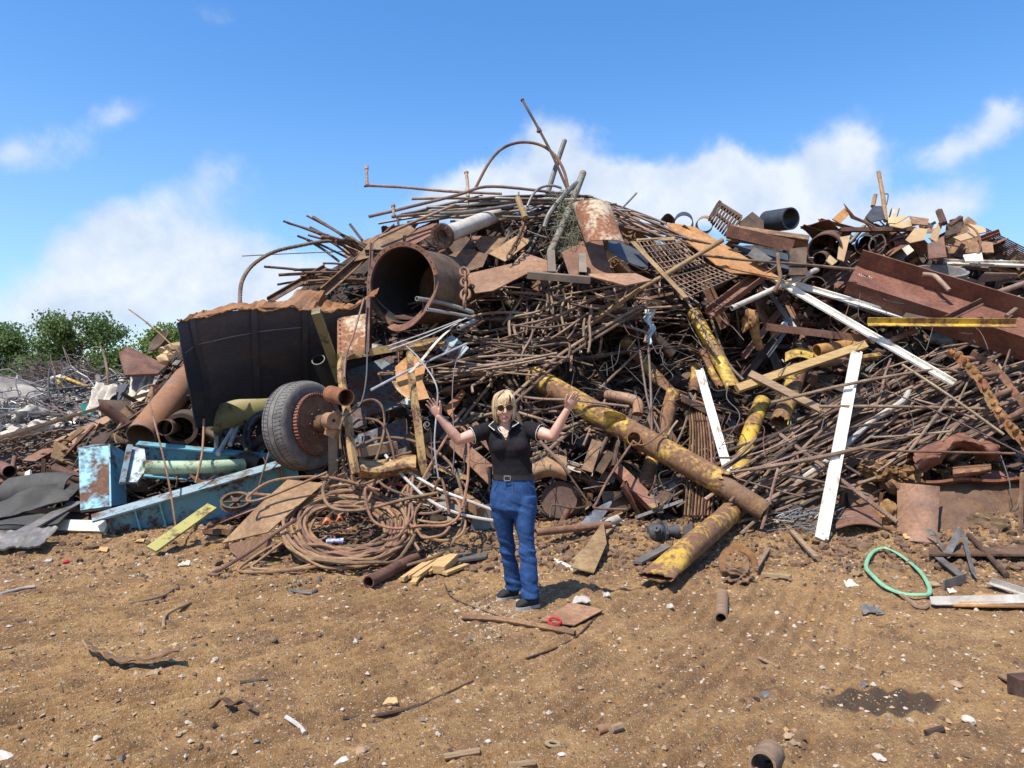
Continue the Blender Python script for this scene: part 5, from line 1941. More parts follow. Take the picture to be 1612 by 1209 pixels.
def chain(pts, L, r, mat, name, lb):
    q = path(pts, 8)
    d = [0]
    for i in range(1, len(q)):
        d.append(d[-1] + (q[i] - q[i - 1]).length)
    m = MB()
    s = 0
    k = 0
    while s < d[-1]:
        i = max(j for j in range(len(d)) if d[j] <= s)
        i = min(i, len(q) - 2)
        p = q[i].lerp(q[i + 1], (s - d[i]) / max(1e-6, d[i + 1] - d[i]))
        t, a, b = frame(q[i + 1] - q[i])
        if k % 2:
            a, b = b, a
        ring = []
        for j in range(14):
            an = 2 * PI * j / 14
            ring.append(p + t * (L * .62 * math.cos(an)) + a * (L * .36 * math.sin(an)))
        m.tube(ring, r, 6, closed=True)
        s += L * .78
        k += 1
    return thing(name, lb, 'chain', m, mat)


chain([(824, 330, -1.0), (826, 350, -1.1), (816, 378, -1.2), (800, 405, -1.2)], .11, .014, RUST, 'chain', 'rusty link chain hanging over the tan sheet at the crest')
chain([(731, 428, -1.5), (733, 455, -1.6), (731, 480, -1.6)], .16, .017, RUSTL, 'chain', 'short pale chain hanging at the right of the steel drum')

# ---- top bundle and the pieces standing against the sky
CR = [
    ('bent_pipe', 'thin pipe pointing left with an upturned threaded elbow at the crest', [(577, 262, -1.2), (578, 291, -1.2), (579, 292, -1.2), (640, 295, -1.0), (700, 301, -.8), (790, 305, -.6)], .022, TUBER, 2),
    ('bent_pipe', 'rusty pipe arching high over the crest', [(748, 297, -.6), (770, 256, -.6), (792, 233, -.6), (820, 224, -.6), (850, 228, -.6), (873, 244, -.6), (888, 270, -.6), (895, 300, -.5)], .024, RUST, 6),
    ('bent_pipe', 'tall thin pipe with a joint leaning left at the very top', [(822, 157, -.9), (835, 180, -.9), (849, 205, -.8), (870, 245, -.7), (893, 298, -.5)], .022, RUSTD, 4),
    ('bent_pipe', 'thick grey pipe standing right of the arching pipe', [(889, 221, -.4), (876, 260, -.3), (862, 306, -.2)], .042, GREYM, 4),
    ('bent_pipe', 'short vertical pipe with a valve at the crest left of the arch', [(734, 271, -.7), (736, 290, -.7), (737, 310, -.7)], .026, TUBER, 3),
    ('bent_pipe', 'long thin pipe fanning down left from the bundle to a pale tip', [(581, 341, -1.3), (640, 327, -1.1), (720, 307, -.9), (765, 294, -.8), (830, 298, -.7), (905, 308, -.5)], .024, TUBER, 5),
    ('bent_pipe', 'pipe with a short upturned elbow below the long thin pipe', [(619, 323, -1.2), (620, 340, -1.2), (621, 341, -1.2), (660, 337, -1.0), (720, 330, -.8)], .022, TUBER, 2),
    ('bent_pipe', 'grey pipe running down left from the bundle to the plates', [(597, 374, -1.1), (650, 350, -1.1), (718, 322, -1.0)], .022, REBAR, 5),
    ('bent_pipe', 'pale grey pipe along the lower edge of the top bundle', [(692, 336, -1.1), (740, 333, -1.0), (815, 322, -.8)], .026, GREYM, 4),
    ('bent_pipe', 'hooped grey pipe end in front of the top bundle', [(884, 296, -.8), (868, 292, -.85), (850, 296, -.85), (838, 308, -.9), (830, 325, -.9)], .02, GREYM, 5),
    ('bent_pipe', 'stout brown post slanting across the top bundle', [(815, 312, -1.2), (820, 325, -1.25), (827, 343, -1.25)], .045, RUSTL, 3),
    ('bent_pipe', 'horizontal pipe stub pointing left above the long thin pipe', [(648, 313, -.9), (700, 312, -.8), (760, 312, -.6)], .022, TUBER, 3),
]
for nm, lb, q, r, mt, n in CR:
    pp = path(q, n)
    m = MB().tube(pp, r, 9)
    if 'elbow' in lb or 'valve' in lb or 'joint' in lb:
        m.tube([pp[0], pp[0].lerp(pp[1], .35)], r * 1.45, 9)
    if 'elbow' in lb:
        k = n
        m.ball(pp[k], r * 1.7, seg=10)
    if 'joint' in lb:
        k = 8
        m.tube([pp[k] - (pp[k + 1] - pp[k]) * .3, pp[k] + (pp[k + 1] - pp[k]) * .3], r * 1.5, 9)
        m.ball(pp[k] + V((-.02, -.03, -.03)), r * 1.3, seg=8)
    thing(nm, lb, 'pipe', m, mt, 'pipes standing out of the crest')
rod('thin_rod', 'thin tan rod standing almost upright on the right crest', 'rod', RUSTL, [(1383, 271, -.4), (1390, 310, -.4), (1394, 348, -.4)], .035, seg=8)
rod('thin_rod', 'short stub left of the upright tan rod on the right crest', 'rod', RUSTL, [(1378, 307, -.2), (1374, 325, -.2)], .035, seg=8)
rod('thin_rod', 'thin dark wire loop at the upright tan rod', 'wire', WIRED, [(1391, 306, -.4), (1398, 306, -.4), (1396, 320, -.4), (1392, 328, -.4)], .01)
rod('thin_rod', 'pale thin rod slanting up right of the pole at the centre crest', 'rod', GREYM, [(977, 330, -.5), (990, 317, -.5), (1002, 304, -.5)], .016)
rod('thin_rod', 'dark short rod pointing up left beside the bolted flange', 'rod', RUSTD, [(551, 353, -.3), (570, 378, -.3)], .022)

# arching bar at the left
ribrod('rebar_rod', 'long bent reinforcing bar arching out over the black bin', 'rod', REBAR, [(378, 480, -1.6), (378, 462, -1.6), (382, 440, -1.55), (398, 417, -1.45), (430, 397, -1.3), (470, 387, -1.1), (510, 380, -.9), (560, 379, -.7)], .026)
rod('thin_rod', 'thin straight wire lying level beside the arching bar', 'wire', GREYM, [(381, 403, -1.0), (460, 399, -.8), (540, 396, -.6)], .008)
for a, b, w, h, mt, lb in (((505, 462, -.9), (620, 360, -.5), .10, .10, RUST, 'brown angle bar climbing left of the steel drum'),
                           ((420, 472, -1.1), (510, 420, -.7), .09, .05, RUST, 'brown flat bar below the splayed rods'),
                           ((560, 408, -.7), (690, 352, -.2), .07, .1, RUSTD, 'dark channel running up to the bolted flange'),
                           ((575, 396, -.9), (612, 396, -.9), .05, .05, RUSTD, 'short dark bar above the steel drum'),
                           ((578, 470, -1.1), (583, 384, -.9), .05, .04, RUSTD, 'dark upright bar at the left rim of the drum')):
    bar('angle_bar', lb, 'bar', mt, a, b, L_(w, h, .014), up=(0, -1, .6), group='bars round the steel drum')
for q, mt, lb in (([(557, 412), (590, 372), (640, 352), (655, 362), (612, 398)], RUST, 'brown plate just above the left rim of the drum'),
                  ([(612, 396), (660, 360), (688, 350), (690, 364), (640, 392)], RUSTR, 'red brown plate between the drum and the flanged pipe'),
                  ([(700, 405), (735, 390), (768, 402), (760, 420), (722, 432)], RUST, 'bent plate right of the drum\'s upper rim'),
                  ([(703, 385), (735, 372), (750, 388), (715, 400)], RUSTD, 'dark plate under the flanged pipe'),
                  ([(770, 400), (812, 372), (838, 378), (795, 412)], RUSTL, 'tan plate with bar shadows below the crest chain')):
    plate('scrap_sheet', lb, 'sheet', mt, [(x, y, -.55 - (y - 350) * .006) for x, y in q], .012, 'sheets round the steel drum')
# ================================================================== named scrap, right of the woman
# ---- the big yellow pipe leaning down to the right, a thinner one inside it
rt = root('yellow_pipe', 'long thick rusty yellow pipe slanting down right behind the woman\'s hand', 'pipe', S(1000, 690, -.4))
mk('outer_pipe', MB().pipe(path([(838, 592, -.35), (930, 645, -.5), (1050, 712, -.6), (1152, 768, -.65)], 3), [.145] * 9 + [.15], .012, 34, jag1=.16, seed=4), YEL, rt)
mk('inner_pipe', MB().pipe(path([(1110, 746, -.62), (1209, 808, -.70)]), .114, .014, 28, jag1=.03), DIRT, rt)
m = MB()
c = S(966, 661, -.72)
pts = []
rnd = random.Random(3)
n = 18
for k in range(n):
    t = 2 * PI * k / n
    r = .125 * (1 + .22 * math.sin(3 * t + 1) + rnd.uniform(-.12, .12))
    pts.append(c + V((math.cos(t) * r * 1.05, -.05 * math.sin(t) - .02, math.sin(t) * r)))
m.plate(pts, .012)
mk('flap', m, YELB, rt)
mk('stub', MB().pipe([S(998, 690, -.62), S(998, 690, -.80)], .085, .012, 24), RUSTO, rt)
rod('wire_tie', 'thin rusty wire slung round the big yellow pipe', 'wire', RUST, [(996, 694, -.85), (1015, 700, -.9), (1050, 672, -.85), (1044, 655, -.7), (1028, 640, -.5)], .012)
# the flattened yellow pipe in front
a, b = G(1030, 928, .10), G(1180, 838, .26)
rt = root('yellow_pipe', 'short yellow pipe with flattened end lying on the dirt in front', 'pipe', a)
q = [a + (b - a) * f for f in (0, .06, .16, .3, .6, 1)]
mk('tube', MB().pipe(q, .118, .012, 30, squash=[(1.35, .32), (1.3, .42), (1.12, .8), (1, 1), (1, 1), (1, 1)], jag0=.05, jag1=.05, seed=6), YEL, rt)
mk('core', MB().pipe([a.lerp(b, .8), b + (b - a) * .03], .075, .01, 20, jag1=.03), RUSTD, rt)
# yellow pipes deeper in
pipe('yellow_pipe', 'dim rusty yellow pipe leaning behind the hanging rag', 'pipe', YEL, [(984, 538, .25), (1010, 566, .15), (1035, 596, .0), (1063, 620, -.1)], .095, .01, seg=22, squash=[(1, .9)] * 11 + [(.9, .8), (1.1, .5), (1.1, .4), (1, .3), (1, .3)])
pipe('yellow_pipe', 'bent yellow pipe hanging below the one behind the rag', 'pipe', YEL, [(1060, 618, -.12), (1054, 640, -.1), (1040, 690, -.0), (1012, 766, .1)], .095, .01, seg=22)
pipe('yellow_pipe', 'bright yellow pipe leaning right with torn lower end', 'pipe', YELB, [(1092, 492, -.1), (1120, 545, -.2), (1156, 613, -.35)], .095, .012, seg=26, jag1=.06, squash=[(1, 1)] * 8 + [(1, .8), (1.15, .75), (1.2, .7)])
pipe('yellow_pipe', 'thin rusty pipe split open left of the bright yellow one', 'pipe', YEL, [(1106, 552, -.1), (1120, 585, -.2), (1136, 612, -.25)], .05, .008, seg=16, jag1=.05)
pipe('yellow_pipe', 'yellow pipe standing behind the upper end of the white post', 'pipe', YEL, [(1096, 575, .2), (1092, 618, .2)], .07, .01, seg=18)
pipe('yellow_pipe', 'yellow pipe leaning left of the rust red pipe stub', 'pipe', YELB, [(1200, 632, -.1), (1182, 680, -.2), (1160, 755, -.25), (1146, 815, -.3)], .105, .012, seg=26)
pipe('yellow_pipe', 'rust red pipe stub with yellow upper end under the long plank', 'pipe', YEL, [(1256, 582, -.2), (1243, 625, -.3), (1226, 668, -.35)], .115, .014, seg=28, jag1=.06)
pipe('yellow_pipe', 'short rust pipe lying level under the brown flat beam', 'pipe', RUSTO, [(1286, 553, .0), (1350, 543, .1)], .10, .012, seg=24)
m = MB()
m.sheet(lambda u, v: S(1236 + u * 44, 556 - 8 * math.sin(u * 3) + v * 14, -.15 - .1 * v), 12, 5, .012)
thing('torn_shell', 'torn yellow pipe shell curling above the long plank', 'sheet', m, YELB)
rod('yellow_post', 'yellow tipped bar lying behind the tall white board', 'bar', YEL, [(1290, 575, .1), (1330, 568, .0), (1385, 560, .0)], .05, seg=8)
# white boards
W = lambda lb, a, b, w, t, mt=WHITE, up=(0, -1, .35): bar('white_board', lb, 'board', mt, a, b, [(-w / 2, 0), (w / 2, 0), (w / 2, t), (-w / 2 + .03, t), (-w / 2 + .03, t + .035), (-w / 2, t + .035)], up)
W('white board leaning left behind the big yellow pipe', (1100, 584, -.45), (1150, 760, -.35), .10, .02)
W('lower end of white board sticking out below the big yellow pipe', (1148, 748, -.2), (1157, 822, -.25), .10, .02)
W('tall white board propped upright at the right', (1347, 556, -.8), (1291, 850, -.55), .125, .025)
W('long white angle slanting down right over the rebar bundle', (1212, 438, -.5), (1500, 606, -.7), .12, .025, WHITE, (0, -.5, 1))
W('white board running right from the top of the long white angle', (1236, 446, -.3), (1460, 512, -.35), .12, .025, WHITE, (0, -.6, 1))
W('pale blue white beam behind the yellow angle bar', (1330, 476, .1), (1445, 512, .0), .20, .03, BLUEP, (0, -.6, 1))
W('pale galvanised rail running out of the picture at the right', (1488, 416, -.2), (1680, 421, -.2), .14, .03, WHITER, (0, -.5, 1))
W('white strip lying under the yellow angle bar', (1480, 520, .1), (1570, 548, .05), .12, .02, WHITE, (0, -.6, 1))
W('pale grey strip at the right edge below the yellow angle bar', (1580, 520, .1), (1680, 545, .1), .12, .02, GALV, (0, -.6, 1))
pipe('light_tube', 'pale grey straight tube with rusty end slanting up right', 'pipe', PALEP, [(1152, 485, -.8), (1287, 424, -.5)], .038, .006, seg=14)
# comb of ribs
rt = root('ribbed_grate', 'rusty comb like grate of parallel ribs beside the white board', 'grate', S(1100, 720, -.3))
for k in range(9):
    x0 = 1083 + k * 4.2
    x1 = 1078 + k * 5.2
    q = path([(x0, 636 + k * 3, .0), (x0 + 4, 675, -.15), (x1 + 6, 730, -.3), (x1, 812, -.35)], 5)
    mk('rib', MB().tube(q, .0125, 4, flat=1.8), RUSTL if k % 2 else RUST, rt)
thing('tie_bar', 'dark bar crossing behind the ribbed grate', 'bar', MB().box(S(1075, 745, .0), S(1150, 740, .0), .06, .03), RUSTD)
# planks and small beams
W2 = [(-.05, -.02), (.05, -.02), (.05, .02), (-.05, .02)]
bar('wood_plank', 'long split wood plank rising right across the yellow pipes', 'plank', WOOD, (1160, 612, -.65), (1362, 543, -.7), [(-.05, -.04), (.05, -.04), (.05, .04), (-.05, .04)], (0, -1, .5))
bar('wood_plank', 'grey lath sloping down right from the long plank', 'plank', WOODG, (1180, 588, -.75), (1293, 645, -.75), W2, (0, -1, .5))
bar('flat_beam', 'brown flat beam lying level above the yellow pipes', 'beam', RUST, (1206, 520, -.4), (1376, 541, -.45), U_(.05, .10, .012), (0, -.1, 1))
bar('yellow_angle', 'yellow angle bar lying level at the right below the big beam', 'bar', YELB, (1365, 509, -.9), (1598, 511, -1.35), L_(.10, .085, .012), (0, -.55, 1))
bar('dark_channel', 'brown channel leaning right below the wire panel', 'channel', RUSTR, (1118, 497, -.6), (1214, 424, -.5), U_(.18, .10, .014), (0, -.6, 1))
for a, b, w, mt, lb in (((1165, 560, .1), (1228, 482, .2), .09, RUST, 'grey brown angle propped under the brown flat beam'), ((1240, 476, .1), (1268, 532, .0), .06, RUSTR, 'narrow red brown bar right of the propped angle'),
                        ((1160, 600, .2), (1215, 530, .2), .11, RUSTD, 'dark bar below the propped angle'), ((1205, 560, .15), (1235, 520, .1), .05, GREYM, 'short grey bar beside the dark one'),
                        ((1310, 500, .2), (1352, 480, .2), .05, GREYM, 'short grey strip beside the pale blue beam')):
    bar('angle_bar', lb, 'bar', mt, a, b, L_(w, w * .8, .012), (0, -1, .4), 'bars in the gap left of the white angle')
# scale lumps
m = MB().blob(S(1182, 507, -.55), .12, 5, (1.1, .8, 1), 3, .55)
m.tube(path([(1186, 512, -.5), (1190, 530, -.4), (1196, 548, -.2)]), [.09, .08, .07, .07, .06, .06, .06, .06, .06, .06, .06][:len(path([(1186, 512, -.5), (1190, 530, -.4), (1196, 548, -.2)]))], 10)
thing('rust_lump', 'jagged orange rust lump standing left of the brown flat beam', 'rust lump', m, ROT)
m = MB()
for k in range(7):
    m.blob(S(1370 + k * 11, 738 + 4 * math.sin(k * 2) + k * 2.2, -.45), .10 + .02 * math.sin(k * 3), k + 60, (1.2, .8, .75), 4, .6)
thing('rust_lump', 'long crumbling ochre lump above the dark rusted box', 'rust lump', m, ROT)
thing('rust_lump', 'round ochre lump beside the curved standing plate', 'rust lump', MB().blob(S(1400, 806, -.35), .10, 7, (1, .8, 1.1), 3, .5), ROT)
m = MB()
for k, (x, y) in enumerate(((1390, 744), (1410, 748), (1398, 760))):
    m.blob(S(x, y, -.35), .13, k + 80, (1.1, .7, .8), 3, .4)
thing('rust_lump', 'dark brown crust lump under the long ochre one', 'rust lump', m, DIRT)
# bent torn sheets at the right
m = MB()


def curl(u, v):
    x = 1440 + u * 132
    y = 712 - 28 * math.sin(u * 2.6) + v * (34 - 10 * u) + 5 * math.sin(u * 9)
    p = S(x, y, -.45 - .35 * math.sin(v * PI) + .2 * u)
    return p + V((.05 * float(fbm(u * 6, v * 4, 1)), .25 * float(fbm(u * 5, v * 5, 2)), .16 * float(fbm(u * 7, v * 4, 3))))


thing('curled_sheet', 'curled torn red rust sheet right of the ochre lump', 'sheet', MB().sheet(curl, 34, 14, .012), RUSTR, angle=60)
thing('curled_sheet', 'small torn flap hanging below the curled red sheet', 'sheet', MB().sheet(lambda u, v: S(1500 + u * 60, 736 + v * 16 - 6 * u, -.4 - .2 * math.sin(v * 3) + .15 * float(fbm(u * 5, v * 5, 5))), 14, 8, .01), RUSTR, angle=60)
thing('curled_sheet', 'rolled brown sheet edge left of the curled red sheet', 'sheet', MB().sheet(lambda u, v: S(1434 + u * 46, 726 - 18 * u, -.5) + V((0, -.11 * math.cos(v * 4.4), .11 * math.sin(v * 4.4))), 10, 12, .01), RUSTR, angle=60)
# box bottom right
rt = root('rusted_box', 'mud crusted rusty steel box at the right edge of the picture', 'box', S(1530, 830, -.2))
mk('front_plate', MB().sheet(lambda u, v: S(1462 + u * 240, 762 + v * 112, -.25 - .25 * v + .14 * float(fbm(u * 9, v * 7, 7))), 60, 24, .02), DIRT, rt, angle=70)
mk('top_rim', MB().sheet(lambda u, v: S(1445 + u * 260, 757 - 5 * u + 6 * v + 2 * math.sin(u * 17), -.45 + .3 * v), 30, 4, .03), RUSTO, rt, angle=60)
mk('mud_crust', MB().blob(S(1552, 822, -.55), .11, 4, (1.6, .35, .9), 3, .6), SOIL, rt)
thing('curved_plate', 'curved brown plate standing at the left end of the mud crusted box', 'plate', MB().sheet(lambda u, v: S(1413 + u * 66 - 5 * v * u, 760 + v * 90 + 6 * u, -.45 - .25 * math.sin(u * 2.4)), 14, 10, .014), rust('curved plate rust', (0.11, 0.06, 0.04), (0.19, 0.11, 0.07), (0.26, 0.16, 0.1), 3, .8, .3), angle=60)
thing('thin_post', 'thin brown post at the right edge before the mud crusted box', 'post', MB().box(S(1609, 745, -.6), S(1606, 848, -.6), .03, .03, up=(0, -1, 0)), RUST)
plate('dark_plate', 'dark brown plate lying behind the foot of the tall white board', 'plate', RUSTD, [(1205, 768, .05), (1335, 752, .05), (1340, 846, -.05), (1240, 842, -.05)], .02)
plate('dark_plate', 'brown plate standing right of the tall white board', 'plate', RUST, [(1330, 756, -.05), (1378, 752, -.05), (1386, 800, -.1), (1340, 815, -.1)], .02)
thing('folded_flap', 'folded brown sheet flap on the dirt right of the tall white board', 'sheet', MB().sheet(lambda u, v: S(1316 + u * 72, 806 + v * 26 - 7 * math.sin(u * 3), -.3 - .35 * v + .2 * abs(u - .3)), 12, 8, .012), RUST, angle=50)
ribrod('rebar_rod', 'thick bar sloping down right in front of the mud crusted box', 'rod', REBAR, [(1225, 682, -.5), (1300, 738, -.65), (1412, 822, -.75)], .026)
# chunky drive chain at the right edge
rt = root('drive_chain', 'heavy rusty drive chain with long pins hanging at the right edge', 'chain', S(1560, 620, -.3))
L1 = path([(1494, 553, -.75), (1520, 572, -.8), (1545, 602, -.85), (1566, 640, -.85), (1590, 672, -.8), (1625, 712, -.8)], 3)
L2 = path([(1530, 556, -.7), (1556, 571, -.75), (1582, 596, -.8), (1600, 622, -.8), (1630, 655, -.75), (1664, 690, -.75)], 3)
rnd = random.Random(2)
for i in range(len(L1) - 1):
    a, b = L1[i], L1[i + 1]
    e = (b - a) * .1
    m = MB().box(a - e, b + e, .035, .115 - .03 * (i % 2), up=(.6, -1, .5))
    m.blob(a.lerp(b, .5) + V((0, -.03, 0)), .05, i, (1.1, .6, .9), 2, .5)
    mk('link', m, (RUSTO, ROT)[i % 2], rt)
for i in range(len(L2) - 1):
    e = (L2[i + 1] - L2[i]) * .12
    mk('side_plate', MB().box(L2[i] - e, L2[i + 1] + e, .022, .085 - .02 * (i % 2), up=(.6, -1, .5)), RUST, rt)
for i in range(2, len(L1) - 1, 3):
    mk('pin', MB().tube([L1[i], L2[min(i, len(L2) - 1)] + V((0, .02, 0))], .036, 10), RUST, rt)
# elbow, ducts and odd things low in the middle
m = MB()
q = path([(955, 622, -.25), (985, 627, -.4), (1003, 634, -.45), (1004, 652, -.4)], 5)
m.tube(q, .07, 18)
for k in (3, 6, 9):
    m.tube([q[k], q[k] + (q[k + 1] - q[k]).normalized() * .012], .075, 18)
thing('duct_elbow', 'dusty ribbed pipe elbow above the big yellow pipe', 'elbow', m, RUSTL)
thing('hanging_rag', 'torn whitish plastic rag hanging on a rod in the dark hollow', 'rag', MB().sheet(lambda u, v: S(1013 + u * 16 * (1 - .6 * v) + 6 * v * (1 - v) * 3 - 2 + 6 * v, 484 + v * 58, -.45) + V((.03 * math.sin(v * 14), .06 * math.sin(u * 5 + v * 8), 0)), 8, 16, .004), PLASTIC, angle=80)
thing('plastic_scrap', 'white torn plastic scrap beside the narrow red brown bar', 'rag', MB().sheet(lambda u, v: S(1233 + u * 12, 502 + v * 15, .0) + V((.03 * math.sin(v * 9), .06 * math.sin(u * 5 + v * 5), .02 * math.sin(u * 9))), 6, 6, .004), PLASTIC, angle=80)
# valve body
CAST = plain('cast iron', (0.075, 0.078, 0.085), (0.02, 0.02, 0.022), 10, .6, 0, .8)
rt = root('valve_body', 'black cast valve body lying on the dirt under the ribbed grate', 'valve', S(1050, 838, -.5))
c = S(1035, 838, -.6)
ax = V((1, .15, .05)).normalized()
mk('body', MB().lathe([(.01, -.10), (.06, -.10), (.095, -.06), (.10, 0), (.08, .06), (.055, .09), (.055, .17), (.07, .19), (.07, .23), (.01, .23)], c, ax, 24, closed=True), CAST, rt)
mk('flange', MB().disc(c + ax * .07, ax, .12, .03, 8), CAST, rt)
mk('bonnet', MB().lathe([(.01, 0), (.055, 0), (.055, .05), (.035, .06), (.035, .12), (.01, .12)], c + V((0, -.05, .02)), V((-.3, -.8, .4)), 16, closed=True), CAST, rt)
mk('paddle', MB().plate([c + V((.27, -.02, .06)), c + V((.36, -.04, .12)), c + V((.42, -.02, .02)), c + V((.36, -.06, -.11)), c + V((.27, -.05, -.08))], .02), GREYM, rt)
# square tubes and pieces in the dark left of the yellow pipe
for k, (a, b, w, mt, lb) in enumerate((((938, 700, -.3), (922, 748, -.55), .13, RUST, 'rusty channel end pointing at the viewer right of the woman'), ((960, 716, -.2), (940, 748, -.45), .10, RUSTD, 'small square tube end right of the rusty channel'),
                                       ((950, 718, -.1), (1032, 800, -.2), .13, RUST, 'brown beam running down right behind the small square tube'))):
    m = sqtube(MB(), pt(a), pt(b), w, .010, up=(0, -1, .5))
    thing('square_tube', lb, 'tube', m, mt, smooth=False)
for a, b, w, mt, lb in (((1010, 770, -.1), (1032, 800, -.3), .08, RUSTL, 'short tan strip at the foot of the brown beam'), ((1030, 800, -.2), (1072, 745, .0), .12, RUSTD, 'dark flat bar rising right from the tan strip'),
                        ((1000, 815, -.2), (1075, 788, -.3), .035, GREYM, 'grey rod rising right above the valve body')):
    bar('flat_bar', lb, 'bar', mt, a, b, [(-w / 2, -.012), (w / 2, -.012), (w / 2, .012), (-w / 2, .012)], (0, -1, .5), 'flat bars above the valve body')
thing('curved_trim', 'bright curved metal trim right of the woman\'s legs', 'trim', MB().sheet(lambda u, v: S(900 + u * 62 + v * 8 * math.sin(u * 3), 842 - u * 52 - 16 * math.sin(u * 3) * .6 + v * 18 * math.sin(u * 3), -.55 + .2 * u), 16, 5, .01), plain('trim steel', (0.35, 0.35, 0.35), (0.12, 0.12, 0.12), 5, .35, .5))
pipe('level_pipe', 'rusty pipe lying level right of the woman\'s knees', 'pipe', RUST, [(843, 838, -.75), (961, 826, -.5)], .042, .008, seg=16)
rod('pale_pole', 'pale pole lying on the dirt pointing at the woman\'s shins', 'pole', PALEP, [(840, 868, -.0), (906, 899, .0)], .032, seg=10)
pipe('pipe_stub', 'small pale pipe stub on the dirt left of the valve body', 'pipe', PALEP, [G(946, 858, .06), G(972, 853, .07)], .05, .012, seg=18)
m = MB()
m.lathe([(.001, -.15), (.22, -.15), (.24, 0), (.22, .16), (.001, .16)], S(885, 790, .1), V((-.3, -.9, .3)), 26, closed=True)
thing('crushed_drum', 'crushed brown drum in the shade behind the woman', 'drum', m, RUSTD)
m = MB().sheet(lambda u, v: S(838 + u * 54, 722 + v * 36 - 8 * math.sin(u * 3), -.25 - .2 * math.sin(v * 3)), 12, 8, .012)
thing('crumpled_sheet', 'crumpled brown sheet just right of the woman\'s waist', 'sheet', m, RUSTL, angle=60)
for q, mt, lb in (([(735, 672), (750, 664), (800, 716), (786, 728)], RUST, 'brown channel slanting down right behind the woman'),
                  ([(700, 695), (725, 690), (790, 745), (776, 770)], RUST, 'long rusty holed beam behind the woman\'s left side'),
                  ([(698, 645), (728, 612), (733, 620), (708, 655)], RUSTO, 'holed orange channel beside the raised left hand'),
                  ([(675, 790), (720, 770), (752, 800), (705, 812)], GREYM, 'dusty grey plate behind the cable arch'),
                  ([(745, 800), (780, 790), (782, 830), (740, 840)], GREYM, 'grey sheet just left of the woman\'s knees'),
                  ([(680, 862), (780, 846), (765, 878), (690, 890)], GREYM, 'bent dark grey sheet on the dirt left of the woman\'s shins')):
    plate('scrap_sheet', lb, 'sheet', mt, [(x, y, -.35 if y < 820 else -.1) for x, y in q], .02, 'plates around the woman')
m = MB().tube([S(735, 740, -.1), S(792, 600, .1)], .05, 10)
thing('lean_post', 'dark thick bar leaning right behind the woman\'s shoulder', 'bar', m, RUSTD)
m = MB().box(S(728, 784, -.45), S(758, 804, -.5), .14, .10)
m.blob(S(722, 776, -.5), .07, 4, (1, .8, .8), 2, .2)
thing('gearbox', 'dusty tan cast gearbox left of the woman\'s hip', 'gearbox', m, RUSTL)
ribrod('rebar_rod', 'long bar curving across behind the woman\'s right hand', 'rod', REBAR, [(793, 606, -.5), (815, 622, -.6), (850, 628, -.7), (900, 630, -.75), (990, 640, -.75)], .016)
rod('thin_rod', 'thin bent rod standing right of the woman', 'rod', RUST, [(1000, 690, -.7), (960, 750, -.75), (940, 790, -.75), (938, 800, -.75), (986, 802, -.75)], .015)
rod('thin_rod', 'thin curved wire right of the woman\'s knees', 'wire', RUSTD, [(870, 712, -.4), (915, 775, -.55), (925, 795, -.6), (900, 800, -.6), (870, 795, -.5), (866, 815, -.5)], .012)
# single long bars crossing the hollow
for q, r, mt, lb in (
        ([(790, 640, -.55), (880, 560, -.65), (960, 510, -.7), (1022, 474, -.6)], .022, REBAR, 'long straight bar rising right to the hanging rag'),
        ([(796, 648, -.6), (884, 568, -.7), (964, 516, -.72), (1026, 478, -.62)], .02, REBAR, 'second long bar just below the straight one'),
        ([(850, 570, -.2), (930, 562, -.15), (1010, 550, .0), (1084, 545, .1)], .026, REBARD, 'dull bar crossing level behind the hollow'),
        ([(944, 612, -.1), (975, 582, -.1), (1006, 552, -.1)], .018, REBAR, 'short bar slanting up right inside the hollow'),
        ([(1020, 540, -.45), (1024, 600, -.55), (1026, 680, -.55), (1028, 720, -.5)], .016, WIREB, 'thin bar hanging straight below the rag'),
        ([(1000, 500, -.3), (1010, 570, -.4), (1022, 640, -.5), (1044, 690, -.5)], .014, WIREB, 'thin bar bending past the duct elbow'),
        ([(1080, 470, -.55), (1098, 500, -.6), (1130, 560, -.5)], .02, REBAR, 'bar leaning on the bright yellow pipe'),
        ([(1110, 470, -.1), (1140, 560, -.3), (1170, 598, -.4)], .018, REBARD, 'thin bar right of the bright yellow pipe')):
    ribrod('rebar_rod', lb, 'rod', mt, q, r)
# the thick scaly pole over the wire panel
m = MB()
q = path([(918, 520, -.5), (985, 470, -.8), (1060, 425, -1.1), (1137, 378, -1.15)], 8)
rnd = random.Random(4)
m.tube(q, [.034 * rnd.uniform(.85, 1.2) for _ in q], 10)
thing('scaly_pole', 'thick scaly rusted pole lying across the wire panel', 'pole', m, RUSTL)
# ================================================================== named scrap, right crest
plate('ochre_sheet', 'large flat ochre rusted sheet on the crest right of centre', 'sheet', OCHRE, [(1046, 352, -.2), (1060, 352, -.2), (1095, 358, -.15), (1238, 444, -.7), (1186, 432, -.75), (1150, 430, -.8), (1128, 418, -.75)], .014)
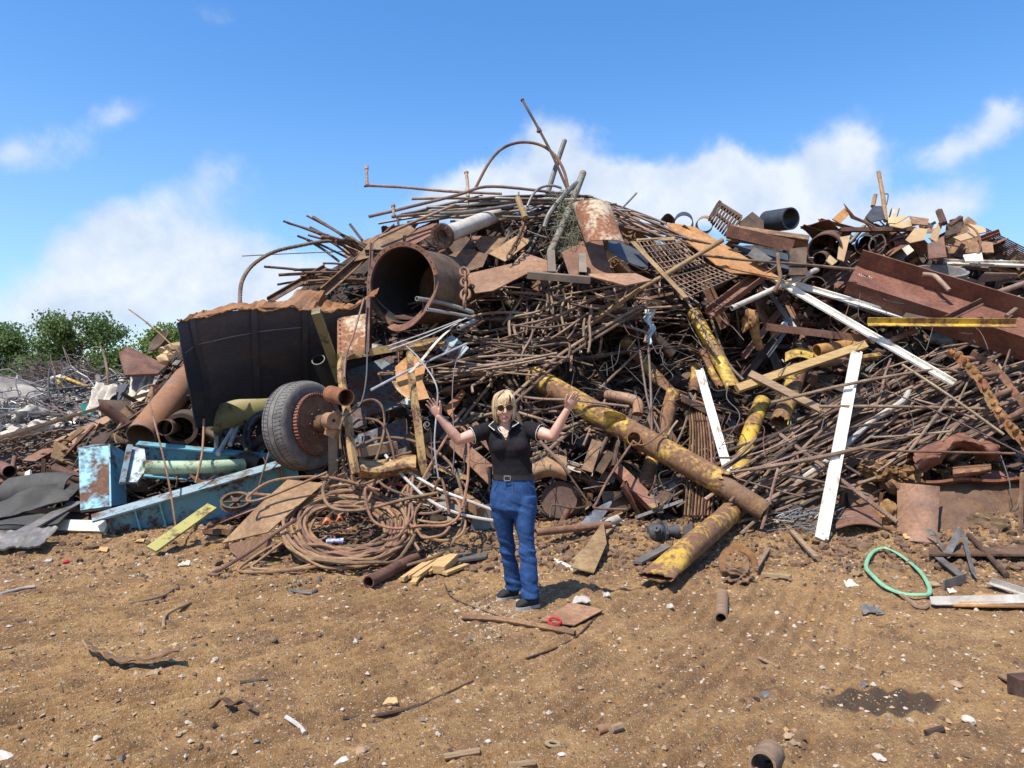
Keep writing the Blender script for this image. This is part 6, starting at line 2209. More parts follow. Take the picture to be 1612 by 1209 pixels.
# wire panel
rt = root('steel_grid', 'rusty steel grid panel below the ochre sheet', 'grid', S(1080, 420, -.9))
c = [S(1000, 378, -1.0), S(1056, 376, -.95), S(1158, 436, -1.05), S(1085, 466, -1.2)]
c = [S(1004, 380, -1.0), S(1066, 376, -.9), S(1160, 436, -1.05), S(1088, 466, -1.2)]
sag = lambda u, v: c[0].lerp(c[1], u).lerp(c[3].lerp(c[2], u), v) + V((0, -.02, -.10 * math.sin(PI * v)))
for i in range(11):
    mk('bar', MB().tube([sag(i / 10, j / 12) for j in range(13)], .009, 5), REBAR, rt)
for j in range(13):
    mk('cross_bar', MB().tube([sag(i / 8, j / 12) + V((0, -.006, .008)) for i in range(9)], .009, 5), REBAR, rt)
mk('edge_strip', MB().sheet(lambda u, v: S(1000 + 84 * v - 8 * u, 380 + 88 * v + 1 * u, -1.02 - .2 * v), 2, 14, .01), RUSTL, rt)
mk('edge_strip', MB().sheet(lambda u, v: S(1002 + 60 * u, 376 + 5 * v - 3 * u, -.98), 8, 2, .01), RUSTL, rt)
# slotted grille standing up
rt = root('slotted_grille', 'dark slotted grille standing on edge against the sky', 'grille', S(1140, 345))
c = [S(1120, 340, -.3), S(1132, 319, -.3), S(1168, 342, -.35), S(1150, 366, -.4)]
g_ = lambda u, v: c[0].lerp(c[1], v).lerp(c[3].lerp(c[2], v), u)
mk('frame', MB().sheet(lambda u, v: g_(u, .84 + .16 * v), 4, 2, .08), RUSTD, rt)
mk('side', MB().box(c[0], c[1], .05, .10, up=(0, -1, 0)), RUSTD, rt)
for k in range(9):
    mk('slat', MB().box(g_(k / 8, -.25), g_(k / 8, .9), .03, .09, up=(0, -1, .3)), RUSTD, rt)
mk('lower_rail', MB().box(g_(0, .3), g_(1, .3), .03, .06, up=(0, -1, .3)), RUSTD, rt)
plate('dark_hood', 'dark brown angled hood between the grille and the black pipe', 'hood', RUSTD, [(1162, 352, -.4), (1184, 334, -.3), (1202, 348, -.3), (1202, 362, -.4), (1176, 364, -.4)], .02)
pipe('black_pipe', 'short thick black pipe with rusty mouth on the right crest', 'pipe', BLACKP, [(1208, 349, -.02), (1245, 344, -.55)], .172, .02, seg=34)
pipe('dark_pipe', 'dark open pipe end peeking over the ochre sheet', 'pipe', BLACKP, [(1076, 354, -.15), (1076, 348, .6)], .155, .012, seg=30)
pipe('dark_pipe', 'thin rimmed pipe end between the ochre sheet and grille', 'pipe', RUSTL, [(1108, 356, -.1), (1110, 352, .5)], .135, .012, seg=28)
thing('torn_shell', 'dark torn shell on the crest left of the dark pipe end', 'sheet', MB().sheet(lambda u, v: S(1040 + u * 22, 346 - 10 * math.sin(u * 3) + v * 14, -.2 + .2 * v), 8, 5, .012), RUSTD, angle=60)
bar('wide_beam', 'brown I beam lying below the slotted grille', 'beam', RUST, (1146, 366, -.45), (1272, 384, -.7), I_(.20, .20, .014), (0, -.6, 1))
bar('wide_beam', 'longer brown channel in front of the I beam below the grille', 'beam', RUST, (1142, 372, -.65), (1246, 396, -.8), U_(.06, .17, .012), (0, -.2, 1))
plate('rust_plate', 'mottled brown plate standing at the right end of the I beam', 'plate', RUSTD, [(1243, 392, -.85), (1270, 390, -.85), (1268, 434, -.9), (1242, 434, -.9)], .03)
plate('blue_sheet', 'dark blue panel under the I beam', 'panel', plain('deep blue paint', (0.05, 0.07, 0.09), None, 5, .5), [(1152, 385, -.45), (1240, 398, -.5), (1242, 425, -.55), (1215, 418, -.55)], .02)
plate('glass_pane', 'scratched grey pane lying under the I beam', 'pane', GREYM, [(1176, 402, -.75), (1188, 389, -.7), (1216, 408, -.75), (1200, 416, -.8)], .012)
ribrod('rebar_rod', 'long ribbed bar lying level across the ochre sheet', 'rod', REBAR, [(1108, 402, -.9), (1180, 410, -.95), (1260, 416, -.95), (1345, 424, -.85)], .02)
m = MB().tube(path([(1224, 400, -1.0), (1226, 420, -1.05), (1228, 440, -1.0), (1218, 460, -.9)]), .028, 8)
thing('rusty_bracket', 'rusty bent bracket rod below the glass pane', 'bracket', m, RUST)
# big beam
bar('steel_beam', 'long heavy brown steel beam sloping down to the right edge', 'beam', RUSTR, (1342, 430, -.55), (1680, 536, -.85),
    [(-.26, -.02), (.24, -.02), (.24, -.34), (.262, -.34), (.262, .004), (-.238, .004), (-.238, .27), (-.26, .27)], (0, -.66, .75))
m = MB()
ax_, a_, b_ = frame(S(1680, 536, -.85) - S(1342, 430, -.55), (0, -.66, .75))
rnd = random.Random(8)
for k in range(9):
    p = S(1342, 430, -.55) + ax_ * (.08 + .022 * k) + b_ * .007 + a_ * rnd.uniform(.0, .03)
    m.tube([p, p + ax_ * rnd.uniform(-.01, .02) - a_ * rnd.uniform(.04, .07)], .0035, 4)
tag(mk('chalk_mark', m, CHALK), 'small faded pale chalk scrawl on the left end of the heavy beam', 'mark')
bar('box_beam', 'brown box beam climbing right behind the heavy beam', 'beam', RUST, (1285, 470, -.1), (1418, 372, .1), U_(.36, .12, .015), (0, -.75, .8))
bar('rim_angle', 'dark angle bar along the upper side of the climbing box beam', 'bar', RUSTD, (1292, 455, -.3), (1415, 366, -.1), L_(.06, .06, .01), (0, -.75, .8))
plate('dark_plate', 'dark square plate leaning under the heavy beam', 'plate', RUSTD, [(1418, 503, -.5), (1450, 462, -.45), (1492, 500, -.6), (1478, 506, -.6)], .02)
bar('angle_bar', 'brown angle bar leaning over the yellow angle', 'bar', RUST, (1486, 505, -.95), (1543, 477, -1.0), L_(.06, .08, .012), (0, -.6, 1))
# pipe ends on the crest
for lb, a, b, r, t, mt in (('wide arched pipe end below the right crest', (1298, 394, -.5), (1306, 386, .3), .25, .02, RUST), ('small pipe end inside the wide arched one', (1290, 408, -.7), (1300, 404, .0), .105, .012, RUST),
                           ('dark oval pipe end right of the cardboard wedge', (1362, 386, -.3), (1366, 380, .4), .15, .012, RUSTD), ('grey plastic pipe under the long white angle', (1283, 452, -.3), (1270, 450, .4), .16, .012, GREYM),
                           ('slate pipe mouth at the right edge below the rail', (1590, 470, .0), (1640, 465, .2), .26, .02, BLACKP)):
    pipe('pipe_end', lb, 'pipe', mt, [a, b], r, t, seg=32)
thing('round_tub', 'grey round tub lying tilted behind the heavy beam', 'tub', MB().lathe([(.02, -.20), (.33, -.20), (.375, .02), (.33, .02), (.29, -.17), (.02, -.17)], S(1480, 428, -.45), V((-.06, -.42, 1)), 36, closed=True), plain('grey tub', (0.22, 0.21, 0.2), (0.12, 0.115, 0.11), 8, .8, 0, .3))
rod('hook_bar', 'ribbed bar with bent end hooked over the heavy beam', 'rod', TUBER, [(1452, 432, -.85), (1470, 434, -.9), (1482, 444, -.95), (1494, 457, -.95)], .035, seg=10)
for k, (q, mt, lb) in enumerate((
        ([(1322, 374), (1338, 371), (1328, 412), (1318, 408)], CARD, 'tan board wedge between the pipe ends'),
        ([(1306, 402), (1318, 412), (1310, 418), (1300, 410)], CARD, 'small tan offcut left of the board wedge'),
        ([(1328, 320), (1345, 340), (1370, 352), (1384, 360), (1340, 344)], RUST, 'dark pointed sheet rising on the right crest'),
        ([(1310, 345), (1330, 327), (1336, 338), (1322, 352)], RUSTO, 'orange brown sheet behind the pointed one'),
        ([(1362, 342), (1375, 325), (1388, 325), (1394, 345), (1372, 350)], BLACKP, 'black crumpled sack at the foot of the upright tan rod'),
        ([(1398, 343), (1432, 340), (1412, 352), (1398, 352)], CARD, 'pale board pieces right of the upright rod'),
        ([(1400, 356), (1440, 344), (1452, 352), (1420, 360)], CARD, 'second pale board lying below the first'),
        ([(1432, 341), (1462, 345), (1460, 355), (1436, 353)], RUSTL, 'brown flat sheet at the crest right of the boards'),
        ([(1425, 378), (1440, 359), (1460, 361), (1455, 378), (1432, 383)], CARD, 'tan curved board leaning on the climbing box beam'),
        ([(1462, 375), (1478, 350), (1484, 352), (1474, 382)], CARD, 'narrow tan strip standing beside the dark stub'),
        ([(1520, 352), (1548, 358), (1552, 366), (1530, 370)], CARD, 'tan sheet on the crest near the right edge'),
        ([(1500, 374), (1532, 364), (1540, 372), (1512, 380)], CARD, 'curled tan sheet below the crest near the right edge'),
        ([(1522, 378), (1562, 382), (1564, 398), (1526, 398)], RUSTL, 'dusty brown plate near the right edge'),
        ([(1460, 385), (1485, 372), (1490, 405), (1462, 408)], RUST, 'long brown plate hanging below the narrow tan strip'),
        ([(1516, 402), (1545, 398), (1548, 412), (1520, 412)], PALEW, 'cream board above the pale rail'),
        ([(1490, 352), (1515, 350), (1512, 366), (1488, 372)], RUSTD, 'dark crumpled sheet beside the dark stub'))):
    thing('loose_sheet', lb, 'sheet', px_plate([(x, y, -.42 - (y - 340) * .004 + .05 * math.sin(k * 2 + i)) for i, (x, y) in enumerate(q)], .018), mt, 'loose sheets along the right crest', smooth=False)
rod('dark_stub', 'dark stub of bar standing on the crest near the right edge', 'bar', RUSTD, [(1478, 332, -.6), (1486, 352, -.6)], .055, seg=6)
rod('dark_stub', 'short dark bar pointing up right beside the dark stub', 'bar', RUSTD, [(1494, 356, -.5), (1512, 342, -.5)], .035, seg=6)
rod('hoop', 'thin round hoop standing between the pipe ends and the box beam', 'hoop', RUSTD, [(1375, 402, -.5), (1368, 388, -.5), (1375, 374, -.5), (1388, 370, -.5), (1394, 382, -.5), (1388, 396, -.5), (1375, 402, -.5)], .012)
rod('hoop', 'bent bar hooking down before the dusty brown plate', 'rod', RUST, [(1520, 352, -.7), (1535, 362, -.75), (1543, 378, -.75), (1541, 398, -.7), (1530, 401, -.65)], .016)
bar('crest_bar', 'level brown bar along the right crest', 'bar', RUST, (1322, 362, -.3), (1440, 361, -.4), [(-.05, -.03), (.05, -.03), (.05, .03), (-.05, .03)])
# mesh mat at the right edge
m = MB()
for k in range(8):
    m.tube(path([(1552, 360 + k * 3.2, -.1), (1580, 374 + k * 3, -.1), (1640, 404 + k * 3.4, -.1)]), .011, 5)
for k in range(9):
    m.tube([S(1556 + k * 9, 362 + k * 5, -.11), S(1553 + k * 9, 386 + k * 5, -.11)], .008, 4)
thing('mesh_mat', 'mat of welded bars sloping off at the right edge of the crest', 'mesh', m, RUSTD)
pipe('blue_tube', 'scuffed blue grey pipe end under the yellow angle', 'pipe', BLUEP, [(1466, 532, .1), (1512, 538, -.15)], .085, .012, seg=22)
for q, r, mt, lb in (([(1584, 498, -.9), (1620, 470, -.8)], .03, TUBER, 'pipe leaning up right at the right edge'), ([(1566, 462, -.6), (1630, 440, -.4)], .04, TUBER, 'dusty pipe rising to the right edge below the rail'),
                     ([(1518, 440, -.2), (1548, 450, -.3)], .05, RUSTL, 'tan pipe stub right of the round tub'),
                     ([(1395, 540, .1), (1440, 520, .1)], .045, RUSTL, 'rusty tan pipe below the pale blue beam'),
                     ([(1540, 520, -.2), (1612, 640, -.4), (1650, 700, -.5)], .018, TUBER, 'thin bar sloping beside the heavy drive chain')):
    rod('short_pipe', lb, 'pipe', mt, q, r, 'loose pipes at the right edge', seg=10)
m = MB()
for k in range(16):
    a = S(1536 + k * 3.4, 446 - k * .5, -.3 - .01 * k)
    b = S(1556 + k * 3.2, 430 + k * .5, -.5)
    m.tube(catmull([a, a.lerp(b, .5) + V((0, -.05, .06)), b], 4), .012, 5)
thing('spring_mat', 'fan of pale springs right of the round tub', 'springs', m, TUBER)
# ================================================================== bundles: every bar an object of its own


def inpoly(x, y, poly):
    r = False
    n = len(poly)
    for i in range(n):
        x0, y0 = poly[i]
        x1, y1 = poly[(i + 1) % n]
        if (y0 > y) != (y1 > y) and x < (x1 - x0) * (y - y0) / (y1 - y0) + x0:
            r = not r
    return r


def bundle(n, poly, ang, spread, L, r, o, mats, name, label, cat, group, seed, hook=0.0, wob=4.0, tuck=0.0, nogo=None, seg=6, hollow=False):
    rnd = random.Random(seed)
    xs = [p[0] for p in poly]
    ys = [p[1] for p in poly]
    k = 0
    tries = 0
    while k < n and tries < n * 60:
        tries += 1
        x = rnd.uniform(min(xs), max(xs))
        y = rnd.uniform(min(ys), max(ys))
        if not inpoly(x, y, poly):
            continue
        a = math.radians(rnd.gauss(ang, spread))
        l = rnd.uniform(*L) / 2
        dx, dy = math.cos(a) * l, -math.sin(a) * l
        oo = rnd.uniform(*o)
        w = rnd.uniform(-wob, wob)
        do = rnd.uniform(-.12, .12)
        sgn = rnd.choice((-1, 1))
        q = [(x - dx, y - dy, oo + do), (x - dx * .3 + w * .6, y - dy * .3 + w, oo - .04), (x + dx * .4 - w * .4, y + dy * .4 + w * .8, oo - .02), (x + dx, y + dy, oo - do)]
        if any(p[1] > 846 for p in q) or any(p[1] < sil(p[0]) - 12 for p in q):
            continue
        if rnd.random() < hook:
            hx, hy = rnd.uniform(-6, 14) * sgn, rnd.uniform(12, 34) * rnd.choice((1, 1, -1))
            e = q[-1] if sgn > 0 else q[0]
            h1 = (e[0] + dx * .06 * sgn + hx * .3, e[1] + hy * .25, e[2] - .02)
            h2 = (e[0] + hx * .5, e[1] + hy, e[2] - .04)
            q = q + [h1, h2] if sgn > 0 else [h2, h1] + q
        pts = path(q, 4)
        rr = rnd.uniform(*r)
        m = MB()
        if hollow and rnd.random() < .5:
            m.pipe(pts, rr * 1.25, rr * .3, 9)
        else:
            m.tube(pts, rr, seg)
        thing(name, label, cat, m, rnd.choice(mats), group)
        k += 1


# the nest of bent bars in the middle
bundle(88, [(700, 470), (790, 448), (930, 446), (1020, 452), (1030, 480), (980, 520), (900, 560), (800, 585), (700, 590), (690, 560)], 13, 13, (60, 210), (.009, .021), (-.85, -.15), [REBAR, REBAR, REBARD, TUBER],
       'rebar_rod', 'bent rusty reinforcing bar in the nest under the tan sheets', 'rod', 'bars of the nest under the tan sheets', 21, .55, 14)
bundle(26, [(760, 455), (960, 450), (940, 520), (800, 560)], 75, 24, (35, 95), (.012, .017), (-.95, -.5), [REBAR, TUBER],
       'rebar_rod', 'bent rusty reinforcing bar in the nest under the tan sheets', 'rod', 'bars of the nest under the tan sheets', 22, .6, 8)
bundle(20, [(660, 560), (830, 560), (840, 590), (650, 596)], 4, 5, (90, 190), (.012, .018), (-.9, -.3), [REBAR, TUBER],
       'rebar_rod', 'bent rusty reinforcing bar in the nest under the tan sheets', 'rod', 'bars of the nest under the tan sheets', 23, .3, 5)
# dim bars in the dark hollow
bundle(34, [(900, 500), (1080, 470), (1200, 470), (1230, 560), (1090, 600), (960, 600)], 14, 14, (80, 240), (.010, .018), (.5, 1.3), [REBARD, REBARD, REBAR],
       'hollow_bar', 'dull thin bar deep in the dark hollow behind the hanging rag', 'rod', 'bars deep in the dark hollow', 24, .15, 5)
# great bundle at the right
bundle(120, [(1180, 700), (1300, 640), (1430, 590), (1540, 575), (1612, 560), (1680, 640), (1560, 690), (1400, 735), (1290, 790), (1180, 830)], 25, 7, (110, 330), (.010, .026), (-.5, .2), [REBAR, REBAR, REBARD, TUBER],
       'bundle_rod', 'long rusty reinforcing bar in the bundle behind the tall white board', 'rod', 'bars of the bundle at the right', 25, .10, 8)
bundle(24, [(1200, 700), (1400, 600), (1600, 570), (1600, 660), (1330, 760), (1200, 800)], 25, 38, (70, 200), (.010, .018), (-.75, -.45), [REBAR, TUBER, REBARD],
       'bundle_rod', 'long rusty reinforcing bar in the bundle behind the tall white board', 'rod', 'bars of the bundle at the right', 26, .25, 5)
bundle(18, [(1480, 545), (1612, 520), (1700, 600), (1560, 640)], 17, 6, (90, 240), (.014, .022), (-.35, .2), [REBAR, TUBER],
       'bundle_rod', 'long rusty reinforcing bar in the bundle behind the tall white board', 'rod', 'bars of the bundle at the right', 27, .0, 4)
for q, r, mt, lb in (
        ([(1180, 740, -.75), (1300, 718, -.85), (1440, 685, -.6)], .026, REBAR, 'thick ribbed bar lying level across the foot of the right bundle'),
        ([(1290, 640, -.85), (1400, 640, -.8), (1560, 644, -.55)], .02, REBAR, 'long level bar crossing behind the heavy drive chain'),
        ([(1214, 634, -.9), (1330, 606, -.95), (1440, 586, -.8), (1490, 582, -.6), (1530, 592, -.55)], .02, REBAR, 'bar curving over the bundle below the long white angle'),
        ([(1420, 574, -.8), (1490, 620, -.8), (1580, 684, -.65)], .018, TUBER, 'bar sloping down right across the bundle'),
        ([(1430, 712, -.7), (1462, 670, -.8), (1492, 630, -.8)], .018, TUBER, 'pale bar standing steeply over the bundle'),
        ([(1322, 705, -.75), (1420, 710, -.8), (1598, 714, -.7)], .014, RUST, 'thin straight bar lying level over the curled red sheet'),
        ([(1392, 614, -.85), (1480, 650, -.85), (1612, 716, -.7)], .009, WIREB, 'thin wire sloping across the bundle to the right edge'),
        ([(1190, 690, -.6), (1160, 720, -.6), (1100, 760, -.4)], .02, REBAR, 'bar end pointing down left of the bundle')):
    ribrod('bundle_bar', lb, 'rod', mt, q, r)
rod('pale_tube', 'pale hose lying inside the right bundle', 'tube', PALEP, [(1250, 760, -.35), (1310, 720, -.55), (1370, 665, -.6), (1420, 632, -.6), (1430, 615, -.55)], .035, seg=9)
# top bundle of thin pipes
bundle(44, [(640, 345), (660, 318), (760, 300), (900, 306), (960, 330), (940, 350), (800, 345)], 3, 6, (90, 240), (.015, .024), (-.75, .1), [TUBER, REBAR, GREYM, RUSTD],
       'thin_pipe', 'thin weathered pipe in the bundle along the top of the heap', 'pipe', 'thin pipes along the top of the heap', 31, .1, 4, seg=8)
bundle(26, [(960, 325), (1010, 332), (1090, 380), (1060, 385), (980, 360)], -24, 6, (60, 150), (.015, .022), (-.6, .1), [TUBER, REBAR, RUST],
       'crest_bar', 'thin pipe sloping down right of the tank shell', 'pipe', 'thin pipes right of the tank shell', 32, .0, 3, seg=7)
bundle(36, [(770, 350), (880, 345), (870, 400), (800, 400)], 25, 38, (30, 100), (.012, .022), (-.5, .1), [REBARD, GREYM, RUSTD, REBAR],
       'tangle_rod', 'dark bent rod in the tangle left of the wire netting', 'rod', 'rods in the tangle below the crest', 33, .4, 8)
# splayed rods at the left shoulder
rnd = random.Random(41)
for k in range(34):
    u = rnd.random()
    bx, by = 560 - 20 * u + rnd.uniform(-20, 40), 385 + 62 * u + rnd.uniform(-5, 6)
    a = math.radians(158 - 2 * (u * 12) + rnd.uniform(-9, 9)) if u < .55 else math.radians(178 + rnd.uniform(-10, 10))
    L = rnd.uniform(45, 115)
    q = [(bx, by, -.55), (bx + math.cos(a) * L * .5, by - math.sin(a) * L * .5 - 2, -.75 + rnd.uniform(-.2, .2)), (bx + math.cos(a) * L, by - math.sin(a) * L, -.9 + rnd.uniform(-.25, .25))]
    thing('splayed_rod', 'rusty rod end splayed out to the left above the black bin', 'rod', MB().tube(path(q, 4), rnd.uniform(.016, .024), 6), rnd.choice((REBAR, RUST, REBARD)), 'rods splayed out above the black bin')
# short bars behind the woman
bundle(52, [(690, 610), (800, 600), (960, 640), (1000, 700), (960, 720), (860, 720), (720, 680)], 20, 55, (35, 120), (.013, .024), (-.45, .1), [REBAR, TUBER, RUSTD, REBARD],
       'short_bar', 'short rusty pipe in the tangle behind the woman\'s shoulders', 'pipe', 'short pipes behind the woman', 51, .1, 5, seg=8, hollow=True)
bundle(26, [(1000, 640), (1200, 640), (1200, 800), (1000, 780)], 35, 40, (40, 140), (.012, .02), (-.3, .1), [REBAR, RUSTD, REBARD],
       'cross_bar', 'rusty bar crossing behind the big yellow pipe', 'rod', 'bars behind the big yellow pipe', 52, .1, 5)
# bars over the left foot of the heap
bundle(30, [(120, 690), (240, 630), (300, 600), (280, 680), (180, 700)], 30, 9, (60, 180), (.012, .022), (.1, .7), [REBAR, RUSTD, REBARD],
       'left_bar', 'thin rusty bar in the stack left of the scorched pipe', 'rod', 'bars left of the scorched pipe', 53, .0, 3)

# ================================================================== offcuts that fill the heap


def fillers(n, region, seed, name, label, cat, group, kinds, mats, size=(.12, .45), o=(.0, .5), avoid=8):
    rnd = random.Random(seed)
    xs = [p[0] for p in region]
    ys = [p[1] for p in region]
    k = 0
    t = 0
    while k < n and t < n * 50:
        t += 1
        x, y = rnd.uniform(min(xs), max(xs)), rnd.uniform(min(ys), max(ys))
        if not inpoly(x, y, region) or y < sil(x) + avoid:
            continue
        c = S(x, y, rnd.uniform(*o))
        L = rnd.uniform(*size)
        a = V((rnd.uniform(-1, 1), rnd.uniform(-.4, .4), rnd.uniform(-.7, .8))).normalized()
        up = V((rnd.uniform(-.6, .6), rnd.uniform(-1, .1), rnd.uniform(.1, 1)))
        kd = rnd.choice(kinds)
        m = MB()
        mt = rnd.choice(mats)
        if kd == 'plate':
            _, s, u = frame(a, up)
            w = L * rnd.uniform(.35, .9)
            cc = [c - a * L * rnd.uniform(.7, 1) - s * w * rnd.uniform(.6, 1), c + a * L * rnd.uniform(.7, 1) - s * w * rnd.uniform(.4, 1), c + a * L * rnd.uniform(.6, 1) + s * w * rnd.uniform(.5, 1), c - a * L * rnd.uniform(.6, 1) + s * w * rnd.uniform(.3, 1)]
            m.sheet(quad(cc, 0, 0, rnd.choice((.0, .02, .06)) * L * 3, k, 2.5, rnd.uniform(-.12, .12) * L), 7, 5, .01)
        elif kd == 'angle':
            w = rnd.uniform(.03, .07)
            m.prof(c - a * L * 1.5, c + a * L * 1.5, L_(w, w, .008), up)
        elif kd == 'channel':
            m.prof(c - a * L * 1.3, c + a * L * 1.3, U_(rnd.uniform(.06, .14), rnd.uniform(.03, .06), .008), up)
        elif kd == 'beam':
            m.prof(c - a * L * 1.4, c + a * L * 1.4, I_(rnd.uniform(.08, .14), rnd.uniform(.1, .16), .01), up)
        elif kd == 'flat':
            m.box(c - a * L * 1.4, c + a * L * 1.4, rnd.uniform(.03, .08), .01, up, rnd.uniform(-.8, .8))
        elif kd == 'pipe':
            r = rnd.uniform(.03, .09)
            m.pipe([c - a * L, c + a * L], r, .008, 18, jag1=.03, seed=k)
        elif kd == 'ring':
            r = rnd.uniform(.06, .13)
            m.pipe([c, c + a * .05], r, .012, 20)
        elif kd == 'square':
            sqtube(m, c - a * L, c + a * L, rnd.uniform(.05, .09), .006, up)
        elif kd == 'hoop':
            _, s, u = frame(a)
            r = rnd.uniform(.08, .2)
            m.tube([c + s * r * math.cos(j * .4) + u * r * math.sin(j * .4) + a * .01 * j for j in range(rnd.randint(9, 16))], rnd.uniform(.006, .012), 5)
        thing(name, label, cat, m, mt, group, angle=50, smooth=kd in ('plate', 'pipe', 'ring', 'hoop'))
        k += 1


RM = [RUST, RUST, RUSTD, RUSTR, RUSTL, REBARD]
fillers(105, [(1000, 362), (1612, 355), (1700, 470), (1700, 560), (1400, 545), (1120, 480), (1010, 440)], 61, 'crest_offcut', 'rusty steel offcut packed into the right crest', 'offcut', 'offcuts along the right crest',
        ['plate', 'plate', 'plate', 'angle', 'pipe', 'ring', 'channel', 'flat', 'beam'], RM + [GREYM], (.12, .4), (-.1, .55), 10)
fillers(70, [(1280, 352), (1400, 344), (1500, 350), (1570, 372), (1660, 425), (1660, 470), (1500, 410), (1290, 395)], 71, 'ridge_offcut', 'jumbled offcut forming the ridge line at the right', 'offcut', 'offcuts of the right ridge line',
        ['plate', 'plate', 'plate', 'angle', 'pipe', 'channel', 'flat'], RM + [RUSTL, RUSTD, GREYM], (.12, .34), (-.15, .35), -4)
fillers(60, [(560, 375), (700, 350), (980, 350), (1010, 440), (720, 440), (590, 440)], 62, 'crown_offcut', 'rusty steel offcut packed below the pipes on the crest', 'offcut', 'offcuts below the crest pipes',
        ['plate', 'plate', 'plate', 'angle', 'flat', 'pipe', 'hoop'], RM, (.12, .38), (-.2, .4), 14)
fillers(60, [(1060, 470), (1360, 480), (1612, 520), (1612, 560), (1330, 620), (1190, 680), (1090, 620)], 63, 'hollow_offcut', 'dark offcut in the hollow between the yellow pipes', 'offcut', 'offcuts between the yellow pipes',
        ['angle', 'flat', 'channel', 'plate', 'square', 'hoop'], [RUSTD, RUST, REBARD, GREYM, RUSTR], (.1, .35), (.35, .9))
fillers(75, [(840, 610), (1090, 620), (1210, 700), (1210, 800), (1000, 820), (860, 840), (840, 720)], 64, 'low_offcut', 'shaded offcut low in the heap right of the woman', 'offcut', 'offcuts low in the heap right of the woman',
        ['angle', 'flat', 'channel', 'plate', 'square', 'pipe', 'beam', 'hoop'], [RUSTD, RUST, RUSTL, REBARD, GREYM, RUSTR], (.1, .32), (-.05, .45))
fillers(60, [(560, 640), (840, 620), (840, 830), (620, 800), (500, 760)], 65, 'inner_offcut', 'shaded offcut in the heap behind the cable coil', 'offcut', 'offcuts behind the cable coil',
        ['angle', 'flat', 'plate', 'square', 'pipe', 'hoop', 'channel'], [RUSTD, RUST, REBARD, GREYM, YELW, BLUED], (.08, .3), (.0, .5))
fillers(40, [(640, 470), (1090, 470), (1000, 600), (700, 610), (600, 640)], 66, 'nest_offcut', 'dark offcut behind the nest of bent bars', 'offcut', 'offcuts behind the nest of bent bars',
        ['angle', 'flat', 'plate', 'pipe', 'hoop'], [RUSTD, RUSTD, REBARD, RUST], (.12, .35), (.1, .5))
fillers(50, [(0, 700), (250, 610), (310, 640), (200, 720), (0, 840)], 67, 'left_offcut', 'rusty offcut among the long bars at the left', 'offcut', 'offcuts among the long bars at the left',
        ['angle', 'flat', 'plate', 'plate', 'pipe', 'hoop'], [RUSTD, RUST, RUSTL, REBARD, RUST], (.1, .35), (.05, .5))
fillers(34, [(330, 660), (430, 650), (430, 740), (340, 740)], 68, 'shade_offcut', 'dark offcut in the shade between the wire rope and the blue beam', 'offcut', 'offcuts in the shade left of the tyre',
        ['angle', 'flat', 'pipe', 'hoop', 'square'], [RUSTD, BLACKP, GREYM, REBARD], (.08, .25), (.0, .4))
fillers(46, [(1180, 740), (1420, 720), (1612, 700), (1612, 760), (1400, 830), (1200, 846)], 69, 'foot_offcut', 'rusty offcut at the foot of the right bundle', 'offcut', 'offcuts at the foot of the right bundle',
        ['angle', 'flat', 'plate', 'plate', 'pipe', 'hoop'], [RUSTD, RUST, RUSTR, REBARD, ROT], (.1, .3), (-.05, .4))
# thin wires straggling over everything
rnd = random.Random(77)
for k in range(70):
    x = rnd.choice((rnd.uniform(560, 1100), rnd.uniform(1100, 1600), rnd.uniform(600, 1000)))
    y = rnd.uniform(sil(x) + 15, 760)
    q = [(x, y, -.6)]
    for j in range(rnd.randint(3, 6)):
        x += rnd.gauss(0, 22)
        y = max(sil(x) + 4, min(800, y + rnd.gauss(10, 20)))
        q.append((x, y, -.6 + rnd.uniform(-.25, .25)))
    thing('loose_wire', 'thin bent wire straggling over the face of the heap', 'wire', MB().tube(path(q, 5), rnd.uniform(.004, .007), 4), rnd.choice((WIREB, WIREB, GREYM, WIRED, RUST)), 'thin wires over the heap')
m = MB()
for k in range(26):
    c = S(1270 + rnd.gauss(0, 22), 826 + rnd.gauss(0, 10), -.45)
    m.tube(catmull([c + V((rnd.gauss(0, .12), rnd.gauss(0, .08), abs(rnd.gauss(0, .08)))) for _ in range(5)], 4), .004, 4)
thing('wire_tangle', 'tangle of pale thin wire at the foot of the tall white board', 'wire', m, WIREP)
# ================================================================== things lying on the dirt
# grit: too many to count
rnd = random.Random(90)


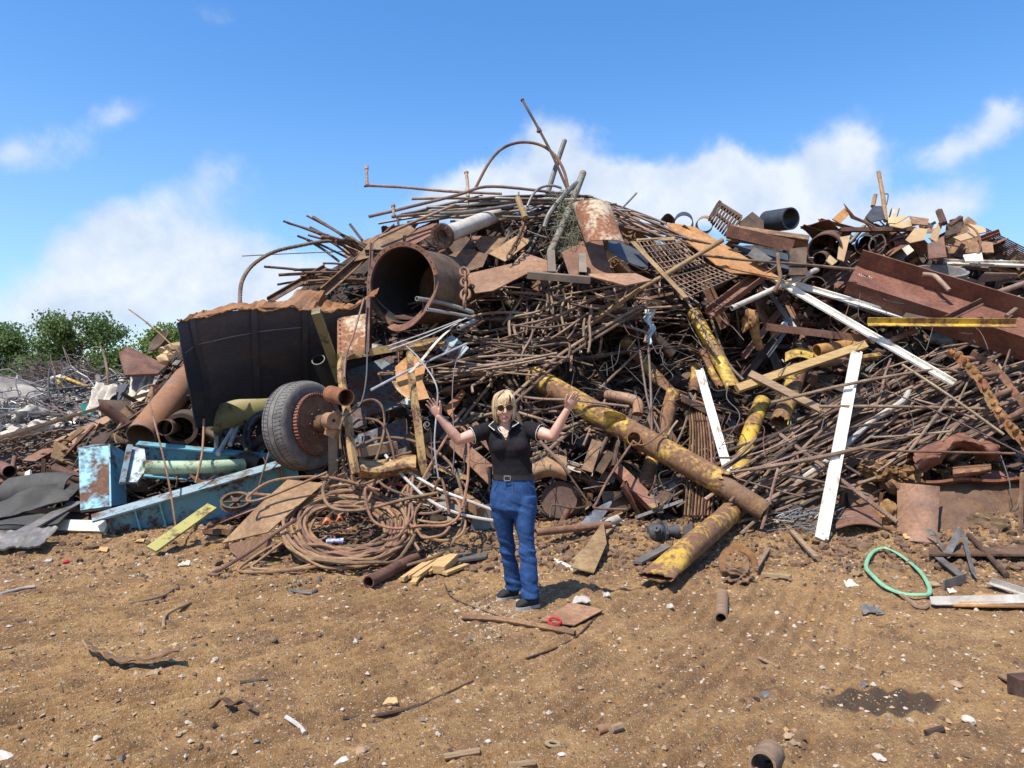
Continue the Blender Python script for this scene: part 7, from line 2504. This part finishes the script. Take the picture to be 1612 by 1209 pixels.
def build_grit():
    mb = MB()
    mats = [STONE, STONET, SOIL, RUSTD, WOOD, GREYM]

    def chip(x, y, s, mi):
        z = float(gz(x, y))
        a = rnd.uniform(0, 6.28)
        ca, sa = math.cos(a) * s, math.sin(a) * s
        k = rnd.uniform(.35, .9)
        h = s * rnd.uniform(.3, .9)
        c = V((x, y, z))
        vs = [c + V((ca, sa, 0)), c + V((-sa * k, ca * k, s * .15)), c + V((-ca * rnd.uniform(.5, 1), -sa, s * .1)), c + V((sa * k, -ca * k, 0)), c + V((ca * .2, sa * .2, h)), c + V((-ca * .35, -sa * .3, h * .8))]
        mb.cur = mi
        mb.add(vs, [(0, 1, 4), (1, 5, 4), (1, 2, 5), (2, 3, 5), (3, 4, 5), (3, 0, 4)])
    for k in range(32000):
        d = 3.1 + 6.0 * rnd.random() ** .8
        x = rnd.uniform(-.75, .75) * d
        s = .003 + .004 * rnd.random() + (.022 * rnd.random() ** 3 if rnd.random() < .4 else 0)
        chip(x, d, s, rnd.choices((0, 1, 2, 3, 4, 5), (.18, .36, .26, .08, .09, .03))[0])
    # denser rubble toward the heap's foot
    for k in range(8500):
        d = 6.4 + 2.4 * rnd.random() ** .7
        x = rnd.uniform(-.75, .75) * d
        s = .006 + .03 * rnd.random() ** 3
        chip(x, d, s, rnd.choices((0, 1, 2, 3, 4, 5), (.10, .25, .42, .12, .08, .03))[0])
    # white crumbs in front of the woman
    c = G(765, 965)
    for k in range(500):
        x, y = c.x + rnd.gauss(0, .16), c.y + rnd.gauss(0, .28)
        chip(x, y, .004 + .01 * rnd.random() ** 2, 0)
    tag(mk('gravel', mb, mats, smooth=False), 'pebbles, chips and crumbs strewn over the dirt', 'gravel', kind='stuff')
    mb = MB()
    for k in range(2400):
        d = 7.0 + 1.7 * rnd.random()
        x = rnd.uniform(-.3, .75) * d if k % 4 else rnd.uniform(-.75, .75) * d
        s = .012 + .05 * rnd.random() ** 2.5
        z = float(gz(x, d))
        mb.blob((x, d, z + s * .2), s, k, (1, .9, .7), 1, .5)
    tag(mk('dirt_clods', mb, [SOIL], smooth=False), 'clods of loose dirt banked along the foot of the heap', 'clods', kind='stuff')


build_grit()

# single stones
for x, y, s, mt, lb in ((338, 1037, .045, STONE, 'largest white stone, left of centre on the dirt'), (345, 1064, .03, STONE, 'pair of pale stones below the largest white one'), (4, 1190, .10, STONE, 'flat cream stone cut by the lower left corner'),
                        (283, 932, .03, STONE, 'small round pale stone near the coil\'s loose end'), (276, 1008, .04, STONET, 'tan stone left of the largest white one'), (536, 1196, .045, STONE, 'pale stone at the bottom edge left of centre'),
                        (153, 1157, .035, STONE, 'white stone low on the left'), (342, 858, .10, STONE, 'big pale rock beside the bent hook of bar'), (285, 1153, .04, STONET, 'brownish stone right of the low white one'),
                        (886, 1180, .03, STONE, 'flat white stone near the bottom centre'), (768, 1161, .025, STONE, 'tiny white stone near the bottom centre'), (1243, 1148, .06, STONET, 'pale stone in front of the oil patch\'s left end'),
                        (1386, 1190, .045, STONE, 'white stone at the bottom below the oil patch'), (1526, 1137, .05, STONE, 'white flake right of the oil patch'), (1505, 1080, .05, STONET, 'grey tan stone right behind the oil patch'),
                        (1223, 959, .035, STONE, 'white stone right of the tan pipe stub'), (1207, 1085, .045, GREYM, 'grey stone left of the oil patch'), (1190, 1092, .035, RUSTD, 'black stone beside the grey one'),
                        (1360, 1072, .04, GREYM, 'flat grey stone just behind the oil patch'), (430, 1003, .05, SOIL, 'dark clod in front of the cable coil'), (572, 1176, .05, STONET, 'tan stone left of bottom centre'),
                        (1212, 893, .09, ROT, 'ochre lump behind the half buried ring'), (1350, 912, .10, RUSTL, 'tan stone inside the green hose ring'), (1470, 925, .09, STONET, 'tan rock right of the green hose ring')):
    thing('stone', lb, 'stone', MB().blob(G(x, y, s * .1), s * .62, x + y, (1.2, .85, .5), 2, .55), mt, 'stones on the dirt', smooth=False)
# strips and scraps of metal on the open ground
thing('leaf_spring', 'long curved rusty strip lying on the dirt at the left', 'strip', MB().sheet(lambda u, v: G(130 + u * 152, 1022 + 24 * math.sin(min(1, u * 1.9) * PI * .5) * (1 - .35 * u) + 9 * v, .035 + .05 * (abs(u - .45) * 2) ** 2) + V((0, 0, .02 * v)), 26, 3, .012), RUST, angle=60)
thing('bark_piece', 'short dark curved piece casting a shadow at the lower left', 'piece', MB().sheet(lambda u, v: G(330 + u * 78, 1110 + 9 * u * u + 5 * v * math.sin(u * PI), .012 + .035 * math.sin(u * PI)) + V((0, 0, .012 * v)), 16, 6, .01), RUSTD, angle=60)
for pts, r, mt, lb in (
        ([(728, 971), (800, 978), (905, 994)], .022, RUST, 'rusty straight rod on the dirt in front of the woman'),
        ([(948, 958), (920, 985), (905, 998), (870, 1015), (828, 1034)], .008, RUSTD, 'thin dark wire bending right of the straight rusty rod'),
        ([(540, 1125), (600, 1120), (664, 1104)], .012, RUSTD, 'dark bent rod lying low left of centre'),
        ([(540, 1132), (610, 1124), (660, 1108), (745, 1068)], .006, RUSTD, 'thin wire trailing right from the dark bent rod'),
        ([(205, 950), (260, 935), (280, 918)], .008, WIRED, 'thin dark wire near the coil\'s loose end'),
        ([(258, 985), (262, 966), (300, 950)], .012, WOODG, 'pale bent twig below the coil\'s loose end'),
        ([(378, 1068), (420, 1064)], .010, RUSTD, 'short dark twig below the largest white stone'),
        ([(450, 1130), (470, 1137), (480, 1146)], .012, PALEP, 'short pale bent rod right of the dark curved piece'),
        ([(700, 915), (715, 940), (790, 970)], .006, RUSTD, 'thin wire in front of the split timber'),
        ([(455, 925), (490, 930), (500, 918), (503, 908)], .016, GREYM, 'dull bent strip in front of the cable coil'),
        ([(700, 1189), (755, 1185)], .016, WOODG, 'small round stick near the left bottom edge'),
        ([(800, 1206), (842, 1201)], .016, WOODG, 'small round stick at the bottom centre'),
        ([(1195, 1032), (1226, 1046)], .012, WOODG, 'thin curved stick left above the oil patch'),
        ([(1185, 1180), (1192, 1215)], .010, WOODG, 'thin twig at the bottom edge right of centre'),
        ([(1458, 1152), (1484, 1148)], .018, RUSTD, 'short dark pipe right below the oil patch'),
        ([(962, 1152), (978, 1145)], .02, WOODG, 'short brown stick right of bottom centre'),
        ([(0, 934), (35, 925), (55, 922)], .012, PALEP, 'whitish strip on the dirt at the left edge'),
        ([(0, 974), (40, 974)], .014, RUSTD, 'dark stick lying at the left edge'),
        ([(1405, 932), (1445, 960), (1460, 958)], .02, WOODG, 'grey ragged scrap under the green hose ring')):
    rod('ground_rod', lb, 'rod', mt, [G(x, y, r * .8) for x, y in pts], r, 'thin pieces on the open ground')
for (x0, y0), (x1, y1), r, t, mt, lb in (((1135, 972), (1137, 940), .05, .0, WOODG, 'tan pipe stub on the dirt in front of the flattened yellow pipe'), ((1200, 1215), (1214, 1186), .06, .0, WOODG, 'tan round stub at the bottom edge right of centre'),
                                         ((940, 1146), (962, 1140), .025, .0, RUSTL, 'small brown stub right of bottom centre')):
    pipe('stub', lb, 'stub', mt, [G(x0, y0, r * .6), G(x1, y1, r * .6)], r, .012, seg=18)
pipe('pipe_length', 'rusty half pipe lying on the dirt between the coil and the split timber', 'pipe', RUST, [G(580, 922, .05), G(655, 886, .06)], .055, .01, seg=18)
# split timber
m = MB()
for k in range(13):
    a = G(636 + k * 4 + rnd.uniform(-8, 8), 914 - k * 1.5 + rnd.uniform(-4, 8), .02 + .012 * (k % 3))
    b = G(700 + rnd.uniform(-20, 14), 884 + k * .5 + rnd.uniform(-4, 6), .05 + .02 * (k % 3))
    m.box(a, b, rnd.uniform(.03, .07), rnd.uniform(.02, .04), (0, 0, 1), rnd.uniform(-.4, .4))
m.box(G(690, 902, .05), G(712, 888, .08), .12, .07)
thing('split_timber', 'splintered pale timber end on the dirt left of the woman', 'timber', m, WOOD, smooth=False)
for x0, y0, x1, y1, w, mt, lb in ((636, 884, 666, 872, .05, WOOD, 'thin wood splinter behind the split timber'), (905, 890, 965, 858, .07, WOODG, 'brown flat lath right of the woman\'s shins'), (1003, 895, 1050, 876, .10, GREYM, 'grey slab on the dirt above the flattened yellow pipe'),
                                  (700, 905, 735, 893, .06, WOOD, 'small wood block right of the split timber'), (1100, 815, 1128, 838, .05, WOOD, 'yellow lath leaning under the ribbed grate'), (1230, 850, 1285, 893, .05, WOODG, 'pale bent lath right of the half buried ring'),
                                  (1200, 910, 1245, 918, .05, STONET, 'pale stick beside the half buried ring'), (1210, 880, 1190, 905, .04, WOODG, 'short split stick behind the half buried ring'), (1195, 825, 1230, 848, .06, WOODG, 'grey lath under the inner pipe end')):
    thing('wood_scrap', lb, 'wood', MB().box(G(x0, y0, .04), G(x1, y1, .05), w, .025), mt, 'wood scraps along the foot of the heap', smooth=False)
plate('ground_plate', 'flat brown plate on the dirt right of the woman\'s shins', 'plate', RUSTL, [G(898, 904, .05), G(950, 862, .14), G(955, 880, .10), G(935, 910, .04)], .012)
plate('ground_plate', 'tan flat scrap in front of the woman\'s right shoe', 'plate', RUSTL, [G(848, 975, .02), G(900, 952, .03), G(950, 962, .03), G(905, 985, .02)], .008)
plate('ground_plate', 'red brown sheet lying at the right edge behind the grey strip', 'plate', RUSTO, [G(1500, 962, .03), G(1540, 944, .03), G(1690, 950, .03), G(1690, 968, .03)], .01)
plate('ground_plate', 'pinkish flat piece at the right edge of the dirt', 'plate', RUSTL, [G(1570, 1070, .02), G(1612, 1060, .02), G(1640, 1080, .03), G(1605, 1090, .02)], .012)
thing('dark_block', 'dark block at the right edge below the pinkish piece', 'block', MB().box(G(1597, 1096, .05), G(1650, 1092, .05), .10, .10), RUSTD, smooth=False)
# red cap ring, washer, half-buried ring
c = G(873, 980, .03)
thing('red_ring', 'small red plastic ring on the dirt in front of the woman', 'ring', MB().tube([c + V((.045 * math.cos(k * PI / 12), .045 * math.sin(k * PI / 12), .01 + .012 * math.sin(k * PI / 12))) for k in range(24)], .009, 6, closed=True), REDP)
thing('red_scrap', 'tiny red scrap on the dirt at the left below the white plank', 'scrap', MB().blob(G(103, 886, .02), .035, 4, (1.2, .8, .5), 2, .5), REDP)
thing('washer', 'flat pale washer on the dirt right of bottom centre', 'washer', MB().ring(G(871, 1167, .012), V((.1, .1, 1)), .022, .042, .006, 22), STONET)
c = G(1164, 905, .03)
rt = root('buried_ring', 'rusty flat ring half buried upright in a dirt lump', 'ring', c)
mk('ring', MB().ring(c + V((0, .03, .03)), V((.05, -.9, .35)), .125, .185, .02, 36), RUSTO, rt)
thing('dirt_lump', 'large dark dirt lump inside the half buried ring', 'clod', MB().blob(G(1168, 917, .05), .13, 9, (1.2, .8, .75), 4, .45), SOIL)
# green hose
q = [(1364, 905), (1366, 893), (1376, 882), (1392, 879), (1412, 884), (1436, 896), (1452, 915), (1463, 935), (1462, 945), (1450, 947), (1420, 943), (1392, 932), (1374, 920)]
thing('green_hose', 'pale green flat hose lying in a ring on the dirt at the right', 'hose', MB().tube(catmull([G(x, y, .04) for x, y in q], 5, True), .019, 8, closed=True, flat=.6), GREENH)
# grey bent strips right
m = MB()
q = [G(1464, 876, .10), G(1478, 880, .12), G(1492, 892, .05), G(1505, 886, .12), G(1518, 879, .16), G(1528, 896, .10), G(1538, 917, .03)]
m.sheet(lambda u, v: (lambda w: w + V((.01 * v, .10 * v, .05 * v)))(catmull(q, 4)[int(u * 24)]), 24, 3, .01)
thing('bent_strip', 'grey metal strip bent in a zigzag right of the green hose', 'strip', m, GREYM, angle=40)
thing('bent_strip', 'short brown strip standing on the dirt below the zigzag strip', 'strip', MB().box(G(1486, 932, .04), G(1520, 920, .05), .012, .08), GREYM, smooth=False)
thing('bent_strip', 'straight grey strip sloping from the zigzag strip', 'strip', MB().box(G(1478, 893, .06), G(1518, 918, .04), .07, .012), GREYM, smooth=False)
rt = root('angle_strip', 'long pale angled strip lying on the dirt at the right edge', 'strip', G(1560, 955))
mk('long_leg', MB().prof(G(1465, 957, .02), G(1700, 957, .03), L_(.07, .06, .008), (0, .2, 1)), PALEP, rt, smooth=False)
mk('short_leg', MB().prof(G(1562, 924, .03), G(1622, 953, .05), L_(.06, .05, .008), (0, .2, 1)), PALEP, rt, smooth=False)
rod('ground_bar', 'dark bar lying at an angle before the mud crusted box', 'bar', RUSTD, [G(1525, 870, .05), G(1585, 910, .04)], .025)
# foil, rags, foam scraps
for x, y, s, mt, lb in ((1340, 924, .10, PALEW, 'cream folded scrap left of the green hose ring'), (1370, 966, .12, GREYM, 'grey ragged scrap of foil at the right'), (1385, 967, .06, GREYM, 'grey cube like scrap beside the ragged foil'), (1500, 935, .07, PALEW, 'cream square scrap below the zigzag strip'),
                        (1545, 945, .08, STONET, 'flat tan chip right of the cream square'), (1055, 955, .05, STONE, 'small perforated white scrap at the flattened pipe end'), (915, 948, .12, PALEP, 'twisted pale strip right of the woman\'s shoes'),
                        (955, 940, .05, PALEP, 'small white scrap right of the twisted strip'), (310, 867, .06, STONET, 'tan chip under the yellow green board'), (290, 892, .08, STONE, 'flat white chip right of the yellow green board'),
                        (160, 876, .09, WOOD, 'tan wood chip left of the yellow green board'), (220, 868, .07, WOOD, 'small tan chip beside the blue girder'), (75, 884, .06, PALEP, 'white sliver below the white plank'),
                        (615, 1108, .06, WOOD, 'tan flake above the dark bent rod'), (1470, 866, .10, ROT, 'ochre crumbling lump before the curved standing plate'), (1500, 868, .11, ROT, 'second ochre lump before the mud crusted box'),
                        (1432, 868, .12, WOOD, 'splintered tan board end behind the green hose'), (1405, 860, .10, ROT, 'orange flake pile left of the curved standing plate'), (240, 1058, .05, STONET, 'tan leaf shaped flake left of the largest white stone')):
    thing('scrap_flake', lb, 'scrap', MB().sheet(lambda u, v: G(x, y, .012) + V(((u - .5) * s * (1.3 - .5 * v), (v - .5) * s * .9 + .3 * s * u, .25 * s * v + s * .45 * float(fbm(u * 3, v * 3, int(x) % 50)))), 8, 6, .008), mt, 'flat scraps on the dirt', angle=50)
